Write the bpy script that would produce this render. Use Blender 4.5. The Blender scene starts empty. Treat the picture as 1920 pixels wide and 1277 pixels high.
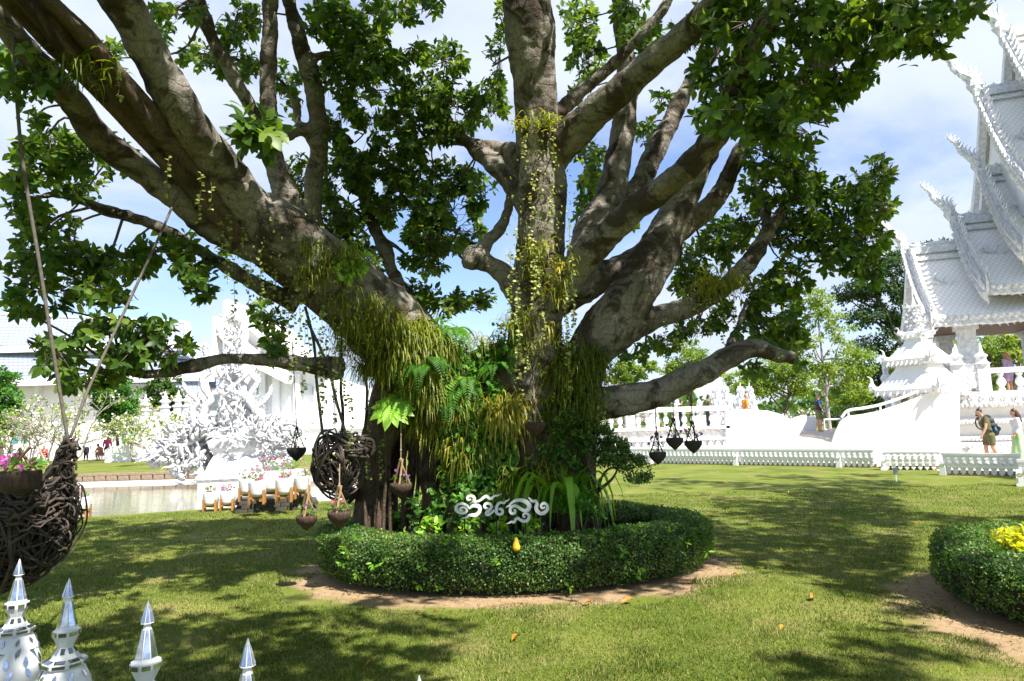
import bpy, bmesh, math, random
import numpy as np
from mathutils import Vector, Matrix, noise
from mathutils.bvhtree import BVHTree

rng = np.random.default_rng(11)
random.seed(11)
SC = bpy.context.scene
COL = SC.collection
RAD = math.radians

# ------------------------------------------------------------------ camera
PITCH, ROLL, FPX, CAMH = RAD(7.06), RAD(1.64), 1280.0, 1.6
Fv = np.array([0, math.cos(PITCH), math.sin(PITCH)])
U0 = np.array([0, -math.sin(PITCH), math.cos(PITCH)])
R0 = np.array([1.0, 0, 0])
RT = math.cos(ROLL) * R0 - math.sin(ROLL) * U0
UPV = math.sin(ROLL) * R0 + math.cos(ROLL) * U0
CAM = np.array([0, 0, CAMH])
cd = bpy.data.cameras.new('camera')
cam = bpy.data.objects.new('camera', cd)
COL.objects.link(cam)
cd.lens, cd.sensor_width, cd.clip_start, cd.clip_end = 24.0, 36.0, 0.05, 3000
cam.matrix_world = Matrix((
    (RT[0], UPV[0], -Fv[0], 0), (RT[1], UPV[1], -Fv[1], 0), (RT[2], UPV[2], -Fv[2], CAMH), (0, 0, 0, 1)))
SC.camera = cam

# ------------------------------------------------------------------ sun and sky
SUN_EL, SUN_AZ = RAD(54), RAD(-51)          # azimuth counted from +X towards +Y
SUNV = np.array([math.cos(SUN_EL) * math.cos(SUN_AZ), math.cos(SUN_EL) * math.sin(SUN_AZ), math.sin(SUN_EL)])
sl = bpy.data.lights.new('sun', 'SUN')
sl.energy, sl.angle, sl.color = 4.6, RAD(0.53), (1.0, 0.95, 0.86)
sun = bpy.data.objects.new('sun', sl)
COL.objects.link(sun)
sun.rotation_euler = Vector(SUNV).to_track_quat('Z', 'Y').to_euler()
sun.location = (20, -6, 30)

W = bpy.data.worlds.new('World')
SC.world = W
W.use_nodes = True
wt = W.node_tree
wt.nodes.clear()
def wn(t, **k):
    n = wt.nodes.new(t)
    for a, b in k.items(): setattr(n, a, b)
    return n
sky = wn('ShaderNodeTexSky', sky_type='NISHITA', sun_disc=False, sun_elevation=SUN_EL,
         sun_rotation=math.atan2(SUNV[0], SUNV[1]), altitude=400, air_density=1.2, dust_density=1.0, ozone_density=2.0)
tc = wn('ShaderNodeTexCoord')
sep = wn('ShaderNodeSeparateXYZ')
wt.links.new(tc.outputs['Generated'], sep.inputs[0])
mx = wn('ShaderNodeMath', operation='MAXIMUM'); mx.inputs[1].default_value = 0.0
wt.links.new(sep.outputs['Z'], mx.inputs[0])
ad = wn('ShaderNodeMath', operation='ADD'); ad.inputs[1].default_value = 0.22
wt.links.new(mx.outputs[0], ad.inputs[0])
cmb = wn('ShaderNodeCombineXYZ')
for i, ax in enumerate('XY'):
    dv = wn('ShaderNodeMath', operation='DIVIDE')
    wt.links.new(sep.outputs[ax], dv.inputs[0]); wt.links.new(ad.outputs[0], dv.inputs[1])
    wt.links.new(dv.outputs[0], cmb.inputs[i])
cmb.inputs[2].default_value = 3.7
nz = wn('ShaderNodeTexNoise'); nz.inputs['Scale'].default_value = 1.25; nz.inputs['Detail'].default_value = 9; nz.inputs['Roughness'].default_value = 0.56
nz.inputs['Distortion'].default_value = 0.25
wt.links.new(cmb.outputs[0], nz.inputs['Vector'])
rp = wn('ShaderNodeMapRange', interpolation_type='SMOOTHSTEP')
rp.inputs['From Min'].default_value = 0.37; rp.inputs['From Max'].default_value = 0.62
wt.links.new(nz.outputs['Fac'], rp.inputs['Value'])
nz2 = wn('ShaderNodeTexNoise'); nz2.inputs['Scale'].default_value = 2.6; nz2.inputs['Detail'].default_value = 6
wt.links.new(cmb.outputs[0], nz2.inputs['Vector'])
ccol = wn('ShaderNodeMix', data_type='RGBA')
ccol.inputs['A'].default_value = (2.7, 3.2, 4.2, 1); ccol.inputs['B'].default_value = (4.1, 4.4, 4.95, 1)
wt.links.new(nz2.outputs['Fac'], ccol.inputs['Factor'])
skymul = wn('ShaderNodeMix', data_type='RGBA', blend_type='MULTIPLY')
skymul.inputs['Factor'].default_value = 1.0
skymul.inputs['B'].default_value = (0.80, 0.82, 0.95, 1)
wt.links.new(sky.outputs[0], skymul.inputs['A'])
mixc = wn('ShaderNodeMix', data_type='RGBA')
wt.links.new(rp.outputs[0], mixc.inputs['Factor'])
wt.links.new(skymul.outputs['Result'], mixc.inputs['A']); wt.links.new(ccol.outputs['Result'], mixc.inputs['B'])
bg = wn('ShaderNodeBackground'); bg.inputs['Strength'].default_value = 0.10
wt.links.new(mixc.outputs['Result'], bg.inputs['Color'])
wo = wn('ShaderNodeOutputWorld')
wt.links.new(bg.outputs[0], wo.inputs['Surface'])

vs = SC.view_settings
vs.view_transform, vs.look, vs.exposure, vs.gamma = 'Standard', 'None', 1.3, 1.0
vs.use_curve_mapping = False
cy = SC.cycles
cy.max_bounces, cy.diffuse_bounces, cy.glossy_bounces, cy.transmission_bounces, cy.transparent_max_bounces = 6, 3, 2, 4, 6
cy.caustics_reflective = cy.caustics_refractive = False

# ------------------------------------------------------------------ pixel <-> world
def ray(px, py): return Fv + RT * (px - 960) / FPX + UPV * (638.5 - py) / FPX
def at(px, py, d): return CAM + ray(px, py) * d
def gnd(px, py, z=0.0):
    q = ray(px, py); return CAM + q * ((z - CAMH) / q[2])
def proj(P):
    q = np.asarray(P, float) - CAM
    z = q @ Fv
    return 960 + FPX * (q @ RT) / z, 638.5 - FPX * (q @ UPV) / z, z
def nrm(v):
    v = np.asarray(v, float)
    return v / (np.linalg.norm(v, axis=-1, keepdims=True) + 1e-9)

# ------------------------------------------------------------------ materials
MATS = {}
def newmat(name):
    m = bpy.data.materials.new(name); m.use_nodes = True
    nt = m.node_tree
    b = nt.nodes['Principled BSDF']
    MATS[name] = m
    return m, nt, b
def N(nt, t, **k):
    n = nt.nodes.new(t)
    for a, b in k.items(): setattr(n, a, b)
    return n
def noise_tex(nt, scale, detail=4, rough=0.55, coord='Object', stretch=None, dist=0.0):
    tcn = N(nt, 'ShaderNodeTexCoord')
    n = N(nt, 'ShaderNodeTexNoise')
    n.inputs['Scale'].default_value = scale; n.inputs['Detail'].default_value = detail; n.inputs['Roughness'].default_value = rough
    n.inputs['Distortion'].default_value = dist
    if stretch:
        mp = N(nt, 'ShaderNodeMapping'); mp.inputs['Scale'].default_value = stretch
        nt.links.new(tcn.outputs[coord], mp.inputs[0]); nt.links.new(mp.outputs[0], n.inputs['Vector'])
    else:
        nt.links.new(tcn.outputs[coord], n.inputs['Vector'])
    return n
def ramp(nt, src, stops):
    r = N(nt, 'ShaderNodeValToRGB')
    e = r.color_ramp.elements
    while len(e) < len(stops): e.new(0.5)
    for i, (p, c) in enumerate(stops):
        e[i].position = p; e[i].color = (*c, 1) if len(c) == 3 else c
    nt.links.new(src, r.inputs[0])
    return r
def mixrgb(nt, fac, a, b, mode='MIX'):
    m = N(nt, 'ShaderNodeMix', data_type='RGBA', blend_type=mode)
    for key, v in (('Factor', fac), ('A', a), ('B', b)):
        if isinstance(v, (int, float)): m.inputs[key].default_value = v
        elif isinstance(v, tuple): m.inputs[key].default_value = (*v, 1)
        else: nt.links.new(v, m.inputs[key])
    return m.outputs['Result']
def add_bump(nt, b, src, strength, dist):
    bp = N(nt, 'ShaderNodeBump'); bp.inputs['Strength'].default_value = strength; bp.inputs['Distance'].default_value = dist
    nt.links.new(src, bp.inputs['Height'])
    nt.links.new(bp.outputs[0], b.inputs['Normal'])
    return bp
def mat_simple(name, c1, c2=None, scale=8, rough=0.6, bump=0.0, bdist=0.01, metal=0.0, spec=0.5, detail=5, stretch=None):
    m, nt, b = newmat(name)
    b.inputs['Roughness'].default_value = rough; b.inputs['Metallic'].default_value = metal
    b.inputs['Specular IOR Level'].default_value = spec
    n = noise_tex(nt, scale, detail, stretch=stretch)
    c2 = c2 or tuple(x * 0.75 for x in c1)
    r = ramp(nt, n.outputs['Fac'], [(0.32, c2), (0.68, c1)])
    nt.links.new(r.outputs[0], b.inputs['Base Color'])
    if bump: add_bump(nt, b, n.outputs['Fac'], bump, bdist)
    return m
def mat_leaf(name, c1, c2, c3=None, trans=0.35, tcol=None, rough=0.42, spec=0.35):
    """colour from the per-leaf attribute rnd, thin leaf that lets light through"""
    m, nt, b = newmat(name)
    at_ = N(nt, 'ShaderNodeAttribute', attribute_name='rnd')
    stops = [(0.0, c1), (0.8, c2)] if c3 is None else [(0.0, c1), (0.72, c2), (0.97, c3)]
    r = ramp(nt, at_.outputs['Fac'], stops)
    nt.links.new(r.outputs[0], b.inputs['Base Color'])
    b.inputs['Roughness'].default_value = rough; b.inputs['Specular IOR Level'].default_value = spec
    t = N(nt, 'ShaderNodeBsdfTranslucent')
    tcx = mixrgb(nt, 1.0, r.outputs[0], tcol or (2.2, 2.0, 0.7), 'MULTIPLY')
    nt.links.new(tcx, t.inputs['Color'])
    ms = N(nt, 'ShaderNodeMixShader'); ms.inputs[0].default_value = trans
    nt.links.new(b.outputs[0], ms.inputs[1]); nt.links.new(t.outputs[0], ms.inputs[2])
    out = nt.nodes['Material Output']
    nt.links.new(ms.outputs[0], out.inputs['Surface'])
    return m

mat_leaf('leaf', (0.03, 0.075, 0.012), (0.10, 0.185, 0.025), (0.24, 0.30, 0.05), 0.42)
mat_leaf('hedge_leaf', (0.03, 0.085, 0.016), (0.095, 0.20, 0.035), (0.26, 0.29, 0.10), 0.3)
mat_leaf('strap', (0.07, 0.12, 0.014), (0.27, 0.30, 0.035), (0.42, 0.36, 0.08), 0.4)
mat_leaf('vine_leaf', (0.12, 0.19, 0.04), (0.30, 0.36, 0.09), (0.45, 0.46, 0.16), 0.35)
mat_leaf('fern', (0.04, 0.13, 0.018), (0.11, 0.28, 0.035), (0.22, 0.38, 0.06), 0.4)
mat_leaf('lime_leaf', (0.15, 0.34, 0.035), (0.30, 0.52, 0.06), (0.42, 0.58, 0.10), 0.4)
mat_leaf('grass', (0.06, 0.10, 0.014), (0.145, 0.19, 0.034), (0.34, 0.30, 0.12), 0.3, (1.6, 1.6, 0.8), rough=0.7, spec=0.15)
mat_leaf('yellow_leaf', (0.28, 0.36, 0.02), (0.55, 0.55, 0.03), (0.65, 0.6, 0.06), 0.35)
mat_leaf('bg_green', (0.025, 0.07, 0.012), (0.06, 0.13, 0.02), (0.12, 0.18, 0.03), 0.3, rough=0.6)
mat_leaf('bg_lime', (0.08, 0.16, 0.02), (0.20, 0.28, 0.03), (0.34, 0.38, 0.06), 0.35, rough=0.6)
mat_leaf('bg_dark', (0.02, 0.055, 0.018), (0.05, 0.10, 0.028), (0.09, 0.15, 0.035), 0.25, rough=0.6)
mat_leaf('bg_bright', (0.03, 0.11, 0.012), (0.07, 0.20, 0.02), (0.13, 0.27, 0.03), 0.3, rough=0.6)
mat_leaf('bg_grey', (0.10, 0.13, 0.06), (0.22, 0.24, 0.12), (0.55, 0.55, 0.45), 0.25, rough=0.6)
mat_leaf('petal_white', (0.7, 0.68, 0.55), (0.8, 0.8, 0.75), None, 0.3, (1, 1, 1))
mat_leaf('petal_pink', (0.55, 0.05, 0.16), (0.7, 0.16, 0.34), (0.75, 0.35, 0.45), 0.3, (1.2, 0.8, 0.9))
mat_leaf('petal_purple', (0.22, 0.04, 0.3), (0.4, 0.10, 0.5), (0.5, 0.2, 0.5), 0.3, (1.2, 0.8, 1.2))
mat_leaf('petal_magenta', (0.55, 0.06, 0.4), (0.72, 0.15, 0.55), (0.8, 0.3, 0.6), 0.3, (1.2, 0.8, 1.1))
mat_leaf('litter', (0.04, 0.025, 0.015), (0.14, 0.085, 0.04), (0.3, 0.2, 0.1), 0.05, (1, 1, 1), rough=0.9, spec=0.1)
mat_leaf('dry_leaf', (0.25, 0.10, 0.02), (0.5, 0.25, 0.03), (0.6, 0.4, 0.05), 0.2, (1.2, 1.0, 0.7))

mat_simple('white', (0.82, 0.82, 0.81), (0.74, 0.74, 0.74), 3, 0.5, 0.08, 0.01)
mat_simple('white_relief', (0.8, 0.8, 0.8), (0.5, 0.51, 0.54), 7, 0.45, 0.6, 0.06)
mat_simple('white_carved', (0.70, 0.70, 0.72), (0.44, 0.45, 0.48), 9, 0.4, 0.7, 0.06)  # grey in the hollows stands in for shade in the carving
mat_simple('white_paint', (0.8, 0.8, 0.8), (0.7, 0.7, 0.7), 5, 0.35)
mat_simple('sign_white', (0.78, 0.78, 0.78), (0.72, 0.72, 0.73), 12, 0.4)
mat_simple('roof_grey', (0.62, 0.65, 0.7), (0.52, 0.55, 0.6), 2, 0.5)
mat_simple('teal_glass', (0.10, 0.28, 0.30), (0.06, 0.2, 0.22), 1, 0.15)
mat_simple('dark_gap', (0.05, 0.05, 0.05), None, 2, 0.8)
mat_simple('soffit_brown', (0.16, 0.08, 0.05), None, 4, 0.6)
mat_simple('twig', (0.16, 0.13, 0.09), (0.07, 0.055, 0.04), 25, 0.85)
mat_simple('nest_vine', (0.085, 0.063, 0.048), (0.025, 0.019, 0.015), 22, 0.8, 0.4, 0.01)
mat_simple('rope', (0.32, 0.26, 0.18), (0.2, 0.16, 0.1), 60, 0.9)
mat_simple('rope_dark', (0.13, 0.115, 0.095), (0.07, 0.06, 0.05), 40, 0.9)
mat_simple('coir', (0.085, 0.05, 0.03), (0.03, 0.018, 0.012), 60, 0.9, 0.8, 0.01, stretch=(1, 1, 0.15))
mat_simple('coir_dark', (0.04, 0.038, 0.036), (0.02, 0.018, 0.018), 60, 0.9, 0.6, 0.01)
mat_simple('wood_orange', (0.42, 0.21, 0.06), (0.30, 0.14, 0.04), 10, 0.5, stretch=(1, 1, 0.1))
mat_simple('wood_stick', (0.34, 0.22, 0.12), (0.2, 0.12, 0.06), 18, 0.7, stretch=(1, 1, 0.2))
mat_simple('soil', (0.07, 0.045, 0.03), (0.03, 0.02, 0.014), 20, 0.95, 0.6, 0.02)
mat_simple('brick', (0.30, 0.22, 0.15), (0.17, 0.13, 0.09), 9, 0.85, 0.5, 0.02)
mat_simple('dark_brick', (0.08, 0.07, 0.05), (0.035, 0.032, 0.025), 9, 0.9, 0.5, 0.02)
mat_simple('paving', (0.6, 0.52, 0.43), (0.46, 0.4, 0.33), 1.6, 0.8, 0.2, 0.02)
mat_simple('sand', (0.40, 0.29, 0.18), (0.30, 0.21, 0.13), 6, 0.95, 0.5, 0.02)
mat_simple('basin', (0.62, 0.6, 0.56), (0.45, 0.43, 0.38), 1.3, 0.6)
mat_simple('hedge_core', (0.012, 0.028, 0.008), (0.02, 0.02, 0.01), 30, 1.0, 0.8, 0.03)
mat_simple('bg_trunk', (0.16, 0.12, 0.08), (0.08, 0.06, 0.045), 6, 0.9)
mat_simple('pale_trunk', (0.42, 0.38, 0.33), (0.28, 0.25, 0.21), 6, 0.9)
mat_simple('skin', (0.52, 0.29, 0.19), (0.47, 0.25, 0.16), 20, 0.5)
mat_simple('hair_black', (0.015, 0.012, 0.012), None, 30, 0.5)
mat_simple('hair_brown', (0.07, 0.035, 0.022), None, 30, 0.45)
mat_simple('hair_red', (0.5, 0.22, 0.08), None, 30, 0.5)
mat_simple('hair_grey', (0.25, 0.2, 0.17), None, 30, 0.6)
mat_simple('olive', (0.12, 0.115, 0.05), (0.085, 0.08, 0.035), 14, 0.85)
mat_simple('olive_green', (0.14, 0.16, 0.045), (0.1, 0.11, 0.03), 14, 0.85)
mat_simple('navy', (0.03, 0.032, 0.042), None, 14, 0.8)
mat_simple('navy_blue', (0.03, 0.04, 0.12), None, 14, 0.8)
mat_simple('bright_blue', (0.02, 0.26, 0.62), None, 14, 0.8)
mat_simple('black_cloth', (0.022, 0.025, 0.028), None, 14, 0.7)
mat_simple('white_cloth', (0.72, 0.74, 0.8), None, 14, 0.8)
mat_simple('pink_cloth', (0.75, 0.10, 0.3), None, 14, 0.8)
mat_simple('red_cloth', (0.62, 0.08, 0.09), None, 14, 0.8)
mat_simple('salmon_cloth', (0.55, 0.2, 0.15), None, 14, 0.8)
mat_simple('lilac_cloth', (0.5, 0.36, 0.55), None, 14, 0.8)
mat_simple('orange_cloth', (0.8, 0.3, 0.02), None, 14, 0.8)
mat_simple('green_skirt', (0.22, 0.5, 0.16), (0.5, 0.6, 0.42), 5, 0.75, detail=3, stretch=(1.2, 1.2, 0.5))
mat_simple('yellow_ornament', (0.75, 0.48, 0.03), (0.55, 0.3, 0.015), 26, 0.6, 0.6, 0.01)
mat_simple('plaque', (0.3, 0.33, 0.36), (0.22, 0.24, 0.27), 10, 0.35)
mat_simple('mirror', (0.62, 0.65, 0.7), (0.30, 0.34, 0.4), 30, 0.08, metal=0.95)

def mat_bark(name, pale, mid, dark, patch=(0.02, 0.014, 0.01), moss=(0.06, 0.065, 0.02), ring=1.0, cover=0.5, mossy=0.62):
    m, nt, b = newmat(name)
    b.inputs['Roughness'].default_value = 0.85; b.inputs['Specular IOR Level'].default_value = 0.25
    n1 = noise_tex(nt, 1.7, 8, 0.62, dist=0.5)
    base = ramp(nt, n1.outputs['Fac'], [(0.3, mid), (0.5, pale), (0.72, tuple(x * 1.12 for x in pale))])
    n2 = noise_tex(nt, 42, 6, 0.7, stretch=(1, 1, 0.28))
    fine = ramp(nt, n2.outputs['Fac'], [(0.3, (0.6, 0.58, 0.55)), (0.6, (1.05, 1.05, 1.05))])
    c = mixrgb(nt, 1.0, base.outputs[0], fine.outputs[0], 'MULTIPLY')
    n3 = noise_tex(nt, 2.3, 9, 0.68, dist=0.8)
    mk = ramp(nt, n3.outputs['Fac'], [(cover, (0, 0, 0)), (cover + 0.10, (1, 1, 1))])
    c = mixrgb(nt, mk.outputs[0], c, dark)
    n3b = noise_tex(nt, 3.4, 9, 0.7, stretch=(1, 1, 1.0), dist=1.2)
    mkb = ramp(nt, n3b.outputs['Fac'], [(0.6, (0, 0, 0)), (0.68, (1, 1, 1))])
    c = mixrgb(nt, mkb.outputs[0], c, patch)
    n4 = noise_tex(nt, 1.4, 7, 0.65)
    mk2 = ramp(nt, n4.outputs['Fac'], [(mossy, (0, 0, 0)), (mossy + 0.16, (0.75, 0.75, 0.75))])
    c = mixrgb(nt, mk2.outputs[0], c, moss)
    tcn = N(nt, 'ShaderNodeTexCoord')
    wv = N(nt, 'ShaderNodeTexWave', wave_type='BANDS', bands_direction='Z')
    wv.inputs['Scale'].default_value = 2.6; wv.inputs['Distortion'].default_value = 7; wv.inputs['Detail'].default_value = 4; wv.inputs['Detail Scale'].default_value = 2.2
    nt.links.new(tcn.outputs['Object'], wv.inputs['Vector'])
    wr = ramp(nt, wv.outputs['Fac'], [(0.0, (0.55, 0.53, 0.5)), (0.12, (1, 1, 1))])
    c = mixrgb(nt, 0.55 * ring, c, wr.outputs[0], 'MULTIPLY')
    nt.links.new(c, b.inputs['Base Color'])
    ma = N(nt, 'ShaderNodeMath', operation='MULTIPLY_ADD'); ma.inputs[1].default_value = 0.55
    nt.links.new(n2.outputs['Fac'], ma.inputs[0]); nt.links.new(n3.outputs['Fac'], ma.inputs[2])
    ma2 = N(nt, 'ShaderNodeMath', operation='MULTIPLY_ADD'); ma2.inputs[1].default_value = 0.25 * ring
    nt.links.new(wr.outputs[0], ma2.inputs[0]); nt.links.new(ma.outputs[0], ma2.inputs[2])
    add_bump(nt, b, ma2.outputs[0], 1.0, 0.05)
    return m
mat_bark('bark', (0.31, 0.28, 0.245), (0.17, 0.145, 0.115), (0.075, 0.058, 0.044), cover=0.47)
mat_bark('bark_dark', (0.15, 0.105, 0.075), (0.09, 0.06, 0.042), (0.045, 0.03, 0.022), ring=0.2, mossy=0.66)

# ------------------------------------------------------------------ object helpers
WL = {}
def tag(o, label=None, cat=None, group=None, kind=None):
    if label: o['label'] = label
    if cat: o['category'] = cat
    if group: o['group'] = group
    if kind: o['kind'] = kind
    return o
def empty(name, loc, label=None, cat=None, group=None):
    o = bpy.data.objects.new(name, None)
    COL.objects.link(o)
    o.location = Vector([float(x) for x in loc]); o.empty_display_size = 0.2
    WL[o.name] = np.array(loc, float)
    return tag(o, label, cat, group)
def link_mesh(name, me, mat, parent=None, loc=None):
    if mat: me.materials.append(MATS[mat] if isinstance(mat, str) else mat)
    o = bpy.data.objects.new(name, me)
    COL.objects.link(o)
    if parent is not None:
        o.parent = parent
        WL[o.name] = WL[parent.name]
    else:
        loc = np.zeros(3) if loc is None else np.array(loc, float)
        o.location = Vector(loc); WL[o.name] = loc
    return o
def raw_mesh(name, V, faces, smooth=True):
    me = bpy.data.meshes.new(name)
    V = np.asarray(V, np.float32)
    if isinstance(faces, np.ndarray):
        k = faces.shape[1]; m = len(faces)
        me.vertices.add(len(V)); me.vertices.foreach_set('co', V.ravel())
        me.loops.add(m * k); me.loops.foreach_set('vertex_index', faces.astype(np.int32).ravel())
        me.polygons.add(m); me.polygons.foreach_set('loop_start', np.arange(0, m * k, k, dtype=np.int32))
        try: me.polygons.foreach_set('loop_total', np.full(m, k, dtype=np.int32))
        except Exception: pass
        me.update(calc_edges=True)
    else:
        me.from_pydata([tuple(v) for v in V.tolist()], [], faces)
        me.update()
    if smooth: me.polygons.foreach_set('use_smooth', np.ones(len(me.polygons), bool))
    return me
def base_of(V):
    V = np.asarray(V)
    return np.array([(V[:, 0].min() + V[:, 0].max()) / 2, (V[:, 1].min() + V[:, 1].max()) / 2, V[:, 2].min()])
def np_obj(name, V, Fc, mat, parent=None, smooth=True, rnd=None):
    V = np.asarray(V, float)
    off = WL[parent.name] if parent is not None else base_of(V)
    me = raw_mesh(name, V - off, Fc, smooth)
    if rnd is not None:
        a = me.attributes.new('rnd', 'FLOAT', 'POINT')
        a.data.foreach_set('value', np.asarray(rnd, np.float32))
    return link_mesh(name, me, mat, parent, off if parent is None else None)
def copy_tree(o, parent=None, loc=None, rz=None, sc=None, label=None, group=None):
    c = o.copy(); COL.objects.link(c)
    if parent is not None: c.parent = parent
    if loc is not None: c.location = Vector([float(x) for x in loc])
    if rz is not None: c.rotation_euler[2] = rz
    if sc is not None: c.scale = (sc,) * 3 if not hasattr(sc, '__len__') else sc
    if label: c['label'] = label
    if group: c['group'] = group
    for ch in list(o.children): copy_tree(ch, c)
    return c

def catmull(P, n=6):
    P = np.asarray(P, float)
    Q = np.vstack([2 * P[0] - P[1], P, 2 * P[-1] - P[-2]])
    out = []
    for i in range(1, len(Q) - 2):
        p0, p1, p2, p3 = Q[i - 1], Q[i], Q[i + 1], Q[i + 2]
        for t in np.linspace(0, 1, n, endpoint=False):
            out.append(0.5 * (2 * p1 + (p2 - p0) * t + (2 * p0 - 5 * p1 + 4 * p2 - p3) * t * t + (3 * p1 - p0 - 3 * p2 + p3) * t ** 3))
    out.append(P[-1])
    return np.array(out)

class MB:
    """collects shapes, then links them as one mesh object"""
    def __init__(s): s.V, s.F, s.n = [], [], 0
    def add(s, V, Fc):
        s.V.append(np.asarray(V, float)); k = s.n
        s.F += [tuple(i + k for i in f) for f in Fc]; s.n += len(V)
    def box(s, c, size, M=None, top=1.0):
        x, y, z = np.array(size, float) / 2
        V = np.array([(-x, -y, -z), (x, -y, -z), (x, y, -z), (-x, y, -z), (-x * top, -y * top, z), (x * top, -y * top, z), (x * top, y * top, z), (-x * top, y * top, z)])
        if M is not None: V = V @ np.asarray(M).T
        s.add(V + np.asarray(c, float), [(3, 2, 1, 0), (4, 5, 6, 7), (0, 1, 5, 4), (1, 2, 6, 5), (2, 3, 7, 6), (3, 0, 4, 7)])
    def tube(s, P, r, n=6, cap=True):
        P = np.asarray(P, float); m = len(P)
        r = np.full(m, r, float) if np.isscalar(r) else np.asarray(r, float)
        T = nrm(np.gradient(P, axis=0))
        up = np.array([0.31, 0.17, 0.93]); 
        if abs(T[0] @ up) > 0.95: up = np.array([1.0, 0.1, 0])
        a = nrm(np.cross(T[0], up)); rings = []
        ang = np.linspace(0, 2 * math.pi, n, endpoint=False)
        for i in range(m):
            a = nrm(a - T[i] * (a @ T[i])); b = np.cross(T[i], a)
            rings.append(P[i] + r[i] * (np.cos(ang)[:, None] * a + np.sin(ang)[:, None] * b))
        Fc = [(i * n + j, i * n + (j + 1) % n, (i + 1) * n + (j + 1) % n, (i + 1) * n + j) for i in range(m - 1) for j in range(n)]
        if cap: Fc += [tuple(reversed(range(n))), tuple(range((m - 1) * n, m * n))]
        s.add(np.vstack(rings), Fc)
    def lathe(s, prof, n=16, c=(0, 0, 0), M=None, sq=0.0, ph=0.0):
        ang = np.linspace(0, 2 * math.pi, n, endpoint=False) + ph
        rings = [np.stack([r * np.cos(ang), r * np.sin(ang), np.full(n, z)], 1) for r, z in prof]
        V = np.vstack(rings)
        if M is not None: V = V @ np.asarray(M).T
        m = len(prof)
        Fc = [(i * n + j, i * n + (j + 1) % n, (i + 1) * n + (j + 1) % n, (i + 1) * n + j) for i in range(m - 1) for j in range(n)]
        Fc += [tuple(reversed(range(n))), tuple(range((m - 1) * n, m * n))]
        s.add(V + np.asarray(c, float), Fc)
    def prism(s, poly, O, X, Y, depth):
        """polygon poly (x, y) in the plane O + x X + y Y, extruded by the vector depth"""
        poly = np.asarray(poly, float); k = len(poly)
        A = np.asarray(O) + poly[:, :1] * np.asarray(X) + poly[:, 1:] * np.asarray(Y)
        V = np.vstack([A, A + np.asarray(depth)])
        s.add(V, [tuple(reversed(range(k))), tuple(range(k, 2 * k))] + [(i, (i + 1) % k, k + (i + 1) % k, k + i) for i in range(k)])
    def ribbon(s, P, w, O, X, Y, depth):
        """2-D stroke with width w per point, extruded to a slab with depth"""
        P = np.asarray(P, float); w = np.asarray(w, float); m = len(P)
        T = nrm(np.gradient(P, axis=0)); Nn = np.stack([-T[:, 1], T[:, 0]], 1)
        L, Rr = P + Nn * w[:, None] / 2, P - Nn * w[:, None] / 2
        f = lambda q: np.asarray(O) + q[:, :1] * np.asarray(X) + q[:, 1:] * np.asarray(Y)
        D = np.asarray(depth)
        V = np.vstack([f(L), f(Rr), f(L) + D, f(Rr) + D])
        Fc = []
        for i in range(m - 1):
            a, b, c_, d = i, m + i, 2 * m + i, 3 * m + i
            Fc += [(a, a + 1, b + 1, b), (c_, d, d + 1, c_ + 1), (a, c_, c_ + 1, a + 1), (b, b + 1, d + 1, d)]
        Fc += [(0, m, 3 * m, 2 * m), (m - 1, 3 * m - 1, 4 * m - 1, 2 * m - 1)]
        s.add(V, Fc)
    def flame(s, p, out, up, L, w, curl=1.0, thick=0.45, n=9):
        """one curling flame tongue of Thai stucco ornament: S-curve in the plane (out, up), diamond section"""
        out = nrm(out); up = nrm(np.asarray(up, float) - out * (np.asarray(up, float) @ out)); side = np.cross(out, up)
        th = 0.0; q = np.zeros(2); pts = []
        for i in range(n):
            t = i / (n - 1)
            pts.append(q.copy())
            th = curl * (0.9 * math.sin(t * 4.6) + 0.55 * t)
            q = q + np.array([math.cos(th), math.sin(th)]) * L / (n - 1)
        pts = np.array(pts)
        T = nrm(np.gradient(pts, axis=0)); Nn = np.stack([-T[:, 1], T[:, 0]], 1)
        V = []
        for i in range(n):
            t = i / (n - 1)
            ww = w * (0.55 + 0.75 * math.sin(min(1, t * 2.2) * math.pi * 0.9)) * (1 - t) ** 0.8 * 0.62 + 0.002
            c = np.asarray(p) + out * pts[i, 0] + up * pts[i, 1]
            d = out * Nn[i, 0] + up * Nn[i, 1]
            V += [c + d * ww, c + side * ww * thick, c - d * ww, c - side * ww * thick]
        Fc = [(i * 4 + j, i * 4 + (j + 1) % 4, (i + 1) * 4 + (j + 1) % 4, (i + 1) * 4 + j) for i in range(n - 1) for j in range(4)]
        Fc += [(3, 2, 1, 0), tuple(range((n - 1) * 4, n * 4))]
        s.add(np.array(V), Fc)
    def blob(s, c, r, n=10, m=6):
        r = np.array([r, r, r] if np.isscalar(r) else r, float)
        prof = [(math.sin(math.pi * i / m), -math.cos(math.pi * i / m)) for i in range(m + 1)]
        ang = np.linspace(0, 2 * math.pi, n, endpoint=False)
        V = np.vstack([np.stack([max(a, 0.02) * np.cos(ang), max(a, 0.02) * np.sin(ang), np.full(n, z)], 1) for a, z in prof]) * r
        Fc = [(i * n + j, i * n + (j + 1) % n, (i + 1) * n + (j + 1) % n, (i + 1) * n + j) for i in range(m) for j in range(n)]
        Fc += [tuple(reversed(range(n))), tuple(range(m * n, (m + 1) * n))]
        s.add(V + np.asarray(c, float), Fc)
    def verts(s): return np.vstack(s.V)
    def build(s, name, mat, parent=None, smooth=False, loc=None):
        V = s.verts()
        off = WL[parent.name] if parent is not None else (base_of(V) if loc is None else np.asarray(loc, float))
        me = raw_mesh(name, V - off, s.F, smooth)
        return link_mesh(name, me, mat, parent, None if parent is not None else off)

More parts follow.
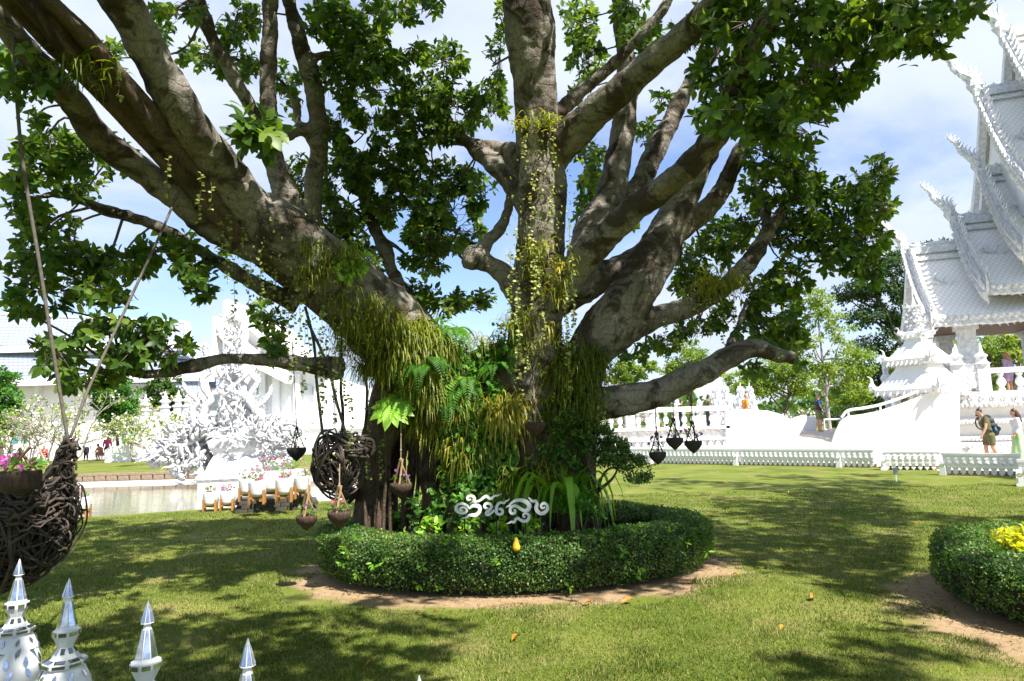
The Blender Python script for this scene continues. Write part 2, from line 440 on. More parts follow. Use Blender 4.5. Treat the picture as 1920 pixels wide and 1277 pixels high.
def remeshed(mb, voxel, smooth_it=4, fac=0.5):
    """one continuous skin over all the tubes collected in mb; returns verts, faces"""
    me = raw_mesh('tmp', mb.verts(), mb.F)
    o = bpy.data.objects.new('tmp', me); COL.objects.link(o)
    md = o.modifiers.new('r', 'REMESH'); md.mode = 'VOXEL'; md.voxel_size = voxel
    if smooth_it:
        sm = o.modifiers.new('s', 'SMOOTH'); sm.iterations = smooth_it; sm.factor = fac
    dg = bpy.context.evaluated_depsgraph_get()
    dg.update()
    ev = o.evaluated_get(dg)
    m2 = bpy.data.meshes.new_from_object(ev)
    V = np.empty(len(m2.vertices) * 3, np.float32); m2.vertices.foreach_get('co', V); V = V.reshape(-1, 3).astype(float)
    Fc = np.empty(len(m2.loops), np.int32); m2.loops.foreach_get('vertex_index', Fc)
    Fc = Fc.reshape(-1, 4)
    bpy.data.objects.remove(o); bpy.data.meshes.remove(me); bpy.data.meshes.remove(m2)
    return V, Fc

# ------------------------------------------------------------------ leaves in bulk
def leaf_template(fold=0.10, droop=0.16):
    st = [(0.22, 0.36), (0.52, 0.5), (0.80, 0.3)]
    V = [(0, 0, 0)]
    for t, w in st:
        z = -droop * t * t
        V += [(-w, t, z + fold * w), (0, t, z), (w, t, z + fold * w)]
    V.append((0, 1.0, -droop * 1.15))
    Fc = [(0, 2, 1), (0, 3, 2)]
    for i in range(2):
        a = 1 + 3 * i; b = a + 3
        Fc += [(a, a + 1, b + 1), (a, b + 1, b), (a + 1, a + 2, b + 2), (a + 1, b + 2, b + 1)]
    Fc += [(7, 8, 10), (8, 9, 10)]
    return np.array(V, float), np.array(Fc)
LEAF = leaf_template()
DIAM = (np.array([(0, 0, 0), (-0.5, 0.5, 0.06), (0, 1, -0.08), (0.5, 0.5, 0.06)], float), np.array([(0, 2, 1), (0, 3, 2)]))
def blade_template(k=5, droop=1.0):
    V, Fc = [], []
    for i in range(k + 1):
        t = i / k; w = 0.5 * (1 - t ** 2.2) + 0.02
        V += [(-w, t, 0), (w, t, 0)]
    for i in range(k): a = 2 * i; Fc += [(a, a + 1, a + 3), (a, a + 3, a + 2)]
    return np.array(V, float), np.array(Fc)
def leaf_frames(dirv, nv):
    y = nrm(dirv); x = nrm(np.cross(y, nv)); z = np.cross(x, y)
    return x, y, z
def leaf_arrays(pos, dirv, nv, L, Wd, tmpl=LEAF):
    pos = np.asarray(pos, float); x, y, z = leaf_frames(dirv, nv)
    T, Fc = tmpl; L = np.asarray(L, float); Wd = np.asarray(Wd, float)
    V = pos[:, None] + x[:, None] * (T[None, :, 0, None] * Wd[:, None, None]) + y[:, None] * (T[None, :, 1, None] * L[:, None, None]) + z[:, None] * (T[None, :, 2, None] * L[:, None, None])
    k = len(T); n = len(pos)
    FF = (Fc[None] + (np.arange(n) * k)[:, None, None]).reshape(-1, Fc.shape[1])
    return V.reshape(-1, 3), FF, k
def leaves_obj(name, pos, dirv, nv, L, Wd, mat, parent=None, tmpl=LEAF, rnd=None):
    V, FF, k = leaf_arrays(pos, dirv, nv, L, Wd, tmpl)
    rnd = rng.random(len(pos)) if rnd is None else rnd
    return np_obj(name, V, FF, mat, parent, True, np.repeat(rnd, k))
def unit(n): return nrm(rng.normal(size=(n, 3)))
# ================================================================== SETTING
HC, HA, HB = np.array([-0.05, 8.06, 0]), 2.22, 1.54          # hedge ring round the tree
RC, RR = np.array([5.02, 5.62, 0]), 1.5                       # hedge ring on the right

# pond corners (world): near edge, far edge
pn = [np.array([-16.0, 11.15, 0]), np.array([-9.08, 13.99, 0]), np.array([-6.05, 15.24, 0]), np.array([-2.4, 16.85, 0])]
pf = [gnd(720, 875), gnd(560, 879), gnd(370, 885), gnd(140, 891), gnd(140, 891) * 1.0 + (gnd(140, 891) - gnd(560, 879)) * 0.9]
POND = [p for p in pn] + [p for p in pf]
WATER = -0.35

def build_ground():
    bm = bmesh.new()
    outer = [bm.verts.new(v) for v in ((-900, -300, 0), (900, -300, 0), (900, 1500, 0), (-900, 1500, 0))]
    inner = [bm.verts.new(tuple(p)) for p in POND]
    ed = []
    for loop in (outer, inner):
        for i in range(len(loop)): ed.append(bm.edges.new((loop[i], loop[(i + 1) % len(loop)])))
    bmesh.ops.triangle_fill(bm, use_beauty=True, use_dissolve=False, edges=ed)
    bmesh.ops.recalc_face_normals(bm, faces=bm.faces)
    for f in bm.faces:
        if f.normal.z < 0: f.normal_flip()
    me = bpy.data.meshes.new('lawn'); bm.to_mesh(me); bm.free()
    m, nt, b = newmat('lawn')
    b.inputs['Roughness'].default_value = 0.95; b.inputs['Specular IOR Level'].default_value = 0.1
    big = noise_tex(nt, 0.55, 5, 0.6)
    col = ramp(nt, big.outputs['Fac'], [(0.3, (0.085, 0.125, 0.02)), (0.5, (0.135, 0.17, 0.03)), (0.7, (0.20, 0.215, 0.052))])
    fine = noise_tex(nt, 60, 6, 0.75)
    fr = ramp(nt, fine.outputs['Fac'], [(0.3, (0.45, 0.5, 0.4)), (0.7, (1.35, 1.3, 1.2))])
    c = mixrgb(nt, 1.0, col.outputs[0], fr.outputs[0], 'MULTIPLY')
    dry = noise_tex(nt, 1.3, 8, 0.7)
    dm = ramp(nt, dry.outputs['Fac'], [(0.5, (0, 0, 0)), (0.68, (0.85, 0.85, 0.85))])
    c = mixrgb(nt, dm.outputs[0], c, (0.24, 0.20, 0.085))
    sand_n = noise_tex(nt, 14, 6, 0.7)
    sr = ramp(nt, sand_n.outputs['Fac'], [(0.3, (0.25, 0.165, 0.095)), (0.7, (0.42, 0.30, 0.18))])
    edge_n = noise_tex(nt, 2.2, 7, 0.65)
    for cx, cyy, ax, ay, lo, hi in ((HC[0], HC[1] - 0.12, HA, HB, 1.03, 1.17), (RC[0] - 0.1, RC[1] - 0.25, RR, RR, 1.10, 1.45)):
        tcn = N(nt, 'ShaderNodeTexCoord'); mp = N(nt, 'ShaderNodeMapping')
        mp.inputs['Location'].default_value = (-cx / ax, -cyy / ay, 0); mp.inputs['Scale'].default_value = (1 / ax, 1 / ay, 0)
        nt.links.new(tcn.outputs['Object'], mp.inputs[0])
        ln = N(nt, 'ShaderNodeVectorMath', operation='LENGTH'); nt.links.new(mp.outputs[0], ln.inputs[0])
        ma = N(nt, 'ShaderNodeMath', operation='MULTIPLY_ADD'); ma.inputs[1].default_value = 0.55
        nt.links.new(edge_n.outputs['Fac'], ma.inputs[0]); nt.links.new(ln.outputs['Value'], ma.inputs[2])
        mr = N(nt, 'ShaderNodeMapRange', interpolation_type='SMOOTHSTEP')
        mr.inputs['From Min'].default_value = lo + 0.27; mr.inputs['From Max'].default_value = hi + 0.27
        mr.inputs['To Min'].default_value = 1; mr.inputs['To Max'].default_value = 0
        nt.links.new(ma.outputs[0], mr.inputs['Value'])
        c = mixrgb(nt, mr.outputs[0], c, sr.outputs[0])
    nt.links.new(c, b.inputs['Base Color'])
    add_bump(nt, b, fine.outputs['Fac'], 0.6, 0.02)
    o = link_mesh('lawn', me, m); tag(o, kind='structure')
build_ground()

def grass_blades():
    n = 420000
    y = 4.0 * np.exp(rng.random(n) * math.log(15.5 / 4.0))
    x = (rng.random(n) * 2 - 1) * (0.80 * y + 0.5)
    P = np.stack([x, y, np.zeros(n)], 1)
    wob = np.array([noise.noise((a * 1.6, b * 1.6, 0.3)) for a, b in zip(x, y)])
    d1 = np.hypot((x - HC[0]) / HA, (y - HC[1] + 0.12) / HB) + 0.35 * wob
    d2 = np.hypot(x - RC[0] + 0.1, y - RC[1] + 0.25) / RR + 0.35 * wob
    keep = ((d1 > 1.10) | (rng.random(n) < 0.015)) & ((d2 > 1.22) | (rng.random(n) < 0.02))
    keep &= rng.random(n) < np.clip(0.75 + 0.9 * np.array([noise.noise((a * 0.9, b * 0.9, 7.0)) for a, b in zip(x, y)]), 0.2, 1)
    keep &= ~((y > 0.41 * x + 17.3) & (x < -2))
    P = P[keep]; n = len(P)
    az = rng.random(n) * 2 * math.pi; lean = 0.25 + 0.9 * rng.random(n)
    tall = np.clip(np.array([noise.noise((a * 3.1, b * 3.1, 5.0)) for a, b in P[:, :2]]), 0, 1)
    h = (0.010 + 0.018 * rng.random(n)) * (1 + 0.02 * P[:, 1]) * (0.8 + 1.5 * tall)
    w = (0.0020 + 0.0022 * rng.random(n)) * (0.6 + 0.08 * P[:, 1])
    d = np.stack([np.cos(az) * lean, np.sin(az) * lean, np.ones(n)], 1)
    s = np.stack([-np.sin(az), np.cos(az), np.zeros(n)], 1)
    V = np.stack([P - s * w[:, None], P + s * w[:, None], P + d * h[:, None]], 1).reshape(-1, 3)
    patch = np.array([noise.noise((a * 0.8, b * 0.8, 2.0)) for a, b in P[:, :2]]) * 0.5 + 0.35 + 0.012 * (P[:, 1] - 8)
    r = np.clip(patch + rng.normal(size=n) * 0.2, 0, 1)
    r = np.where(rng.random(n) < 0.06 + 0.5 * np.clip(np.array([noise.noise((a * 1.3, b * 1.3, 11.0)) for a, b in P[:, :2]]), 0, 1), 0.97, r)
    o = np_obj('grass', V, np.arange(3 * n).reshape(-1, 3), 'grass', None, False, np.repeat(r, 3))
    tag(o, 'short mown green grass blades covering the lawn', 'grass', kind='stuff')
grass_blades()

# ---- pond
m, nt, b = newmat('water')
b.inputs['Roughness'].default_value = 0.06; b.inputs['Base Color'].default_value = (0.27, 0.26, 0.21, 1)
nw = noise_tex(nt, 2.4, 4, 0.5, stretch=(0.5, 1.6, 1))
add_bump(nt, b, nw.outputs['Fac'], 0.25, 0.03)
mb = MB()
c0 = np.mean(POND, axis=0)
ring = [np.array([*(c0 + (p - c0) * 1.03)[:2], WATER]) for p in POND]
mb.add(ring, [tuple(range(len(ring)))])
o = mb.build('pond_water', 'water'); tag(o, kind='structure')
# basin walls
mb = MB()
for i in range(len(POND)):
    a, b2 = POND[i], POND[(i + 1) % len(POND)]
    if i >= 4: continue
    mb.add([a - (0, 0, 0.012), b2 - (0, 0, 0.012), b2 - (0, 0, 0.8), a - (0, 0, 0.8)], [(0, 1, 2, 3)])
far_dir = nrm(pf[3] - pf[1]); far_in = np.array([far_dir[1], -far_dir[0], 0]) * -1
if (c0 - pf[2]) @ far_in < 0: far_in = -far_in
s0, s1 = pf[0] + far_in * 0.32, pf[-1] + far_in * 0.32
mb.add([s0 + (0, 0, -0.27), s1 + (0, 0, -0.27), s1 + far_in * 2.6 + (0, 0, -0.37), s0 + far_in * 2.6 + (0, 0, -0.37)], [(0, 1, 2, 3)])
o = mb.build('pond_basin', 'basin'); tag(o, kind='structure')
# stone edge wall of the pond, block by block
wall = empty('pond_edge_wall', (pf[0] + pf[-1]) / 2 + np.array([0, 0, -0.4]), 'low brown stone block wall edging the far side of the pond', 'wall')
Lw = np.linalg.norm(pf[-1] - pf[0]); ndir = nrm(pf[-1] - pf[0]); az = math.atan2(ndir[1], ndir[0])
Mr = np.array([[math.cos(az), -math.sin(az), 0], [math.sin(az), math.cos(az), 0], [0, 0, 1]])
blk = []
for k, (ln, hh) in enumerate(((0.50, 0.2), (0.46, 0.21), (0.62, 0.11))):
    t = MB(); t.box((0, 0, 0), (ln - 0.02, 0.3 + 0.02 * k, hh - 0.012), Mr); me = raw_mesh('block', t.verts(), t.F, False); me.materials.append(MATS['brick']); blk.append(me)
nb = int(Lw / 0.5)
for row, (me, step, z) in enumerate(((blk[0], 0.5, -0.36), (blk[1], 0.5, -0.155), (blk[2], 0.62, 0.005))):
    x = 0.25 if row != 1 else 0.0
    while x < Lw:
        c = pf[0] + ndir * x + far_in * (0.14 + 0.012 * rng.random()) + np.array([0, 0, z + 0.008 * rng.random()])
        o = bpy.data.objects.new('stone_block' if row < 2 else 'coping_stone', me); COL.objects.link(o)
        o.parent = wall; o.location = Vector(c - WL[wall.name]); x += step
# far path on the left and paved court on the right
def sheet(name, pts, z, mat, kind='structure'):
    t = MB(); t.add([np.array([p[0], p[1], z]) for p in pts], [tuple(range(len(pts)))])
    V = t.verts(); 
    o = t.build(name, mat); tag(o, kind=kind)
    for pl in o.data.polygons:
        if pl.normal.z < 0: pl.flip()
    return o
sheet('path', [gnd(-300, 866), gnd(420, 863), gnd(420, 852), gnd(-300, 853)], 0.004, 'paving')
sheet('temple_court', [(3.0, 33), (5.2, 26.9), (11.0, 21.6), (12.1, 20.1), (11.3, 18.4), (12.6, 17.0), (10.9, 15.0), (40, 12), (60, 40), (10, 48)], 0.008, 'paving')

# ---- hedges
def hedge_surface(C, a, b, n, half=0.27, H=0.53, seed=0):
    th = rng.random(n) * 2 * math.pi; tab = np.linspace(-0.21 * math.pi, 1.21 * math.pi, 400)
    cx_, sz_ = np.cos(tab), np.sin(tab)
    tx, tz = np.sign(cx_) * np.abs(cx_) ** 0.6 * half, np.sign(sz_) * np.abs(sz_) ** 0.6 * 0.3
    cum = np.concatenate([[0], np.cumsum(np.hypot(np.diff(tx), np.diff(tz)))])
    ps = np.interp(rng.random(n) * cum[-1], cum, tab)
    c, s_ = np.cos(ps), np.sin(ps)
    ex = np.sign(c) * np.abs(c) ** 0.6; ez = np.sign(s_) * np.abs(s_) ** 0.6
    wob = np.array([noise.noise((math.cos(t) * 2.2 + seed, math.sin(t) * 2.2, q)) for t, q in zip(th, ps)])
    fin = np.array([noise.noise((math.cos(t) * 9 + seed, math.sin(t) * 9, q * 4)) for t, q in zip(th, ps)])
    rr = half * (1 + 0.2 * wob + 0.2 * fin)
    h2 = (H - 0.2) * 0.72
    zz = np.where(ez > 0, 0.32 + ez * (H - 0.32) * (1 + 0.16 * wob + 0.14 * fin), 0.32 + ez * 0.32 * 1.15)
    low = np.clip((0.22 - zz) / 0.2, 0, 1)
    e = rr * ex * (1 - 0.32 * low)
    P = np.stack([C[0] + (a - half + e) * np.cos(th), C[1] + (b - half + e) * np.sin(th), zz], 1)
    nv = nrm(np.stack([ex * np.cos(th), ex * np.sin(th), ez + 0.05], 1))
    return P, nv
def hedge(C, a, b, n, label, name='clipped_hedge', seed=0, half=0.27, H=0.53):
    root = empty(name, C, label, 'hedge')
    U, Vn = 96, 18
    t = MB(); pts = []
    for i in range(U):
        th = 2 * math.pi * i / U
        for j in range(Vn):
            ps = 2 * math.pi * j / Vn
            c, s_ = math.cos(ps), math.sin(ps)
            ex = math.copysign(abs(c) ** 0.6, c); ez = math.copysign(abs(s_) ** 0.6, s_)
            w = noise.noise((math.cos(th) * 2.2 + seed, math.sin(th) * 2.2, ps))
            rr = (half - 0.05) * (1 + 0.13 * w)
            z = 0.32 + (ez * (H - 0.38) * (1 + 0.1 * w) if ez > 0 else ez * 0.30)
            e = rr * ex * (1 - 0.38 * max(0, min(1, (0.22 - z) / 0.2)))
            pts.append((C[0] + (a - half + e) * math.cos(th), C[1] + (b - half + e) * math.sin(th), z))
    t.add(pts, [(i * Vn + j, i * Vn + (j + 1) % Vn, ((i + 1) % U) * Vn + (j + 1) % Vn, ((i + 1) % U) * Vn + j) for i in range(U) for j in range(Vn)])
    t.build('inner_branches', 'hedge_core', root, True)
    P, nv = hedge_surface(C, a, b, n, half, H, seed)
    P = P - nv * (0.05 * rng.random((n, 1)) ** 1.5) + rng.normal(size=(n, 3)) * 0.004
    P[:, 2] = np.maximum(P[:, 2], 0.025)
    d = nrm(nv * 0.55 + unit(n) * 0.9 + np.array([0, 0, 0.15]))
    nn = nrm(nv + unit(n) * 0.55)
    L = 0.014 + 0.020 * rng.random(n)
    fc = np.array([noise.noise(tuple(p * 3.1)) for p in P])
    r = np.clip(0.42 + 0.35 * fc + 0.24 * rng.normal(size=n), 0, 0.9)
    r = np.where(rng.random(n) < 0.05 + 0.25 * np.clip(np.array([noise.noise(tuple(p * 1.7 + 9)) for p in P]) - 0.25, 0, 1), 0.98, r)
    o = leaves_obj('leaf_mass', P, d, nn, L, L * 0.62, 'hedge_leaf', root, DIAM, r); tag(o, kind='stuff')
    # a few longer shoots that outgrew the clipping
    k = 44
    Ps, ns = hedge_surface(C, a, b, k * 3, half, H, seed)
    sel = np.argsort(Ps[:, 1] + 2.0 * Ps[:, 2])[:k]
    pos, dd, nn2 = [], [], []
    for i in sel:
        for q in range(6):
            u = unit(1)[0]
            pos.append(Ps[i] + ns[i] * 0.02 + u * 0.008); dd.append(nrm(ns[i] * 0.7 + u)); nn2.append(nrm(ns[i] + np.array([0, 0, 0.6]) + 0.3 * unit(1)[0]))
    kk = len(pos)
    Ls = 0.04 + 0.035 * rng.random(kk)
    o = leaves_obj('young_shoots', np.array(pos), np.array(dd), np.array(nn2), Ls, Ls * 0.42, 'lime_leaf', root, LEAF, rng.random(kk) * 0.5); tag(o, kind='stuff')
    return root
hedge(HC, HA, HB, 120000, 'oval clipped green hedge ring encircling the foot of the banyan tree', seed=1.0)
hedge(RC, RR, RR, 60000, 'round clipped hedge ring enclosing a yellow leaved shrub beside the lawn', seed=5.0, H=0.52)
# bed soil inside the hedge rings
def disc(name, C, a, b, z, mat, mound=0.1):
    t = MB(); U = 40; pts = [(C[0], C[1], z + mound)]
    for k, f in enumerate((0.5, 1.0)):
        for i in range(U):
            th = 2 * math.pi * i / U
            pts.append((C[0] + a * f * math.cos(th), C[1] + b * f * math.sin(th), z + (mound * 0.8 if k == 0 else 0)))
    Fc = [(0, 1 + i, 1 + (i + 1) % U) for i in range(U)] + [(1 + i, 1 + U + i, 1 + U + (i + 1) % U, 1 + (i + 1) % U) for i in range(U)]
    t.add(pts, Fc); o = t.build(name, mat, None, True); tag(o, kind='structure'); return o
disc('tree_bed', HC, HA - 0.3, HB - 0.3, 0.006, 'soil', 0.3)
disc('shrub_bed', RC, RR - 0.3, RR - 0.3, 0.006, 'soil', 0.06)

# litter of twigs, clods and crumbled leaves on the bare soil round the hedges
n = 1500
th = rng.random(n) * 6.283; f = 1.0 + 0.32 * rng.random(n)
w = rng.random(n) < 0.62
P = np.where(w[:, None], np.stack([HC[0] + HA * f * np.cos(th), HC[1] + HB * f * np.sin(th), np.full(n, 0.012)], 1), np.stack([RC[0] + RR * f * np.cos(th), RC[1] + RR * f * np.sin(th), np.full(n, 0.012)], 1))
L = 0.012 + 0.03 * rng.random(n) ** 2
o = leaves_obj('soil_litter', P, unit(n) * [1, 1, 0.25], unit(n) * 0.5 + [0, 0, 1.0], L, L * (0.2 + 0.5 * rng.random(n)), 'litter', None, DIAM); tag(o, 'crumbled brown leaf litter on the bare soil round the hedges', 'litter', kind='stuff')
# ================================================================== THE BANYAN
TREE = empty('banyan_tree', (0.0, 8.3, 0.0), 'huge spreading banyan tree draped in vines and ferns within the oval hedge', 'tree')
LIMBS = [  # lists of (px, py, depth, width px)
 # left leaning trunk and its three big stems
 [(920, 1045, 8.5, 120), (870, 840, 8.4, 150), (810, 720, 8.2, 185), (740, 630, 8.0, 178), (650, 545, 7.6, 160), (565, 468, 7.25, 140), (480, 400, 6.9, 122)],
 [(560, 470, 7.25, 120), (470, 395, 6.9, 115), (400, 300, 6.5, 98), (345, 215, 6.1, 92), (285, 110, 5.8, 88), (225, 0, 5.5, 88), (165, -120, 5.2, 85)],
 [(500, 470, 7.0, 90), (405, 428, 6.9, 76), (337, 372, 6.6, 70), (270, 322, 6.4, 66), (190, 262, 6.1, 66), (135, 185, 5.8, 62), (75, 120, 5.5, 58), (10, 40, 5.2, 54), (-60, -60, 5.0, 50)],
 [(560, 575, 7.4, 40), (460, 522, 7.2, 30), (390, 482, 7.1, 27), (300, 428, 7.0, 24), (205, 396, 6.9, 22), (115, 366, 6.8, 17), (60, 372, 6.7, 10)],
 [(640, 690, 7.5, 46), (560, 680, 7.2, 32), (480, 672, 7.0, 27), (420, 674, 6.9, 26), (360, 688, 6.8, 26), (300, 702, 6.7, 25), (225, 700, 6.6, 16)],
 # upright stems left of the centre
 [(830, 720, 8.6, 90), (740, 630, 8.6, 74), (680, 565, 8.5, 68), (610, 490, 8.4, 66), (560, 420, 8.3, 62), (528, 345, 8.2, 54), (508, 270, 8.1, 40), (503, 190, 8.0, 37), (505, 90, 7.9, 36), (508, 0, 7.8, 34), (512, -90, 7.7, 32)],
 [(690, 590, 9.0, 50), (630, 500, 9.2, 42), (592, 420, 9.3, 37), (588, 340, 9.2, 37), (600, 270, 9.1, 39), (594, 195, 9.0, 40), (578, 125, 8.9, 38), (558, 65, 8.8, 34), (540, 0, 8.7, 30), (520, -80, 8.6, 28)],
 [(535, 330, 8.4, 38), (495, 255, 8.2, 30), (457, 180, 8.0, 30), (425, 120, 7.9, 29), (400, 70, 7.8, 30), (372, 15, 7.7, 33), (340, -50, 7.6, 28)],
 [(578, 112, 8.9, 20), (605, 103, 8.9, 15), (640, 104, 8.9, 13)],
 [(595, 275, 9.1, 26), (570, 240, 9.0, 24), (545, 250, 8.9, 22), (520, 262, 8.6, 18)],
 [(560, 245, 9.0, 12), (558, 200, 9.0, 15), (545, 175, 9.0, 9), (525, 150, 9.0, 6)],
 [(600, 255, 9.1, 20), (630, 258, 9.3, 16), (665, 268, 9.5, 10)],
 # centre trunk
 [(1005, 1045, 8.3, 150), (1006, 860, 8.25, 150), (1005, 740, 8.1, 130), (1003, 640, 8.05, 112), (1010, 540, 8.0, 104), (1014, 450, 7.95, 100), (1016, 360, 7.9, 98), (1010, 270, 7.85, 92), (1005, 190, 7.8, 86), (998, 100, 7.7, 96), (993, 40, 7.6, 104), (985, -80, 7.5, 100)],
 [(1030, 300, 7.9, 80), (1085, 235, 7.6, 76), (1145, 185, 7.3, 64), (1215, 125, 7.0, 60), (1285, 62, 6.7, 57), (1350, -10, 6.4, 56), (1420, -100, 6.1, 50)],
 [(1035, 225, 8.0, 34), (1080, 180, 8.0, 28), (1130, 138, 8.0, 25), (1185, 85, 7.9, 23), (1245, 15, 7.8, 20), (1280, -50, 7.7, 16)],
 # right hand stems
 [(1075, 560, 8.5, 80), (1105, 445, 8.7, 74), (1140, 375, 8.9, 64), (1160, 300, 9.0, 57), (1173, 215, 9.0, 47), (1176, 140, 9.0, 40), (1168, 60, 9.0, 36), (1160, -20, 9.0, 32), (1155, -90, 9.0, 28)],
 [(1140, 435, 8.9, 52), (1180, 375, 9.1, 46), (1215, 312, 9.2, 43), (1250, 240, 9.3, 40), (1285, 175, 9.4, 34), (1330, 110, 9.5, 26), (1370, 60, 9.6, 16)],
 [(1050, 545, 7.9, 80), (1095, 485, 7.7, 68), (1150, 428, 7.4, 62), (1220, 372, 7.1, 60), (1290, 312, 6.8, 58), (1345, 250, 6.5, 56), (1378, 175, 6.3, 55), (1402, 110, 6.15, 52), (1435, 50, 6.0, 48), (1470, -15, 5.9, 44), (1520, -100, 5.8, 40)],
 [(1060, 800, 8.1, 130), (1090, 690, 8.0, 110), (1128, 625, 7.9, 104), (1180, 560, 7.9, 106), (1225, 488, 8.0, 98), (1262, 415, 8.1, 82), (1298, 335, 8.2, 60), (1338, 270, 8.3, 46), (1372, 225, 8.3, 34)],
 [(1040, 570, 8.3, 70), (1085, 545, 8.3, 62), (1140, 515, 8.3, 58), (1200, 480, 8.4, 52), (1265, 440, 8.5, 48), (1325, 392, 8.6, 42), (1362, 340, 8.6, 39), (1392, 280, 8.5, 35), (1430, 235, 8.4, 30), (1475, 180, 8.0, 28), (1516, 130, 7.6, 31), (1560, 110, 7.3, 29), (1592, 75, 7.1, 25), (1630, 45, 6.9, 22), (1700, 5, 6.6, 17), (1760, -30, 6.4, 12)],
 [(1075, 690, 8.2, 80), (1150, 640, 8.1, 62), (1200, 610, 8.05, 56), (1250, 590, 8.0, 51), (1300, 572, 8.0, 46), (1350, 545, 8.0, 43), (1388, 512, 8.1, 40), (1420, 468, 8.2, 36), (1448, 420, 8.3, 30), (1472, 388, 8.4, 27)],
 [(1472, 392, 8.4, 16), (1500, 368, 8.5, 10), (1545, 366, 8.6, 7), (1590, 380, 8.6, 5)],
 [(1440, 440, 8.4, 20), (1436, 400, 8.6, 22), (1442, 380, 8.7, 20)],
 [(1060, 770, 7.9, 90), (1120, 755, 7.75, 68), (1180, 748, 7.6, 62), (1240, 733, 7.5, 58), (1300, 706, 7.4, 52), (1350, 680, 7.35, 46), (1388, 660, 7.3, 42), (1418, 652, 7.3, 40), (1450, 662, 7.3, 34), (1491, 672, 7.3, 26)],
 [(1370, 670, 7.4, 26), (1372, 640, 7.6, 22), (1390, 600, 7.8, 12), (1400, 560, 8.0, 8)],
 # stub and thin limbs left of the centre trunk
 [(990, 575, 8.2, 60), (950, 520, 8.2, 44), (918, 498, 8.2, 38), (888, 478, 8.2, 42), (880, 500, 8.15, 30)],
 [(896, 480, 8.2, 34), (918, 450, 8.3, 22), (942, 420, 8.4, 20), (953, 380, 8.5, 18), (955, 345, 8.6, 14)],
 [(1000, 400, 8.2, 50), (960, 345, 8.4, 44), (928, 308, 8.6, 38), (892, 282, 8.8, 27), (862, 250, 9.0, 20), (838, 212, 9.1, 13), (820, 170, 9.2, 8)],
 [(985, 300, 8.2, 40), (950, 278, 8.6, 28), (900, 272, 8.9, 20), (845, 262, 9.1, 19), (800, 262, 9.2, 17), (760, 285, 9.3, 12), (720, 298, 9.4, 10), (680, 290, 9.5, 7)],
 [(830, 650, 8.8, 40), (775, 575, 9.2, 32), (742, 520, 9.4, 28), (722, 470, 9.5, 27), (703, 430, 9.6, 24), (680, 370, 9.7, 18), (665, 320, 9.8, 10)],
 [(700, 435, 9.6, 12), (740, 460, 9.6, 9), (775, 490, 9.6, 7)],
]
ROOTS = [
 [(690, 1030, 8.0, 84), (697, 930, 8.0, 62), (712, 830, 8.0, 60), (735, 740, 8.0, 90), (790, 660, 8.1, 130)],
 [(735, 1030, 8.5, 40), (730, 900, 8.5, 36), (755, 770, 8.4, 70)],
 [(668, 1030, 7.9, 26), (676, 930, 7.95, 24), (690, 820, 8.0, 30), (715, 740, 8.0, 40)],
 [(772, 1030, 8.3, 22), (769, 920, 8.3, 17), (780, 820, 8.3, 22), (800, 740, 8.2, 50)],
 [(800, 1055, 7.8, 56), (814, 960, 7.9, 38), (806, 880, 8.0, 40), (830, 790, 8.1, 80)],
 [(845, 1070, 7.2, 44), (860, 985, 7.55, 56), (880, 900, 7.9, 84), (900, 800, 8.1, 120)],
 [(890, 1050, 7.4, 45), (900, 980, 7.7, 60), (920, 900, 8.0, 90), (930, 800, 8.2, 60)],
 [(1110, 1030, 8.0, 50), (1095, 930, 8.0, 56), (1070, 830, 8.0, 100), (1030, 720, 8.1, 70)],
 [(955, 1040, 8.1, 110), (950, 860, 8.2, 160), (930, 740, 8.3, 160), (900, 660, 8.4, 110)],
 [(990, 1040, 7.5, 40), (1000, 960, 7.75, 66), (1005, 880, 8.0, 100), (1000, 760, 8.15, 60)],
 [(1075, 1040, 7.6, 40), (1060, 950, 7.85, 56), (1045, 880, 8.0, 90), (1020, 760, 8.1, 60)],
 [(750, 1050, 7.7, 30), (770, 1000, 7.9, 24), (800, 940, 8.0, 26), (812, 880, 8.0, 30)],
]
NODES = []          # points on the limbs, for twigs to grow from
LSC = [0.86, 0.80, 0.80, 0.95, 0.95, 0.86, 0.92, 0.9, 1, 1, 1, 1, 0.94, 0.88, 0.95, 0.9, 0.92, 0.84, 0.84, 0.9, 0.86, 1, 1, 0.95] + [1.0] * 30
def limb_pts(L, n=7, k=1.0):
    A = np.array([[*at(a, b, c), k * w * c / FPX / 2] for a, b, c, w in L])
    return catmull(A, n)
tm = MB()
for li, L in enumerate(LIMBS):
    Q = limb_pts(L, 7, LSC[li])
    t = np.arange(len(Q))
    r = Q[:, 3] * (1 + 0.07 * np.array([noise.noise((q[0] * 2.3 + li, q[1] * 2.3, q[2] * 2.3)) for q in Q]))
    P = Q[:, :3] + 0.02 * np.array([noise.noise_vector((q[0] * 1.7, q[1] * 1.7 + li, q[2] * 1.7)) for q in Q])
    tm.tube(P, np.maximum(r, 0.016), 12)
    for k in range(len(Q)): NODES.append((*Q[k, :3], Q[k, 3]))
NODES = np.array(NODES)
V, Fc = remeshed(tm, 0.024, 5, 0.55)
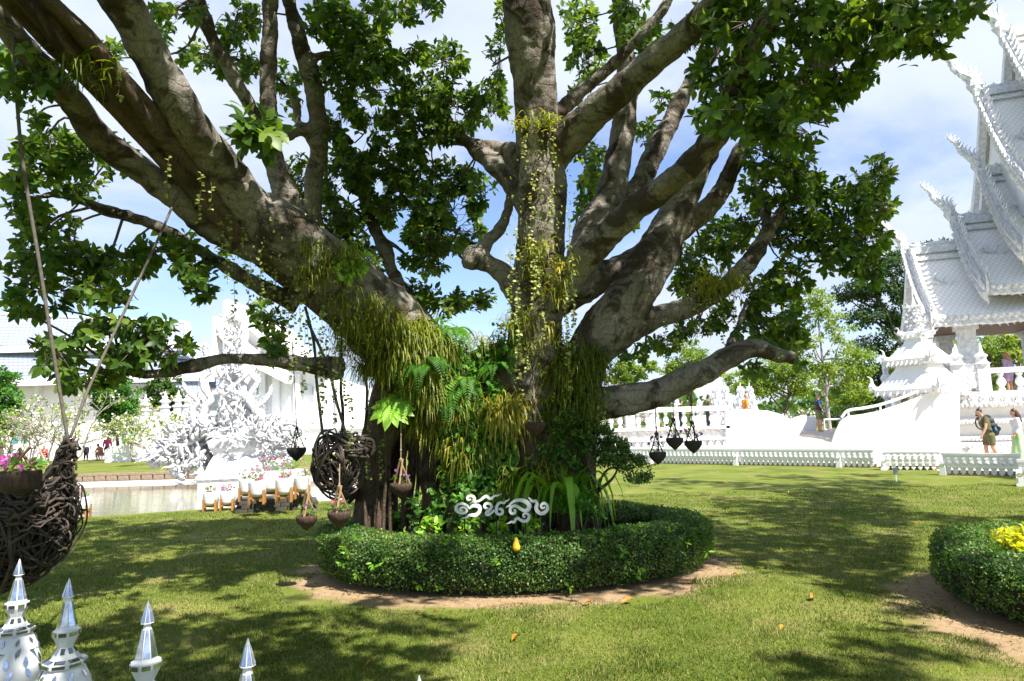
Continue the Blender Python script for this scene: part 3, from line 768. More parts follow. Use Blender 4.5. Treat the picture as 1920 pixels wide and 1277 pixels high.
# lumps and horizontal creases of the bark
disp = np.empty(len(V))
for i, v in enumerate(V):
    disp[i] = 0.022 * noise.noise((v[0] * 4.5, v[1] * 4.5, v[2] * 4.5)) + 0.014 * noise.noise((v[0] * 11, v[1] * 11, v[2] * 7)) + 0.008 * noise.noise((v[0] * 5, v[1] * 5, v[2] * 24)) - 0.012 * max(0, noise.noise((v[0] * 16, v[1] * 16, v[2] * 5)) - 0.15)
ctr = np.zeros_like(V)
me = raw_mesh('trunk', V, Fc)
nor = np.empty(len(V) * 3, np.float32); me.vertices.foreach_get('normal', nor); nor = nor.reshape(-1, 3)
V = V + nor * disp[:, None]
bpy.data.meshes.remove(me)
np_obj('trunk', V, Fc, 'bark', TREE, True)
rm = MB()
for li, L in enumerate(ROOTS):
    Q = limb_pts(L)
    P = Q[:, :3] + 0.03 * np.array([noise.noise_vector((q[0] * 2.7, q[1] * 2.7 + li, q[2] * 2.7)) for q in Q])
    rm.tube(P, np.maximum(Q[:, 3] * 0.9, 0.016), 10)
    # thin roots fused along each column
    for k in range(4):
        a = rng.random() * 6.28; o_ = np.array([math.cos(a), math.sin(a), 0])
        rm.tube(P + o_ * (Q[:, 3:] * 0.82) + 0.015 * rng.normal(size=3), np.maximum(Q[:, 3] * 0.22, 0.012), 6)
RV, RF = remeshed(rm, 0.022, 2, 0.5)
np_obj('root_columns', RV, RF, 'bark_dark', TREE, True)
V = np.vstack([V, RV]); Fc = np.vstack([Fc, RF + (len(V) - len(RV))])
TBVH = BVHTree.FromPolygons([tuple(v) for v in V.tolist()], [tuple(f) for f in Fc.tolist()])

# the dark stem braided from many aerial roots
bm_ = MB()
braid = np.array([[*at(a, b, c), w * c / FPX / 2] for a, b, c, w in
    [(640, 590, 7.9, 60), (540, 500, 7.3, 70), (430, 408, 6.78, 70), (345, 312, 6.4, 70), (255, 208, 5.9, 76), (165, 112, 5.4, 82), (80, 25, 4.95, 88), (-20, -75, 4.6, 92)]])
Q = catmull(braid, 8)
T = nrm(np.gradient(Q[:, :3], axis=0))
for s_ in range(9):
    ph = s_ * 2 * math.pi / 8; pts = []; rad = []
    for i in range(len(Q)):
        a = nrm(np.cross(T[i], (0, 0, 1.0))); b_ = np.cross(T[i], a)
        an = ph + i * 0.055 * (1 if s_ % 3 else -0.7) + 0.4 * noise.noise((i * 0.12, s_ * 3.1, 0))
        rr = Q[i, 3] * (0.74 if s_ < 8 else 0.0)
        pts.append(Q[i, :3] + rr * (math.cos(an) * a + math.sin(an) * b_))
        rad.append(Q[i, 3] * (0.29 + 0.12 * noise.noise((i * 0.15, s_ * 5.0, 2))) * (1 if s_ < 8 else 1.5))
    bm_.tube(pts, rad, 9)
BV, BF = remeshed(bm_, 0.015, 1, 0.5)
np_obj('braided_stem', BV, BF, 'bark_dark', TREE, True)
BBVH = BVHTree.FromPolygons([tuple(v) for v in BV.tolist()], [tuple(f) for f in BF.tolist()])
for k in range(0, len(Q), 2): NODES = np.vstack([NODES, [*Q[k, :3], Q[k, 3]]])
# free hanging aerial roots
ar = MB()
for px, py0, py1, d, w in ((708, 690, 1030, 7.75, 7), (722, 700, 1030, 7.75, 6), (684, 690, 1030, 7.75, 6), (757, 700, 1030, 8.1, 9), (783, 700, 1030, 8.2, 7), (797, 720, 1030, 8.0, 6), (730, 700, 1030, 7.9, 6), (640, 600, 820, 7.7, 5)):
    P = [at(px + 7 * noise.noise((px, t * 3, 0)), py0 + (py1 - py0) * t, d) for t in np.linspace(0, 1, 9)]
    ar.tube(P, w * d / FPX / 2 * np.linspace(0.8, 1.25, 9), 6)
ar.build('aerial_roots', 'bark_dark', TREE, True)

# ---- crown
REG = [  # px, py, rx, ry, depth, density, leaf scale
 # far upper left and left edge
 (40, 150, 55, 45, 5.6, 1.3, 1.0), (20, 110, 40, 30, 5.6, 1.1, 1.0), (70, 215, 30, 15, 5.8, .7, 1),
 (300, 60, 30, 45, 8.5, .6, 1), (200, 110, 40, 30, 7.5, .6, 1), (330, 20, 50, 22, 7.5, .9, 1), (440, 40, 45, 40, 8.6, 1.2, 1), (430, 110, 45, 32, 8.8, 1.1, 1), (370, 100, 40, 25, 9, .7, 1), (470, 140, 22, 22, 8.6, .8, 1),
 (540, 170, 22, 70, 9.4, .6, 1),
 (650, 40, 75, 50, 8.8, 1.6, 1), (690, 110, 55, 45, 8.6, 1.4, 1), (640, 150, 50, 50, 9.2, 1.3, 1), (720, 170, 30, 30, 8.4, .7, 1), (760, 12, 55, 22, 8.3, 1.2, 1), (810, 14, 18, 18, 8.2, .8, 1), (640, 235, 45, 35, 9.4, 1.0, 1),
 # middle left
 (775, 100, 28, 32, 8.8, .9, 1), (835, 115, 38, 38, 8.9, .9, 1), (800, 170, 60, 45, 9.0, 1.3, 1), (860, 200, 45, 50, 9.1, 1.2, 1), (790, 235, 80, 35, 9.2, 1.3, 1), (690, 235, 40, 35, 9.4, .9, 1), (920, 190, 30, 45, 9.0, .9, 1), (930, 120, 14, 70, 8.6, .9, .8), (945, 40, 14, 45, 8.4, 1.0, .8),
 (720, 300, 80, 40, 9.5, 1.4, 1), (650, 330, 50, 60, 9.6, 1.2, 1), (820, 330, 70, 35, 9.4, 1.0, 1), (880, 360, 45, 40, 9.2, .9, 1), (760, 380, 70, 40, 9.6, 1.2, 1), (830, 430, 75, 45, 9.4, 1.4, 1), (800, 480, 50, 32, 9.4, 1.1, 1), (700, 400, 45, 35, 9.8, .8, 1), (660, 440, 35, 45, 9.8, .9, 1), (850, 395, 50, 25, 9.3, .9, 1), (620, 400, 40, 60, 10, 1.2, 1), (560, 340, 30, 50, 10, .9, 1),
 (780, 550, 40, 30, 9.2, .9, 1), (830, 565, 60, 22, 9.0, 1.1, 1), (890, 560, 40, 20, 9.0, .9, 1), (690, 490, 25, 35, 9.4, .9, 1), (620, 470, 40, 40, 9.6, 1, 1),
 # right of the centre trunk
 (1085, 40, 35, 45, 9.2, 1.1, 1), (1100, 110, 35, 35, 9.3, 1.0, 1), (1090, 170, 30, 25, 9.2, .8, 1), (1200, 60, 40, 35, 8.2, 1.2, 1), (1185, 20, 35, 25, 8.4, 1, 1), (1110, 300, 30, 60, 9.8, .9, 1), (1210, 250, 25, 40, 9.8, .6, 1), (1100, 400, 25, 40, 9.8, .9, 1), (1240, 180, 20, 25, 9.4, .5, 1),
 # upper right
 (1310, 60, 50, 50, 7.2, 1.2, 1), (1390, 40, 70, 45, 6.4, 1.6, 1), (1340, 150, 50, 45, 6.6, 1.1, 1), (1430, 130, 60, 50, 6.0, 1.2, 1), (1370, 210, 70, 40, 5.9, 1.3, 1.05), (1440, 220, 70, 40, 5.7, 1.4, 1.05), (1490, 250, 45, 35, 5.8, .9, 1), (1500, 170, 55, 45, 6.2, 1.2, 1), (1540, 60, 70, 45, 6.2, 1.5, 1), (1500, 20, 60, 30, 6.0, 1.4, 1), (1620, 30, 70, 35, 6.0, 1.5, 1), (1700, 60, 55, 40, 5.9, 1.4, 1), (1765, 60, 42, 40, 5.7, 1.3, 1), (1700, 15, 80, 22, 5.8, 1.6, 1), (1790, 15, 45, 18, 5.6, 1.3, 1), (1560, 150, 45, 35, 6.6, 1.1, 1), (1605, 130, 35, 30, 6.6, 1.0, 1), (1590, 170, 25, 22, 6.8, .8, 1), (1620, 95, 30, 20, 6.4, 1, 1), (1840, 5, 35, 12, 5.5, .9, 1), (1540, 230, 22, 30, 6.2, .6, 1),
 # right middle
 (1440, 290, 55, 35, 8.0, 1.2, 1), (1500, 320, 45, 35, 8.2, 1.2, 1), (1450, 350, 60, 35, 8.6, 1.2, 1), (1530, 380, 55, 45, 8.6, 1.3, 1), (1600, 360, 40, 35, 8.6, 1.1, 1), (1645, 330, 32, 35, 8.6, 1.3, 1), (1640, 390, 38, 40, 8.5, 1.4, 1), (1560, 440, 60, 35, 8.6, 1.3, 1), (1620, 450, 48, 35, 8.4, 1.3, 1), (1625, 505, 30, 32, 8.2, 1.2, 1), (1560, 490, 40, 28, 8.4, .8, 1), (1490, 440, 50, 35, 8.8, 1.1, 1), (1490, 510, 40, 35, 8.6, 1.0, 1), (1400, 400, 30, 40, 9.2, .9, 1), (1340, 440, 35, 35, 9.4, 1.1, 1), (1290, 490, 35, 40, 9.5, 1.1, 1), (1370, 470, 30, 30, 9.3, .9, 1), (1300, 530, 45, 25, 9.3, 1.1, 1), (1440, 560, 55, 45, 8.4, 1.3, 1), (1470, 620, 40, 38, 8.2, 1.2, 1), (1420, 620, 40, 32, 8.0, 1.0, 1), (1500, 655, 22, 25, 8.0, .9, 1), (1370, 590, 40, 25, 8.4, .9, 1), (1240, 640, 30, 22, 8.8, .8, 1), (1300, 620, 35, 25, 8.6, .8, 1), (1190, 660, 25, 20, 8.4, .9, .9), (1180, 400, 20, 30, 9.8, .7, 1), (1420, 690, 28, 16, 7.5, .8, 1),
 # left middle
 (80, 270, 60, 35, 6.3, 1.2, 1), (140, 290, 55, 40, 6.4, 1.2, 1), (60, 330, 55, 35, 6.3, 1.0, 1), (210, 290, 40, 40, 7.0, .8, 1), (150, 350, 50, 22, 6.6, .9, 1), (40, 400, 45, 32, 6.4, 1.0, 1), (100, 420, 55, 25, 6.5, .8, 1), (60, 460, 50, 28, 6.4, 1.0, 1), (140, 480, 65, 28, 6.5, 1.3, 1), (220, 500, 65, 30, 6.6, 1.4, 1), (60, 520, 50, 30, 6.3, 1.1, 1), (150, 535, 60, 28, 6.4, 1.2, 1), (290, 470, 40, 28, 6.8, 1.0, 1), (350, 490, 45, 28, 6.9, 1.2, 1), (375, 535, 28, 28, 6.8, 1.1, 1), (330, 445, 30, 18, 6.9, .8, 1), (20, 570, 30, 25, 6.2, .8, 1), (90, 575, 45, 20, 6.3, .7, 1), (215, 555, 35, 25, 6.5, .9, 1),
 (270, 620, 60, 26, 6.5, 1.5, 1), (310, 650, 48, 28, 6.5, 1.5, 1), (235, 665, 50, 30, 6.4, 1.3, 1), (180, 610, 40, 28, 6.4, 1.1, 1), (120, 630, 35, 25, 6.2, .8, 1), (110, 675, 42, 28, 6.1, 1.2, 1), (150, 710, 40, 22, 6.1, 1.2, 1), (200, 715, 32, 22, 6.3, 1.0, 1), (80, 650, 30, 18, 6.1, .7, 1),
 (505, 600, 25, 22, 7.1, 1.0, 1), (520, 640, 32, 22, 7.1, 1.1, 1), (490, 575, 18, 14, 7.1, .6, 1),
 (340, 330, 30, 20, 7.2, .8, 1), (430, 460, 22, 18, 7.0, .6, 1),
]
lp, ld, ln_, lL, lW, lR = [], [], [], [], [], []
tw = MB()
def put_rosette(P, d, scale, kn, out, droop=0.3, size=(0.078, 0.052)):
    d = nrm(d)
    a = nrm(np.cross(d, (0.2, 0.1, 0.97))); b = np.cross(d, a)
    base = rng.random() * 6.28
    tint = np.clip(0.42 + 0.2 * rng.normal(), 0, 0.8)
    for j in range(kn):
        f = j / kn
        an = base + j * 2.4
        rad = math.cos(an) * a + math.sin(an) * b
        dv = d * (0.35 + 0.7 * f) + rad * (1.0 - 0.45 * f) + np.array([0, 0, -droop]) + 0.18 * rng.normal(size=3)
        nv = nrm(d * 0.6 - rad * 0.5 + np.array([0, 0, 0.75]) + 0.3 * rng.normal(size=3))
        L = (size[0] + size[1] * rng.random()) * scale
        out[0].append(P - d * 0.13 * (1 - f) * scale); out[1].append(dv); out[2].append(nv); out[3].append(L); out[4].append(L * (0.46 + 0.12 * rng.random()))
        out[5].append(np.clip(tint + 0.2 * rng.normal(), 0, 0.85) if rng.random() > 0.02 else 1.0)
crown = (lp, ld, ln_, lL, lW, lR)
for (px, py, rx, ry, d0, dens, sc_) in REG:
    C = at(px, py, d0)
    area = math.pi * rx * ry * (d0 / FPX) ** 2
    nt_ = max(3, int(area * 185 * dens))
    i = np.argmin(np.linalg.norm(NODES[:, :3] - C, axis=1) - 1.5 * NODES[:, 3])
    root = NODES[i, :3]
    dist = np.linalg.norm(C - root)
    mid = (root + C) / 2 + 0.12 * dist * rng.normal(size=3)
    if dist > 0.15: tw.tube(catmull([root, mid, C], 4), np.linspace(min(0.022, 0.008 + 0.008 * dist), 0.008, 9), 5)
    subs = []
    for k in range(max(2, nt_ // 7)):
        a = rng.random() * 6.28; q = math.sqrt(rng.random()) * 0.75
        S = at(px + rx * q * math.cos(a), py + ry * q * math.sin(a), d0 + 0.35 * rng.normal() * 0.6)
        subs.append(S); m_ = (C + S) / 2 + 0.05 * rng.normal(size=3)
        tw.tube([C, m_, S], [0.008, 0.006, 0.005], 4)
    subs = np.array(subs)
    for k in range(nt_):
        for _ in range(8):
            a = rng.random() * 6.28; q = rng.random() ** 0.45 * 1.08
            x, y = px + rx * q * math.cos(a), py + ry * q * math.sin(a)
            if noise.noise((x / 38, y / 38, d0)) > -0.22: break
        P = at(x, y, d0 + 0.33 * rng.normal())
        s_ = subs[np.argmin(np.linalg.norm(subs - P, axis=1))]
        dv = nrm(P - s_ + np.array([0, 0, 0.05]) + 0.1 * rng.normal(size=3))
        tw.tube([s_, (s_ + P) / 2 + 0.03 * rng.normal(size=3), P], [0.0045, 0.0035, 0.0025], 3)
        put_rosette(P, dv, sc_, int(rng.integers(6, 10)), crown)
# the big leaved clump sitting on the left trunk
for k in range(16):
    a = rng.random() * 6.28; q = math.sqrt(rng.random())
    P = at(475 + 55 * q * math.cos(a), 245 + 45 * q * math.sin(a), 6.1 + 0.15 * rng.normal())
    put_rosette(P, P - at(470, 290, 6.5), 1.7, 7, crown, 0.5)
A = [np.array(x) for x in crown]
V_, _, _ = leaf_arrays(A[0][:1], A[1][:1], A[2][:1], A[3][:1], A[4][:1])
q = A[0] - CAM; zc = q @ Fv; X = 960 + FPX * (q @ RT) / zc; Y = 638.5 - FPX * (q @ UPV) / zc
x_, y_, z_ = leaf_frames(A[1], A[2])
face = np.abs(np.sum(z_ * nrm(q), axis=1))
score = np.where((X > 10) & (X < 1910) & (Y > 10) & (Y < 900), A[3] / zc * (0.35 + face), 0)
order = np.argsort(-score)
big, rest = order[:300], order[300:]
# the 300 leaves that show largest, each an object
LM = []
for r_ in (0.15, 0.4, 0.62, 0.8):
    me = raw_mesh('leaf', LEAF[0], LEAF[1]); aa = me.attributes.new('rnd', 'FLOAT', 'POINT')
    aa.data.foreach_set('value', np.full(len(LEAF[0]), r_, np.float32)); me.materials.append(MATS['leaf']); LM.append(me)
for i in big:
    o = bpy.data.objects.new('leaf', LM[int(np.clip(A[5][i] * 4.5, 0, 3))]); COL.objects.link(o); o.parent = TREE
    L, Wd = float(A[3][i]), float(A[4][i]); p = A[0][i] - WL[TREE.name]
    o.matrix_local = Matrix(((x_[i][0] * Wd, y_[i][0] * L, z_[i][0] * L, p[0]), (x_[i][1] * Wd, y_[i][1] * L, z_[i][1] * L, p[1]), (x_[i][2] * Wd, y_[i][2] * L, z_[i][2] * L, p[2]), (0, 0, 0, 1)))
o = leaves_obj('crown', A[0][rest], A[1][rest], A[2][rest], A[3][rest], A[4][rest], 'leaf', TREE, LEAF, A[5][rest]); tag(o, kind='stuff')
tw.build('twigs', 'twig', TREE, True)

# ---- the rest of the crown overhead, out of the picture, shaped to place the lawn's shade
def want(px, py):
    if py < 876: return 0.0
    if px > 1690: return 0.02 if py < 1110 else 0.20
    if px < 620 and py < 975: return 0.15
    if py > 1120: return 0.16 if px > 850 else 0.62
    if 600 < px <= 1200 and py < 1010: return 0.70
    if 1180 < px and py < 1112: return 0.6
    if px < 620: return 0.72
    return 0.5
def shade_twigs(n, lo, hi):
    out = ([], [], [], [], [], [])
    C = []
    P = rng.random((n, 3)) * (np.array(hi) - np.array(lo)) + np.array(lo)
    for p in P:
        x, y, z = proj(p)
        if z > 0.3 and -60 < x < 1980 and -60 < y < 1340: continue
        g = p - SUNV * (p[2] / SUNV[2])
        gx, gy, gz = proj(g)
        if g[1] > 19.5: continue
        if gz > 0.5 and -100 < gx < 2020 and gy < 1400: w = want(gx, gy)
        else: w = 0.5
        if 0.5 + 0.95 * noise.noise((g[0] * 0.62, g[1] * 0.42, 3.3)) + 0.10 * rng.normal() > w: continue  # keeps a twig only where its shadow is wanted on the ground
        C.append(p)
        put_rosette(p, rng.normal(size=3) + (0, 0, 0.6), 1.9, 7, out)
    return [np.array(v) for v in out], np.array(C)
S, Cs = shade_twigs(19000, (-9.5, -6.5, 5.0), (9.5, 13.5, 11.0))
o = leaves_obj('unseen_shade_crown', S[0], S[1], S[2], S[3], S[4], 'leaf', TREE, DIAM, S[5]); tag(o, kind='stuff')
NB = empty('unseen_shade_tree', (21.5, 6.0, 0), 'tall leafy tree out of view, its crown shaped to shade the lawn before the temple court', 'tree')  # unseen tree put in to shade the right side of the lawn
S, Cs = shade_twigs(9000, (9.5, 1.0, 7.0), (24, 17.5, 14.5))
o = leaves_obj('crown', S[0], S[1], S[2], S[3], S[4], 'leaf', NB, DIAM, S[5]); tag(o, kind='stuff')
t = MB(); t.tube(catmull([(21.5, 6, -0.1), (21.3, 6.1, 3), (20.5, 6.6, 7), (18.5, 7.5, 10)], 5), np.linspace(0.45, 0.15, 16), 10)
for e in ((16, 12, 12), (13, 5, 11), (21, 14, 12), (22, 3, 12)): t.tube(catmull([(20.9, 6.3, 5.5), (np.array((20.5, 6.6, 7)) + e) / 2, e], 5), np.linspace(0.2, 0.04, 11), 7)
t.build('trunk', 'bg_trunk', NB, True)
# ================================================================== WHITE TEMPLE (right)
PHI = RAD(-20)
EU, EV = np.array([math.cos(PHI), math.sin(PHI), 0]), np.array([-math.sin(PHI), math.cos(PHI), 0])
EZ = np.array([0, 0, 1.0])
A0 = at(1705, 476, 29.5); A0[2] = 0
def tp(u, v, z): return A0 + EU * u + EV * v + EZ * z
def on_v(px, py, v):
    q = ray(px, py); n = EV
    t = ((A0 + EV * v - CAM) @ n) / (q @ n); P = CAM + q * t
    return (P - A0) @ EU, P[2]
m, nt, b = newmat('roof_tile')
b.inputs['Roughness'].default_value = 0.55
tcn = N(nt, 'ShaderNodeTexCoord')
cols = []
for ang in (0.72, -0.72):
    mp = N(nt, 'ShaderNodeMapping'); mp.inputs['Rotation'].default_value = (0, ang, 0)
    rot = N(nt, 'ShaderNodeMapping'); rot.inputs['Rotation'].default_value = (0, 0, -PHI)
    nt.links.new(tcn.outputs['Object'], rot.inputs[0]); nt.links.new(rot.outputs[0], mp.inputs[0])
    wv = N(nt, 'ShaderNodeTexWave', wave_type='BANDS', bands_direction='X', wave_profile='SAW'); wv.inputs['Scale'].default_value = 2.0
    wv.inputs['Distortion'].default_value = 0.0
    nt.links.new(mp.outputs[0], wv.inputs['Vector']); cols.append(wv)
mn = N(nt, 'ShaderNodeMath', operation='MINIMUM'); nt.links.new(cols[0].outputs['Fac'], mn.inputs[0]); nt.links.new(cols[1].outputs['Fac'], mn.inputs[1])
rr_ = ramp(nt, mn.outputs[0], [(0.0, (0.58, 0.56, 0.52)), (0.16, (0.82, 0.79, 0.73)), (0.5, (0.86, 0.84, 0.80))])
nt.links.new(rr_.outputs[0], b.inputs['Base Color']); add_bump(nt, b, mn.outputs[0], 0.6, 0.04)

TEMPLE = empty('white_temple', A0, 'ornate white temple with stacked tiled roofs and flame finials', 'temple')
def roof_profile(w, zr, ze, n=9, sag=0.12):
    out = []
    for i in range(n):
        t = i / (n - 1)
        out.append((-w * t, zr - (zr - ze) * (t - sag * math.sin(math.pi * t) * -1.0 * 1.0 if False else t + sag * math.sin(math.pi * t))))
    return out
def naga_finial(mb, p, out, up, L):
    """long curved roof-end finial: an S-neck built from a tapering tube with flame tongues along it"""
    out, up = nrm(out), nrm(up)
    C = [np.asarray(p) + out * (x * L) + up * (y * L) for x, y in ((0.0, 0.0), (0.10, 0.10), (0.10, 0.26), (0.24, 0.38), (0.36, 0.52), (0.42, 0.70), (0.55, 0.86), (0.60, 1.0))]
    Q = catmull(C, 4)
    mb.tube(Q, np.linspace(0.10, 0.006, len(Q)) * L * np.where(np.arange(len(Q)) % 5 < 3, 1, 0.75), 6)
    for k in range(2, len(Q) - 3, 2):
        s = 1 - k / len(Q)
        mb.flame(Q[k], -out * 0.7 + up * 0.6, up, L * (0.12 + 0.30 * s), L * 0.09 * (0.4 + s), 0.9, n=7)
        mb.flame(Q[k], out * 0.9 + up * 0.25, up, L * (0.10 + 0.22 * s), L * 0.07 * (0.4 + s), 1.1, n=7)
    mb.blob(np.asarray(p) + out * 0.02 * L - up * 0.1 * L, (0.1 * L, 0.1 * L, 0.16 * L), 8, 5)
    mb.flame(np.asarray(p) - up * 0.14 * L, out * 0.35 - up, out, L * 0.34, L * 0.08, -0.9, n=7)
def roof_tier(u0, u1, w, zr, ze, fin, crest=True, vof=0.0):
    prof = roof_profile(w, zr, ze)
    n = len(prof)
    r = MB()
    for sgn in (-1, 1):
        V = []
        for (v, z) in prof:
            vv = v if sgn < 0 else -v
            V += [tp(u0, vv + vof, z), tp(u1, vv + vof, z), tp(u0, vv + vof, z - 0.16), tp(u1, vv + vof, z - 0.16)]
        Fc = []
        for i in range(n - 1):
            a, b_ = 4 * i, 4 * (i + 1)
            Fc += [(a, a + 1, b_ + 1, b_), (a + 2, b_ + 2, b_ + 3, a + 3), (a, b_, b_ + 2, a + 2), (a + 1, a + 3, b_ + 3, b_ + 1)]
        e = 4 * (n - 1)
        Fc += [(e, e + 1, e + 3, e + 2)]
        r.add(V, Fc)
    roof = r.build('roof_tier', 'roof_tile', TEMPLE)
    # gable board along the rake, with scales of flame
    g = MB()
    for sgn in (-1, 1):
        for i in range(n - 1):
            (va, za), (vb, zb) = prof[i], prof[i + 1]
            if sgn > 0: va, vb = -va, -vb
            pa, pb = tp(u0 - 0.12, va + vof, za), tp(u0 - 0.12, vb + vof, zb)
            g.add([pa + EZ * 0.22, pb + EZ * 0.22, pb - EZ * 0.34, pa - EZ * 0.34] + [q + EU * 0.3 for q in (pa + EZ * 0.22, pb + EZ * 0.22, pb - EZ * 0.34, pa - EZ * 0.34)],
                  [(0, 1, 2, 3), (7, 6, 5, 4), (0, 4, 5, 1), (1, 5, 6, 2), (2, 6, 7, 3), (3, 7, 4, 0)])
            if sgn < 0:
                for f in (0.15, 0.5, 0.85):
                    p = pa + (pb - pa) * f
                    g.flame(p + EZ * 0.16 + EU * 0.1, nrm(-EV * 0.5 + EZ), -EV, 0.45 + 0.25 * rng.random(), 0.22, 0.9, n=7); g.flame(p + EZ * 0.1 - EU * 0.1, nrm(-EV * 0.6 + EZ * 0.5 - EU * 0.6), EZ, 0.4 + 0.2 * rng.random(), 0.18, 1.1, n=6)
                    g.flame(p - EZ * 0.26, nrm(-EU * 0.35 - EZ * 0.8 + EV * 0.3), -EU, 0.4 + 0.3 * rng.random(), 0.2, -0.9, n=6)
                    g.blob(p - EU * 0.03 - EZ * 0.05, (0.09, 0.1, 0.16), 6, 4)
    # hooked end at the foot of the rake
    pe = tp(u0 - 0.05, prof[-1][0] + vof, prof[-1][1])
    for k in range(5): g.flame(pe + EZ * (0.12 * k - 0.2), nrm(-EV + EZ * (0.2 + 0.15 * k) - EU * 0.25), EZ, 0.55 - 0.05 * k, 0.2, 0.9, n=7)
    g.build('gable_board', 'white_relief', roof)
    f = MB(); naga_finial(f, tp(u0 - 0.1, vof, zr + 0.15), -EU, EZ, fin); f.build('roof_finial', 'white_relief', roof)
    # ridge with cresting
    c = MB()
    c.box(tp((u0 + u1) / 2, vof, zr + 0.08), (u1 - u0, 0.34, 0.3), np.stack([EU, EV, EZ], 1))
    c.box(tp((u0 + u1) / 2, vof - 0.34, zr - 0.36), (u1 - u0, 0.12, 0.12), np.stack([EU, EV, EZ], 1))
    x = u0 + 0.5
    while crest and x < min(u1, u0 + 6):
        c.flame(tp(x, vof, zr + 0.2), nrm(-EU * 0.5 + EZ), -EU, 0.72, 0.2, 1.0, n=8)
        c.flame(tp(x + 0.08, vof, zr + 0.2), nrm(EU * 0.3 + EZ * 0.6), EU, 0.34, 0.12, 1.2, n=6)
        x += 0.44
    c.build('ridge_cresting', 'white_relief', roof)
    # corner swirls on the slope and fringe below the eave
    e = MB()
    ve, zee = prof[-1]
    e.box(tp((u0 + u1) / 2, ve + vof + 0.02, zee - 0.14), (u1 - u0, 0.16, 0.34), np.stack([EU, EV, EZ], 1))
    x = u0 + 0.1
    while x < min(u1, u0 + 7):
        dz = 0.12 * math.sin((x - u0) * 2.4) ** 2
        e.flame(tp(x, ve + vof - 0.06, zee - 0.22), nrm(-EZ + EU * 0.35), EU, 0.42 + dz, 0.17, 1.1, n=6)
        e.flame(tp(x + 0.1, ve + vof - 0.08, zee - 0.12), nrm(EU * 0.9 - EZ * 0.2), EZ, 0.34, 0.15, 1.3, n=6)
        e.blob(tp(x, ve + vof - 0.06, zee - 0.05), (0.1, 0.08, 0.09), 6, 4)
        x += 0.24
    v2, z2 = prof[3]
    for k in range(7):
        e.flame(tp(u0 + 0.35 + 0.12 * k, v2 + vof - 0.08, z2 + 0.12 - 0.05 * k), nrm(EU + EZ * (0.5 - 0.2 * k) - EV * 0.25), EZ, 0.5, 0.17, 1.2 if k % 2 else -1.2, n=7)
    e.build('eave_fringe', 'white_relief', roof)
    # closed gable wall behind the board
    gw = MB()
    poly = [(v * 0.93, z - 0.25) for v, z in prof] ; poly = [(-v, z) for v, z in reversed(poly)][:-1] + poly
    gw.prism(poly, tp(u0 + 0.3, vof, 0), EV, EZ, EU * 0.2)
    gw.build('gable_wall', 'white', roof)
    return roof
roof_tier(0.0, 9, 3.0, 8.45, 5.25, 1.55)
roof_tier(1.92, 12, 3.1, 9.55, 6.3, 1.9)
roof_tier(3.1, 14, 3.5, 11.5, 7.6, 1.9)
roof_tier(3.35, 16, 4.6, 15.0, 9.4, 2.3)
roof_tier(4.5, 18, 5.0, 17.4, 11.5, 2.3)

# columns, terrace, balustrade
def frame_box(mb, u0, u1, v0, v1, z0, z1, top=1.0):
    mb.box(tp((u0 + u1) / 2, (v0 + v1) / 2, (z0 + z1) / 2), (u1 - u0, v1 - v0, z1 - z0), np.stack([EU, EV, EZ], 1), top)
VP = -2.3
uc, _ = on_v(1818, 690, VP)
_, zfloor = on_v(1850, 740, -3.0)
for du, dv in ((0.0, 0.0), (3.4, 0.0), (0.2, 4.3), (3.4, 4.3)):
    c = MB(); frame_box(c, uc + du - 0.27, uc + du + 0.27, VP + dv - 0.27, VP + dv + 0.27, zfloor, 5.3)
    frame_box(c, uc + du - 0.38, uc + du + 0.38, VP + dv - 0.38, VP + dv + 0.38, zfloor, zfloor + 0.35)
    frame_box(c, uc + du - 0.36, uc + du + 0.36, VP + dv - 0.36, VP + dv + 0.36, 4.75, 5.0)
    for k in range(4):
        for s_ in (-1, 1): c.flame(tp(uc + du + s_ * 0.25, VP + dv - 0.27, zfloor + 0.4 + 0.16 * k), nrm(EZ + EU * s_ * 0.4), EU * s_, 0.5, 0.16, 1.0, n=6)
    c.build('column', 'white_relief', TEMPLE)
s_ = MB(); frame_box(s_, 0.35, 9, -2.75, 2.75, 4.98, 5.08); s_.build('porch_ceiling', 'soffit_brown', TEMPLE)
ul, _ = on_v(1795, 800, -3.3)
te = MB()
zf = zfloor
for (pad, z0, z1) in ((0.35, 0.02, 0.28), (0.22, 0.28, 0.5), (0.05, 0.5, zf * 0.55), (0.14, zf * 0.55, zf * 0.62), (0.02, zf * 0.62, zf * 0.78), (0.2, zf * 0.78, zf * 0.86), (0.32, zf * 0.86, zf)):
    frame_box(te, ul - pad + 0.1, 14, -3.3 - pad, 4.0, z0, z1)
te.build('terrace', 'white', TEMPLE)
orn = MB()
x = ul
while x < ul + 5.5:
    for z, L, w in ((zf * 0.80, 0.36, 0.16), (zf * 0.9, 0.34, 0.14)):
        orn.flame(tp(x, -3.62, z), nrm(EU + EZ * 0.5), EZ, L, w, 1.2, n=7)
        orn.flame(tp(x + 0.2, -3.62, z + 0.1), nrm(-EU + EZ * 0.6), EZ, L * 0.8, w * 0.8, 1.2, n=7)
        orn.flame(tp(x + 0.1, -3.64, z + 0.05), nrm(EZ + EU * 0.2 * rng.normal()), EU, L * 0.9, w * 0.7, 1.0, n=7)
    x += 0.34
for k in range(16):
    orn.flame(tp(ul - 0.25, -3.4, zf * (0.3 + 0.05 * k)), nrm(-EU * 0.7 + EZ * rng.normal() * 0.7 - EV * 0.3), EZ, 0.5, 0.22, 1.1, n=7)
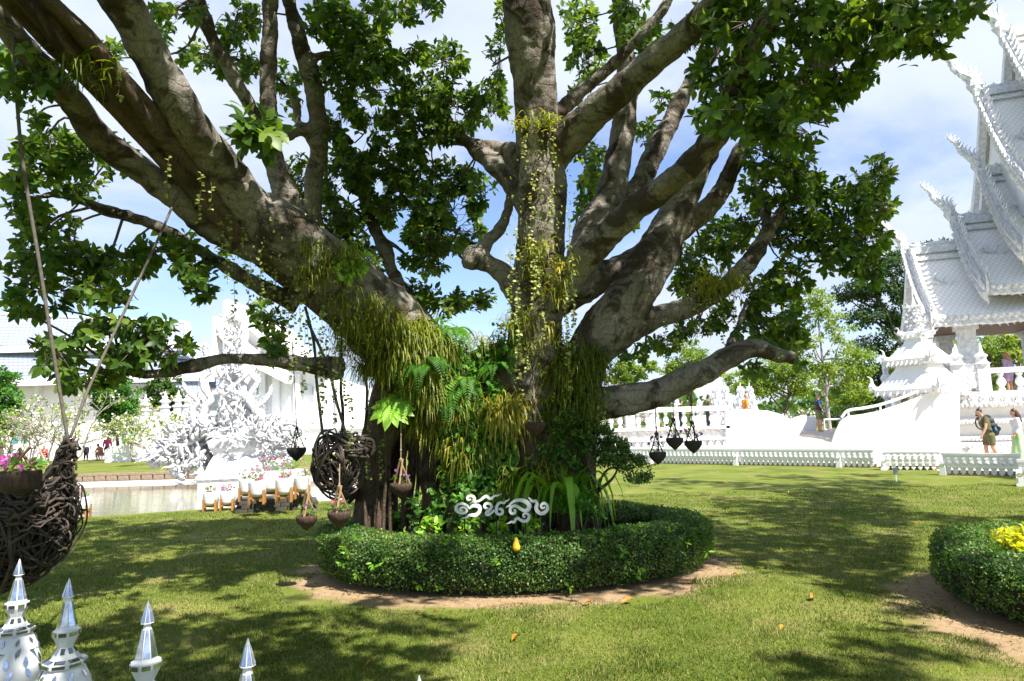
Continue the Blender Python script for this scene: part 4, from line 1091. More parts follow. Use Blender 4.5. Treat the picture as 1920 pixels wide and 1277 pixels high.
# rolled mouldings with overlapping petals
for z, r_ in ((0.36, 0.17), (0.62, 0.10), (zf * 0.55, 0.10), (zf * 0.83, 0.12)):
    orn.tube([tp(ul - 0.1, -3.52, z), tp(ul + 4, -3.52, z), tp(13, -3.52, z)], r_, 10)
    k_ = ul
    while k_ < ul + 6:
        orn.blob(tp(k_, -3.52 - r_ * 0.75, z), (r_ * 0.75, r_ * 0.45, r_ * 0.8), 7, 4); k_ += r_ * 1.25
# lion-paw scroll mound at the foot
for k in range(12): orn.blob(tp(ul + 0.4 + 0.3 * k, -3.8, 0.16 + 0.04 * math.sin(k * 1.3)), (0.34, 0.2, 0.16), 8, 5)
orn.build('terrace_ornament', 'white_relief', TEMPLE, True)
# balustrade on the terrace
ra = MB(); frame_box(ra, ul + 0.15, 14, -3.22, -2.98, zf + 0.78, zf + 0.98); frame_box(ra, ul + 0.15, 14, -3.25, -2.95, zf, zf + 0.12); ra.build('balustrade_rail', 'white_relief', TEMPLE)
bprof = [(0.08, 0), (0.13, 0.06), (0.07, 0.14), (0.16, 0.3), (0.13, 0.42), (0.06, 0.54), (0.12, 0.62), (0.1, 0.68)]
bl = MB(); bl.lathe(bprof, 10); bme = raw_mesh('baluster', bl.verts(), bl.F); bme.materials.append(MATS['white'])
for k in range(10):
    o = bpy.data.objects.new('baluster', bme); COL.objects.link(o); o.parent = TEMPLE
    o.location = Vector(tp(uc + 0.75 + 0.58 * k, -3.1, zf + 0.11) - WL[TEMPLE.name])
for u_ in (ul + 0.25, uc + 0.2):
    p_ = MB(); frame_box(p_, u_ - 0.2, u_ + 0.2, -3.3, -2.9, zf, zf + 1.15)
    p_.lathe([(0.3, 0), (0.2, 0.08), (0.16, 0.2), (0.24, 0.3), (0.1, 0.42), (0.03, 0.8)], 8, tp(u_, -3.1, zf + 1.15))
    for a in range(6): p_.flame(tp(u_, -3.1, zf + 1.2), nrm(EU * math.cos(a) + EV * math.sin(a) + EZ * 0.8), EZ, 0.4, 0.13, 1.0, n=6)
    p_.build('balustrade_post', 'white_relief', TEMPLE)

# ---- smooth white ramp walls and the arched crossing
def px_wall(name, pxs, v, th, mat, label, cat, rail=None):
    P = [on_v(x, y, v) for x, y in pxs]
    P = [(u, max(z, -0.02)) for u, z in P]
    w = MB(); w.prism(P, tp(0, v, 0), EU, EZ, EV * th)
    root = empty(name, w.verts().mean(0) * [1, 1, 0], label, cat)
    w.build('wall', mat, root)
    return root, P
rw, P = px_wall('ramp_wall', [(1552, 872), (1556, 842), (1566, 812), (1576, 790), (1590, 780), (1620, 776), (1650, 770), (1690, 757), (1730, 741), (1765, 726), (1800, 712), (1800, 872)], -5.3, 0.35, 'white', 'tall smooth white ramp wall curving up to the temple terrace', 'wall')
hr = MB(); R_ = [tp(*(lambda a: (a[0], -5.15, a[1]))(on_v(x, y - 9, -5.15))) for x, y in [(1578, 792), (1590, 779), (1620, 774), (1650, 768), (1690, 755), (1730, 739), (1765, 724), (1800, 711)]]
hr.tube(catmull(R_, 4), 0.05, 6)
for k in (1, 3, 5, 6): hr.tube([R_[k], R_[k] - EZ * 0.3], 0.04, 6)
hr.build('handrail', 'white_paint', rw)
YB = 31.0
def py_plane(px, py, y=YB):
    q = ray(px, py); t = y / q[1]; P = CAM + q * t
    return P[0], P[2]
def wall_y(name, pxs, y, th, mat, label, cat):
    P = [py_plane(a, b_, y) for a, b_ in pxs]; P = [(u, max(z, -0.02)) for u, z in P]
    w = MB(); w.prism(P, (0, y, 0), (1, 0, 0), (0, 0, 1), (0, th, 0))
    root = empty(name, w.verts().mean(0) * [1, 1, 0], label, cat); w.build('wall', mat, root); return root
bw = wall_y('bridge_wall', [(1362, 868), (1362, 770), (1400, 767), (1440, 770), (1465, 777), (1485, 787), (1500, 781), (1512, 778), (1512, 790), (1503, 806), (1490, 832), (1474, 850), (1474, 868)], 31, 0.4, 'white', 'smooth white bridge parapet with a wave shaped top edge', 'wall')
wall_y('bridge_pier', [(1507, 852), (1507, 783), (1531, 781), (1531, 852)], 34, 1.2, 'white', 'plain white pier at the head of the bridge crossing', 'wall')
br = wall_y('bridge_balustrade', [(1120, 868), (1120, 806), (1364, 803), (1364, 868)], 31.2, 0.6, 'white_relief', 'white balustrade of the bridge with turned balusters and moulded plinth', 'balustrade')
x0, z0 = py_plane(1120, 770, 31.2); x1, z1 = py_plane(1364, 768, 31.2)
zt = (z0 + z1) / 2 + 0.02; zb = py_plane(1240, 804, 31.2)[1]
t = MB(); t.box(((x0 + x1) / 2, 31.45, zt), (x1 - x0, 0.42, 0.22)); t.box(((x0 + x1) / 2, 31.4, zb), (x1 - x0, 0.8, 0.12)); t.box(((x0 + x1) / 2, 31.3, 0.35), (x1 - x0, 0.75, 0.16)); t.box(((x0 + x1) / 2, 31.3, 0.75), (x1 - x0, 0.5, 0.1))
t.build('rail', 'white', br)
hb = zt - 0.11 - zb - 0.06
bl2 = MB(); bl2.lathe([(r * 0.85, z * hb / 0.68) for r, z in bprof], 9); bme2 = raw_mesh('baluster', bl2.verts(), bl2.F); bme2.materials.append(MATS['white'])
k = x0 + 0.2
while k < x1 - 0.1:
    o = bpy.data.objects.new('baluster', bme2); COL.objects.link(o); o.parent = br
    o.location = Vector(np.array([k, 31.45, zb + 0.06]) - WL[br.name]); k += 0.42
o2 = MB()
k = x0
while k < x1 + 0.9:
    o2.flame((k, 31.1, 0.42), (1, 0, 0.6), (0, 0, 1), 0.4, 0.2, 1.2, n=6); o2.flame((k, 31.15, zb - 0.1), (-1, 0, -0.6), (0, 0, 1), 0.35, 0.14, 1.2, n=6); k += 0.33
tag(o2.build('plinth_relief', 'white_relief', br), kind='stuff')
# flame pinnacles rising behind the bridge rail
def pinnacle(x, y, zbase, h, label, group):
    root = empty('flame_pinnacle', (x, y, 0), label, 'pinnacle', group)
    t = MB(); t.box((x, y, zbase / 2), (0.5, 0.5, zbase)); t.build('pedestal', 'white', root)
    t = MB()
    t.lathe([(0.36, 0), (0.22, 0.1), (0.3, 0.2), (0.2, 0.34), (0.24, 0.45), (0.12, 0.6), (0.15, 0.68), (0.05, 0.85), (0.012, 1.0)], 10, (x, y, zbase), np.diag([h * 0.55, h * 0.55, h]))
    for lv in range(4):
        for a in range(7):
            an = a * 0.9 + lv * 0.4; R3 = 0.2 * h * (1 - lv * 0.22)
            t.flame((x + R3 * 0.6 * math.cos(an), y + R3 * 0.6 * math.sin(an), zbase + h * (0.12 + 0.2 * lv)), (math.cos(an), math.sin(an), 0.9), (0, 0, 1), h * (0.32 - 0.05 * lv), h * 0.11, 1.0, n=6)
    t.build('flame_spire', 'white_relief', root)
for px, d in ((1345, 34), (1362, 35), (1391, 34), (1408, 35)):
    P = at(px, 770, d); h = 54 * d / FPX
    pinnacle(P[0], P[1], P[2] - 0.2, h + 0.2, 'white flame pinnacle rising behind the bridge balustrade', 'pinnacles behind the bridge')
for px, d, hh in ((1180, 38, 40), (1225, 38, 38), (1270, 38, 36), (1312, 38, 34)):
    P = at(px, 772, d)
    pinnacle(P[0], P[1], P[2] - 0.2, hh * d / FPX, 'small white pinnacle at the far rail of the bridge', 'pinnacles on the far bridge rail')
# sloping paved approach where the man stands
t = MB()
q = [gnd(1478, 850, 0.03), gnd(1556, 853, 0.03), gnd(1578, 809, 0.9), gnd(1500, 809, 0.9)]
q2 = [gnd(1578, 809, 0.9) + [1, 9, 0], gnd(1500, 809, 0.9) + [-1, 9, 0]]
t.add([*q, q2[0], q2[1]], [(0, 1, 2, 3), (3, 2, 4, 5)])
o = t.build('crossing_path', 'paving'); tag(o, kind='structure')
# low white gate rail behind him
gp = [at(x, y, 37) for x, y in ((1545, 787), (1600, 785), (1545, 806), (1600, 805))]
gr_ = empty('barrier_rail', gp[2] * [1, 1, 0] + [0, 0, 0.9], 'low white metal barrier with a small notice at the head of the crossing', 'barrier')
t = MB(); t.tube([gp[0], gp[1]], 0.05, 6); t.tube([gp[2], gp[3]], 0.05, 6); t.tube([gp[0] + EZ * 0.05, gp[2] - EZ * 0.5], 0.05, 6); t.build('rails', 'white_paint', gr_)
t = MB(); t.box((gp[1] + gp[0]) / 2 + [0.55, -0.06, -0.08], (0.3, 0.03, 0.22)); t.build('notice', 'white_paint', gr_)

# ---- tiered pavilion with a spire behind the ramp
pd = 25.3
pc = at(1730, 745, pd); sc_ = pd / FPX
PAV = empty('spired_pavilion', (pc[0], pc[1], 0), 'small white pavilion with two curved roofs and a flame spire', 'pavilion')
def zpx(y): return at(1730, y, pd)[2]
rot = np.array([[math.cos(.55), -math.sin(.55), 0], [math.sin(.55), math.cos(.55), 0], [0, 0, 1]])
S2 = math.sqrt(2)
def tier(name, prof):
    t = MB(); t.lathe([(r * sc_ * S2 * 0.86, zpx(y)) for r, y in prof], 4, (pc[0], pc[1], 0), rot, ph=math.pi / 4)
    t.build(name, 'white', PAV); return t
tier('lower_roof', [(66, 738), (68, 730), (60, 722), (46, 706), (36, 692), (33, 686)])
tier('neck', [(31, 700), (31, 672)])
tier('upper_roof', [(46, 680), (47, 673), (40, 666), (28, 652), (20, 643), (17, 636)])
tier('crown_block', [(14, 650), (16, 634), (23, 628), (21, 621), (12, 618), (10, 608)])
t = MB(); t.lathe([(13 * sc_, zpx(618)), (9 * sc_, zpx(606)), (11 * sc_, zpx(600)), (6 * sc_, zpx(588)), (7 * sc_, zpx(580)), (1.2 * sc_, zpx(552)), (0.3 * sc_, zpx(535))], 10, (pc[0], pc[1], 0)); t.build('spire', 'white_relief', PAV)
t = MB()
for k, (rr, y) in enumerate(((66, 730), (46, 674), (22, 626), (12, 604), (9, 590), (7, 575))):
    for i in range(4):
        an = .55 + math.pi / 4 + i * math.pi / 2
        o_ = np.array([math.cos(an), math.sin(an), 0]); p = np.array([pc[0], pc[1], zpx(y)]) + o_ * rr * sc_ * 1.2
        t.flame(p, o_ + EZ * 0.7, EZ, rr * sc_ * 0.34 + 0.25, rr * sc_ * 0.13 + 0.06, 1.0, n=7)
        o2_ = np.array([math.cos(an + math.pi / 4), math.sin(an + math.pi / 4), 0])
        e1, e2 = p, np.array([pc[0], pc[1], zpx(y)]) + np.array([math.cos(an + math.pi / 2), math.sin(an + math.pi / 2), 0]) * rr * sc_ * 1.2
        nn = 9 if k < 2 else 4
        for j in range(nn):
            pp = e1 + (e2 - e1) * (j + 0.5) / nn
            t.flame(pp - EZ * 0.04, -EZ + o2_ * 0.2, o2_, 0.32 if k < 2 else 0.16, 0.12, 1.0, n=5)
            if j in (0, nn - 1): t.flame(pp, EZ + o2_ * 0.5, o2_, 0.4 if k < 3 else 0.25, 0.13, 1.0, n=6)
tag(t.build('roof_flames', 'white_relief', PAV), kind='stuff')
for i in range(4):
    an = .55 + math.pi / 4 + i * math.pi / 2
    t = MB(); t.box((pc[0] + math.cos(an) * 46 * sc_, pc[1] + math.sin(an) * 46 * sc_, zpx(735) / 2), (0.24, 0.24, zpx(735))); t.build('column', 'white', PAV)
# slim carved post left of the pavilion
P = at(1668, 780, 33)
pst = empty('carved_post', (P[0], P[1], 0), 'slim white carved post with stacked rings left of the pavilion', 'post')
t = MB(); k = 33 / FPX
hz = lambda y: at(1668, y, 33)[2]
t.lathe([(0.14, 0), (0.14, hz(760)), (0.25, hz(757)), (0.14, hz(750)), (0.24, hz(745)), (0.14, hz(738)), (0.22, hz(730)), (0.2, hz(715)), (0.26, hz(708)), (0.12, hz(700)), (0.14, hz(690)), (0.02, hz(668))], 10, (P[0], P[1], 0)); t.build('shaft', 'white_relief', pst)
t = MB()
for i in range(10): t.flame((P[0], P[1], hz(735 - 5 * i)), (math.cos(i * 2.1), math.sin(i * 2.1), 0.8), (0, 0, 1), 0.42, 0.13, 1, n=6)
t.build('flames', 'white_relief', pst)

# ================================================================== LOW ORNAMENTAL FENCE
toothm = MB()
toothm.prism([(-0.02, 0.02), (-0.06, 0.07), (-0.045, 0.13), (-0.075, 0.2), (0.075, 0.2), (0.045, 0.13), (0.06, 0.07), (0.02, 0.02), (0, 0)], (0, -0.03, 0), (1, 0, 0), (0, 0, 1), (0, 0.06, 0))
tooth = raw_mesh('tooth', toothm.verts(), toothm.F, False); tooth.materials.append(MATS['white'])
scl = MB()
scl.flame((0, -0.05, 0.30), (0.75, -0.15, 0.55), (0, 0, 1), 0.2, 0.13, 1.1, n=6); scl.flame((0, -0.05, 0.42), (0.8, -0.15, -0.45), (0, 0, 1), 0.18, 0.11, -1.1, n=6)
scale_m = raw_mesh('scale', scl.verts(), scl.F, False); scale_m.materials.append(MATS['white'])
def low_fence(A, B, label, post_every=None):
    A, B = np.array([A[0], A[1], 0]), np.array([B[0], B[1], 0])
    L = np.linalg.norm(B - A); d = (B - A) / L; az = math.atan2(d[1], d[0]); nv = np.array([-d[1], d[0], 0])
    M = np.stack([d, nv, EZ], 1)
    root = empty('low_fence', A, label, 'fence')
    t = MB(); t.box((A + B) / 2 + EZ * 0.35, (L, 0.09, 0.32), M); t.box((A + B) / 2 + EZ * 0.53, (L + 0.04, 0.13, 0.06), M); t.box((A + B) / 2 + EZ * 0.205, (L, 0.12, 0.03), M); t.build('rail', 'white', root)
    t = MB(); t.box((A + B) / 2 + EZ * 0.045 + nv * 0.22, (L, 0.16, 0.13), M); t.build('kerb', 'brick', root)
    n = int(L / 0.165)
    for i in range(n):
        for me_, nm in ((tooth, 'tooth'), (scale_m, 'scale')):
            o = bpy.data.objects.new(nm, me_); COL.objects.link(o); o.parent = root
            o.location = Vector(d * (0.1 + i * 0.165)); o.rotation_euler[2] = az
    k = 0.0
    while k < L + 0.01:
        t = MB(); t.box(A + d * k - nv * 0.1 + EZ * 0.17, (0.15, 0.16, 0.36), M, 0.72); t.flame(A + d * k - nv * 0.19 + EZ * 0.2, -nv * 0.5 + EZ, d, 0.2, 0.1, 1, n=6)
        t.build('post', 'white', root); k += post_every or L
F1 = [gnd(1100, 867), gnd(1640, 877)]
low_fence(gnd(880, 862), F1[1], 'long low white scalloped fence bordering the lawn before the bridge', 3.4)
low_fence(gnd(1657, 881), gnd(1766, 881.5), 'short low white fence panel before the foot of the ramp wall', 6)
low_fence(gnd(1771, 890), gnd(1918, 894), 'low white fence panel in front of the walking couple', 6)
low_fence(gnd(1914, 911), gnd(2080, 915), 'low white fence panel with its end post on the open lawn', 6)
# pebbles spilled under the fence
pm = MB()
for i in range(260):
    f = rng.random(); seg = (gnd(1664, 879), gnd(1700, 880)) if i % 2 else (gnd(1782, 889), gnd(1825, 890))
    p = seg[0] + (seg[1] - seg[0]) * f + np.array([0, 0.1 + 0.35 * rng.random(), 0.02])
    pm.blob(p, (0.05 + 0.03 * rng.random(), 0.045, 0.04), 5, 3)
o = pm.build('pebbles', 'sand', None, True); tag(o, 'pale tan pebbles spilling under the low white fence', 'pebbles', kind='stuff')
# ================================================================== LEFT BACKGROUND
def wy(px, py, y):
    q = ray(px, py); return CAM + q * (y / q[1])
def slab(mb, quad, th=0.25):
    Q = [np.asarray(q, float) for q in quad]; nv = nrm(np.cross(Q[1] - Q[0], Q[3] - Q[0])) * th
    mb.add(Q + [q - nv for q in Q], [(0, 1, 2, 3), (7, 6, 5, 4), (0, 4, 5, 1), (1, 5, 6, 2), (2, 6, 7, 3), (3, 7, 4, 0)])
m, nt, b = newmat('grey_tiles')
b.inputs['Roughness'].default_value = 0.5
tcn = N(nt, 'ShaderNodeTexCoord'); bk = N(nt, 'ShaderNodeTexBrick')
mp = N(nt, 'ShaderNodeMapping'); mp.inputs['Rotation'].default_value = (RAD(90), 0, 0)
nt.links.new(tcn.outputs['Object'], mp.inputs[0]); nt.links.new(mp.outputs[0], bk.inputs['Vector'])
bk.inputs['Scale'].default_value = 1.0; bk.inputs['Brick Width'].default_value = 0.4; bk.inputs['Row Height'].default_value = 0.32; bk.inputs['Mortar Size'].default_value = 0.03
bk.inputs['Color1'].default_value = (0.30, 0.335, 0.41, 1); bk.inputs['Color2'].default_value = (0.26, 0.295, 0.37, 1); bk.inputs['Mortar'].default_value = (0.13, 0.15, 0.2, 1)
nt.links.new(bk.outputs['Color'], b.inputs['Base Color'])

HALL = empty('long_hall', wy(120, 850, 60) * [1, 1, 0], 'long white hall with two tiers of pale grey tiled roof', 'building')
t = MB()
a, c = wy(-260, 850, 60), wy(385, 850, 60)
t.box(((a[0] + c[0]) / 2, 63, 3.6), (c[0] - a[0], 6, 7.2)); t.build('wall', 'white', HALL)
def roof_strip(x0, x1, ytop, ybot, ya, yb, name='roof_tier', mat='grey_tiles'):
    q = [wy(x0, ybot[0], ya), wy(x1, ybot[1], ya), wy(x1 - 6, ytop[1], yb), wy(x0, ytop[0], yb)]
    q[0][1] = q[1][1] = ya
    t = MB(); slab(t, q, 0.3); r = t.build(name, mat, HALL)
    f = MB(); f.box((q[0] + q[1]) / 2 - EZ * 0.25, (q[1][0] - q[0][0] + 0.3, 0.3, 0.55)); f.build('fascia', 'white', r)
    f = MB(); f.tube([q[2] + EZ * 0.1, q[3] + EZ * 0.1], 0.16, 6); f.build('ridge', 'white', r)
    f = MB(); slab(f, [q[1] - [0.0, 0, -0.1], q[1] + [0.5, 0, 0.1], q[2] + [0.5, 0, 0.1], q[2] + [0, 0, 0.1]], 0.3); f.build('verge', 'white', r)
roof_strip(-280, 352, (578, 606), (632, 668), 60, 64)
roof_strip(-280, 372, (648, 672), (700, 724), 58.4, 60.6)
roof_strip(345, 398, (648, 652), (702, 708), 59.2, 62)
roof_strip(330, 384, (712, 714), (738, 742), 57.6, 59)
roof_strip(395, 425, (684, 684), (726, 730), 60, 62)
t = MB()
for x in (30, 47, 236, 250, 120, 320):
    p = wy(x, 805, 59.9)
    for dz in (0.6, -0.75):
        w = MB(); w.box(p + EZ * dz + [0, 0.04, 0], (0.62, 0.1, 1.0)); f_ = w.build('window', 'teal_glass', HALL)
        w = MB(); w.box(p + EZ * dz + [0, 0.0, 0.56], (0.8, 0.2, 0.1)); w.box(p + EZ * dz + [0, 0.0, -0.56], (0.8, 0.2, 0.1)); w.box(p + EZ * dz + [-0.38, 0, 0], (0.08, 0.2, 1.05)); w.box(p + EZ * dz + [0.38, 0, 0], (0.08, 0.2, 1.05)); w.build('frame', 'white_paint', f_)
for x in (8, 64, 215, 268, 300, 345):
    p = wy(x, 850, 59.7); w = MB(); w.box((p[0], 59.75, 3.4), (0.35, 0.5, 6.8)); w.build('pilaster', 'white', HALL)

# tall white gabled hall behind the fountain
GY = 52
GH = empty('gabled_hall', wy(520, 850, GY) * [1, 1, 0], 'tall white gabled hall with deep white bargeboards behind the fountain', 'building')
def gx(px, py): P = wy(px, py, GY); return np.array([P[0], P[2]])
def poly_y(name, pxs, y0, th, mat, parent):
    P = []
    for a_, b__ in pxs:
        q = wy(a_, b__, GY); P.append((q[0], max(q[2], 0)))
    t = MB(); t.prism(P, (0, y0, 0), (1, 0, 0), (0, 0, 1), (0, th, 0)); return t.build(name, mat, parent)
g1 = poly_y('main_wall', [(420, 862), (421, 600), (440, 590), (470, 585), (520, 640), (565, 690), (720, 740), (720, 862)], GY, 10, 'white', GH)
poly_y('upper_bargeboard', [(429, 640), (431, 570), (438, 566), (470, 578), (520, 622), (575, 670), (620, 690), (612, 708), (560, 686), (500, 640), (452, 600), (436, 596), (436, 640)], GY - 1.2, 1.6, 'white', GH)
poly_y('lower_bargeboard', [(417, 700), (419, 602), (426, 600), (455, 630), (500, 668), (560, 706), (552, 722), (490, 690), (445, 652), (425, 632), (424, 700)], GY - 1.9, 1.2, 'white', GH)
for px in (455, 495, 520, 560, 598, 640): poly_y('pilaster', [(px - 5, 845), (px - 5, 690 + max(0, (px - 500) * 0.2)), (px + 6, 690 + max(0, (px - 500) * 0.2)), (px + 6, 845)], GY - 0.55, 0.5, 'white', GH)
for px in (475, 578, 618):
    w_ = poly_y('window', [(px - 8, 740), (px - 8, 700 + max(0, (px - 500) * 0.3)), (px + 8, 700 + max(0, (px - 500) * 0.3)), (px + 8, 740)], GY - 0.12, 0.1, 'roof_grey', GH)
poly_y('plinth', [(500, 862), (500, 800), (700, 800), (700, 862)], GY - 3.2, 3, 'white', GH)
poly_y('plinth_cap', [(497, 803), (497, 796), (705, 796), (705, 803)], GY - 3.4, 3.1, 'white', GH)
poly_y('plinth_step', [(490, 862), (490, 826), (705, 826), (705, 862)], GY - 4.0, 0.9, 'white', GH)
def roof_soffit(px, py): pass
# ramp bridge on the left with lantern finials
LY = 43
LR = empty('ramp_bridge', wy(240, 860, LY) * [1, 1, 0], 'white ramp parapet sweeping up to a row of lantern finials', 'wall')
def poly_at(name, pxs, y, th, mat, parent):
    P = []
    for a_, b__ in pxs:
        q = wy(a_, b__, y); P.append((q[0], max(q[2], -0.02)))
    t = MB(); t.prism(P, (0, y, 0), (1, 0, 0), (0, 0, 1), (0, th, 0)); return t.build(name, mat, parent)
poly_at('parapet', [(196, 872), (196, 845), (204, 838), (222, 836), (245, 825), (265, 808), (285, 790), (310, 782), (420, 778), (420, 872)], LY, 0.5, 'white', LR)
poly_at('far_parapet', [(258, 800), (262, 776), (300, 772), (430, 770), (430, 800)], LY + 3, 0.4, 'white', LR)
lf = [(0.30, 0), (0.30, 0.25), (0.38, 0.28), (0.38, 0.36), (0.22, 0.42), (0.2, 0.62), (0.34, 0.68), (0.3, 0.78), (0.14, 0.86), (0.2, 0.96), (0.08, 1.1), (0.02, 1.4)]
for px, py in ((272, 776), (309, 770), (334, 768), (352, 768)):
    P = wy(px, py, LY + 2.5)
    f_ = empty('lantern_finial', P - EZ * 0.1, 'white lantern shaped finial on the ramp bridge parapet', 'finial', 'lantern finials on the ramp bridge')
    t = MB(); t.lathe(lf, 10, P - EZ * 0.1); t.build('finial_body', 'white', f_)
    t = MB(); t.box(P + [0, 0, -1.2], (0.5, 0.5, 2.2)); t.build('post', 'white', f_)
# white picket fence along the far path
pk = MB(); pk.lathe([(0.05, 0), (0.05, 0.72), (0.09, 0.76), (0.09, 0.82), (0.05, 0.9), (0.01, 1.08)], 7); pkm = raw_mesh('picket', pk.verts(), pk.F); pkm.materials.append(MATS['white'])
PF = empty('picket_fence', wy(90, 862, 50) * [1, 1, 0], 'white picket fence with pointed tops along the far path', 'fence')
x0, x1 = wy(-60, 860, 50)[0], wy(200, 860, 50)[0]
t = MB(); t.box(((x0 + x1) / 2, 50, 0.62), (x1 - x0, 0.1, 0.09)); t.box(((x0 + x1) / 2, 50, 0.2), (x1 - x0, 0.1, 0.1)); t.build('rail', 'white', PF)
k = x0
while k < x1:
    o = bpy.data.objects.new('picket', pkm); COL.objects.link(o); o.parent = PF; o.location = Vector(np.array([k, 50, 0.0]) - WL[PF.name]); k += 0.36

# ================================================================== FOUNTAIN SCULPTURE
FD = 25.2
fb = at(452, 905, FD); FS = FD / FPX
FO = np.array([fb[0], fb[1], WATER - 0.02])
FN = empty('fountain_sculpture', FO, 'towering white fountain sculpture of curling flames and serpents in the pond', 'sculpture')
def fp(px, py, dy=0.0):
    q = ray(px, py); P = CAM + q * (fb[1] / q[1]); return P + [0, dy, 0]
t = MB()
fz = lambda y: fp(452, y)[2]
cxy = (fb[0], fb[1] , 0)
rotf = np.array([[math.cos(.25), -math.sin(.25), 0], [math.sin(.25), math.cos(.25), 0], [0, 0, 1]])
t.lathe([(86, 960), (86, 900), (92, 898), (80, 884), (76, 866), (60, 855), (54, 848), (56, 838), (70, 834), (72, 826)][:0] or [(90 * FS, WATER - 0.1), (90 * FS, fz(898)), (95 * FS, fz(893)), (95 * FS, fz(887)), (76 * FS, fz(878)), (70 * FS, fz(866)), (60 * FS, fz(852)), (62 * FS, fz(846)), (70 * FS, fz(838)), (74 * FS, fz(826)), (58 * FS, fz(818)), (50 * FS, fz(800))], 4, cxy, rotf, ph=math.pi / 4)
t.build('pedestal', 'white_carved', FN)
t = MB()
t.lathe([(40 * FS, fz(822)), (30 * FS, fz(800)), (22 * FS, fz(775)), (24 * FS, fz(755)), (17 * FS, fz(738)), (13 * FS, fz(722)), (20 * FS, fz(706)), (17 * FS, fz(692)), (12 * FS, fz(676)), (16 * FS, fz(664)), (8 * FS, fz(640)), (10 * FS, fz(625)), (6 * FS, fz(600)), (1 * FS, fz(575))], 12, cxy)
t.build('central_column', 'white_carved', FN, True)
# seated figure niche bulge and bowl
t = MB(); t.lathe([(12 * FS, fz(764)), (20 * FS, fz(752)), (23 * FS, fz(740)), (17 * FS, fz(734))], 14, fp(452, 740, -0.35) * [1, 1, 0] ); t.build('carved_bowl', 'white_carved', FN, True)
# serpents rising either side
def serpent(pts, r0, parent, nm='serpent'):
    Q = catmull([fp(x, y, dy) for x, y, dy in pts], 6)
    t = MB(); R_ = np.linspace(r0, 0.02, len(Q)); t.tube(Q, R_, 8)
    for k in range(1, len(Q) - 2, 2):
        tdir = nrm(Q[k + 1] - Q[k - 1]); side = nrm(np.cross(tdir, (0, 1, 0)))
        if (Q[k] - FO) @ side < 0 or True:
            sgn = 1 if (Q[k][0] - FO[0]) > 0 else -1
            t.flame(Q[k], np.array([sgn * 0.9, -0.1, 0.5]), EZ, 0.42 * (0.45 + R_[k] / r0), 0.13, 1.1, n=8)
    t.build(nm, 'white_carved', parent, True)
serpent([(420, 815, -0.6), (398, 792, -0.7), (402, 765, -0.7), (412, 750, -0.7), (396, 730, -0.6), (394, 712, -0.6), (404, 700, -0.5), (396, 688, -0.5), (398, 676, -0.4), (394, 660, -0.4), (397, 645, -0.4)], 0.17, FN)
serpent([(478, 815, -0.6), (498, 795, -0.7), (492, 770, -0.7), (480, 752, -0.7), (484, 735, -0.6), (492, 718, -0.5), (481, 705, -0.5), (484, 692, -0.4), (490, 680, -0.4), (487, 668, -0.3), (491, 655, -0.3)], 0.17, FN)
serpent([(410, 810, -1.0), (388, 790, -1.0), (386, 770, -1.0), (394, 755, -1.0), (380, 742, -1.0), (368, 730, -0.9), (366, 745, -0.9)], 0.14, FN)
serpent([(500, 812, -1.0), (508, 790, -1.0), (500, 770, -1.0), (512, 756, -1.0), (520, 742, -0.9), (522, 728, -0.9)], 0.13, FN)
# mantle of flame scrolls
def scroll_mass(name, specs, n=10):
    t = MB()
    for (px, py, rx, ry, dx, dz, L, cnt) in specs:
        for i in range(cnt):
            a = rng.random() * 6.28; q = math.sqrt(rng.random())
            p = fp(px + rx * q * math.cos(a), py + ry * q * math.sin(a), -0.9 + 1.5 * rng.random() - 0.4)
            o_ = np.array([dx + 0.45 * rng.normal(), -0.12 + 0.15 * rng.normal(), dz + 0.45 * rng.normal()])
            t.flame(p, o_, (0.3 * rng.normal(), -0.08, 1), L * (0.7 + 0.9 * rng.random()), L * 0.30, rng.choice([-1.0, 0.8, 1.15]), 0.28, n=n)
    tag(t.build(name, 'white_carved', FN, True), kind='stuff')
scroll_mass('left_flame_mantle', [(398, 806, 28, 18, -0.4, 0.3, 0.5, 90), (372, 820, 30, 20, -0.8, 0.1, 0.48, 95), (345, 838, 26, 16, -1, 0, 0.45, 70), (318, 852, 20, 8, -1, 0, 0.42, 34), (298, 856, 10, 4, -1, 0.1, 0.36, 12), (388, 846, 18, 22, -0.3, -0.7, 0.5, 56), (356, 862, 16, 9, -0.7, -0.6, 0.42, 24), (394, 882, 10, 12, -0.6, 0.1, 0.42, 18)])
scroll_mass('right_flame_mantle', [(508, 802, 24, 18, 0.5, 0.2, 0.46, 70), (534, 815, 20, 20, 0.7, 0, 0.45, 60), (552, 806, 12, 10, 0.8, 0.3, 0.36, 24), (516, 842, 20, 15, 0.5, -0.6, 0.42, 40), (535, 856, 10, 8, 0.7, -0.7, 0.38, 12), (512, 874, 9, 6, 0.8, 0.2, 0.38, 10)])
scroll_mass('front_flame_crest', [(462, 822, 22, 12, 0, -0.5, 0.42, 44), (455, 845, 8, 10, 0, -0.9, 0.34, 12), (452, 792, 26, 12, 0, 0.5, 0.42, 26)])
scroll_mass('upper_flames', [(452, 775, 26, 16, 0, 0.7, 0.42, 40), (452, 745, 22, 16, 0, 0.7, 0.42, 54), (450, 705, 20, 15, 0, 0.7, 0.42, 54), (448, 675, 16, 12, 0, 0.8, 0.38, 44), (447, 640, 12, 16, 0, 0.9, 0.34, 34), (446, 610, 6, 18, 0, 1, 0.26, 18)])
t = MB()
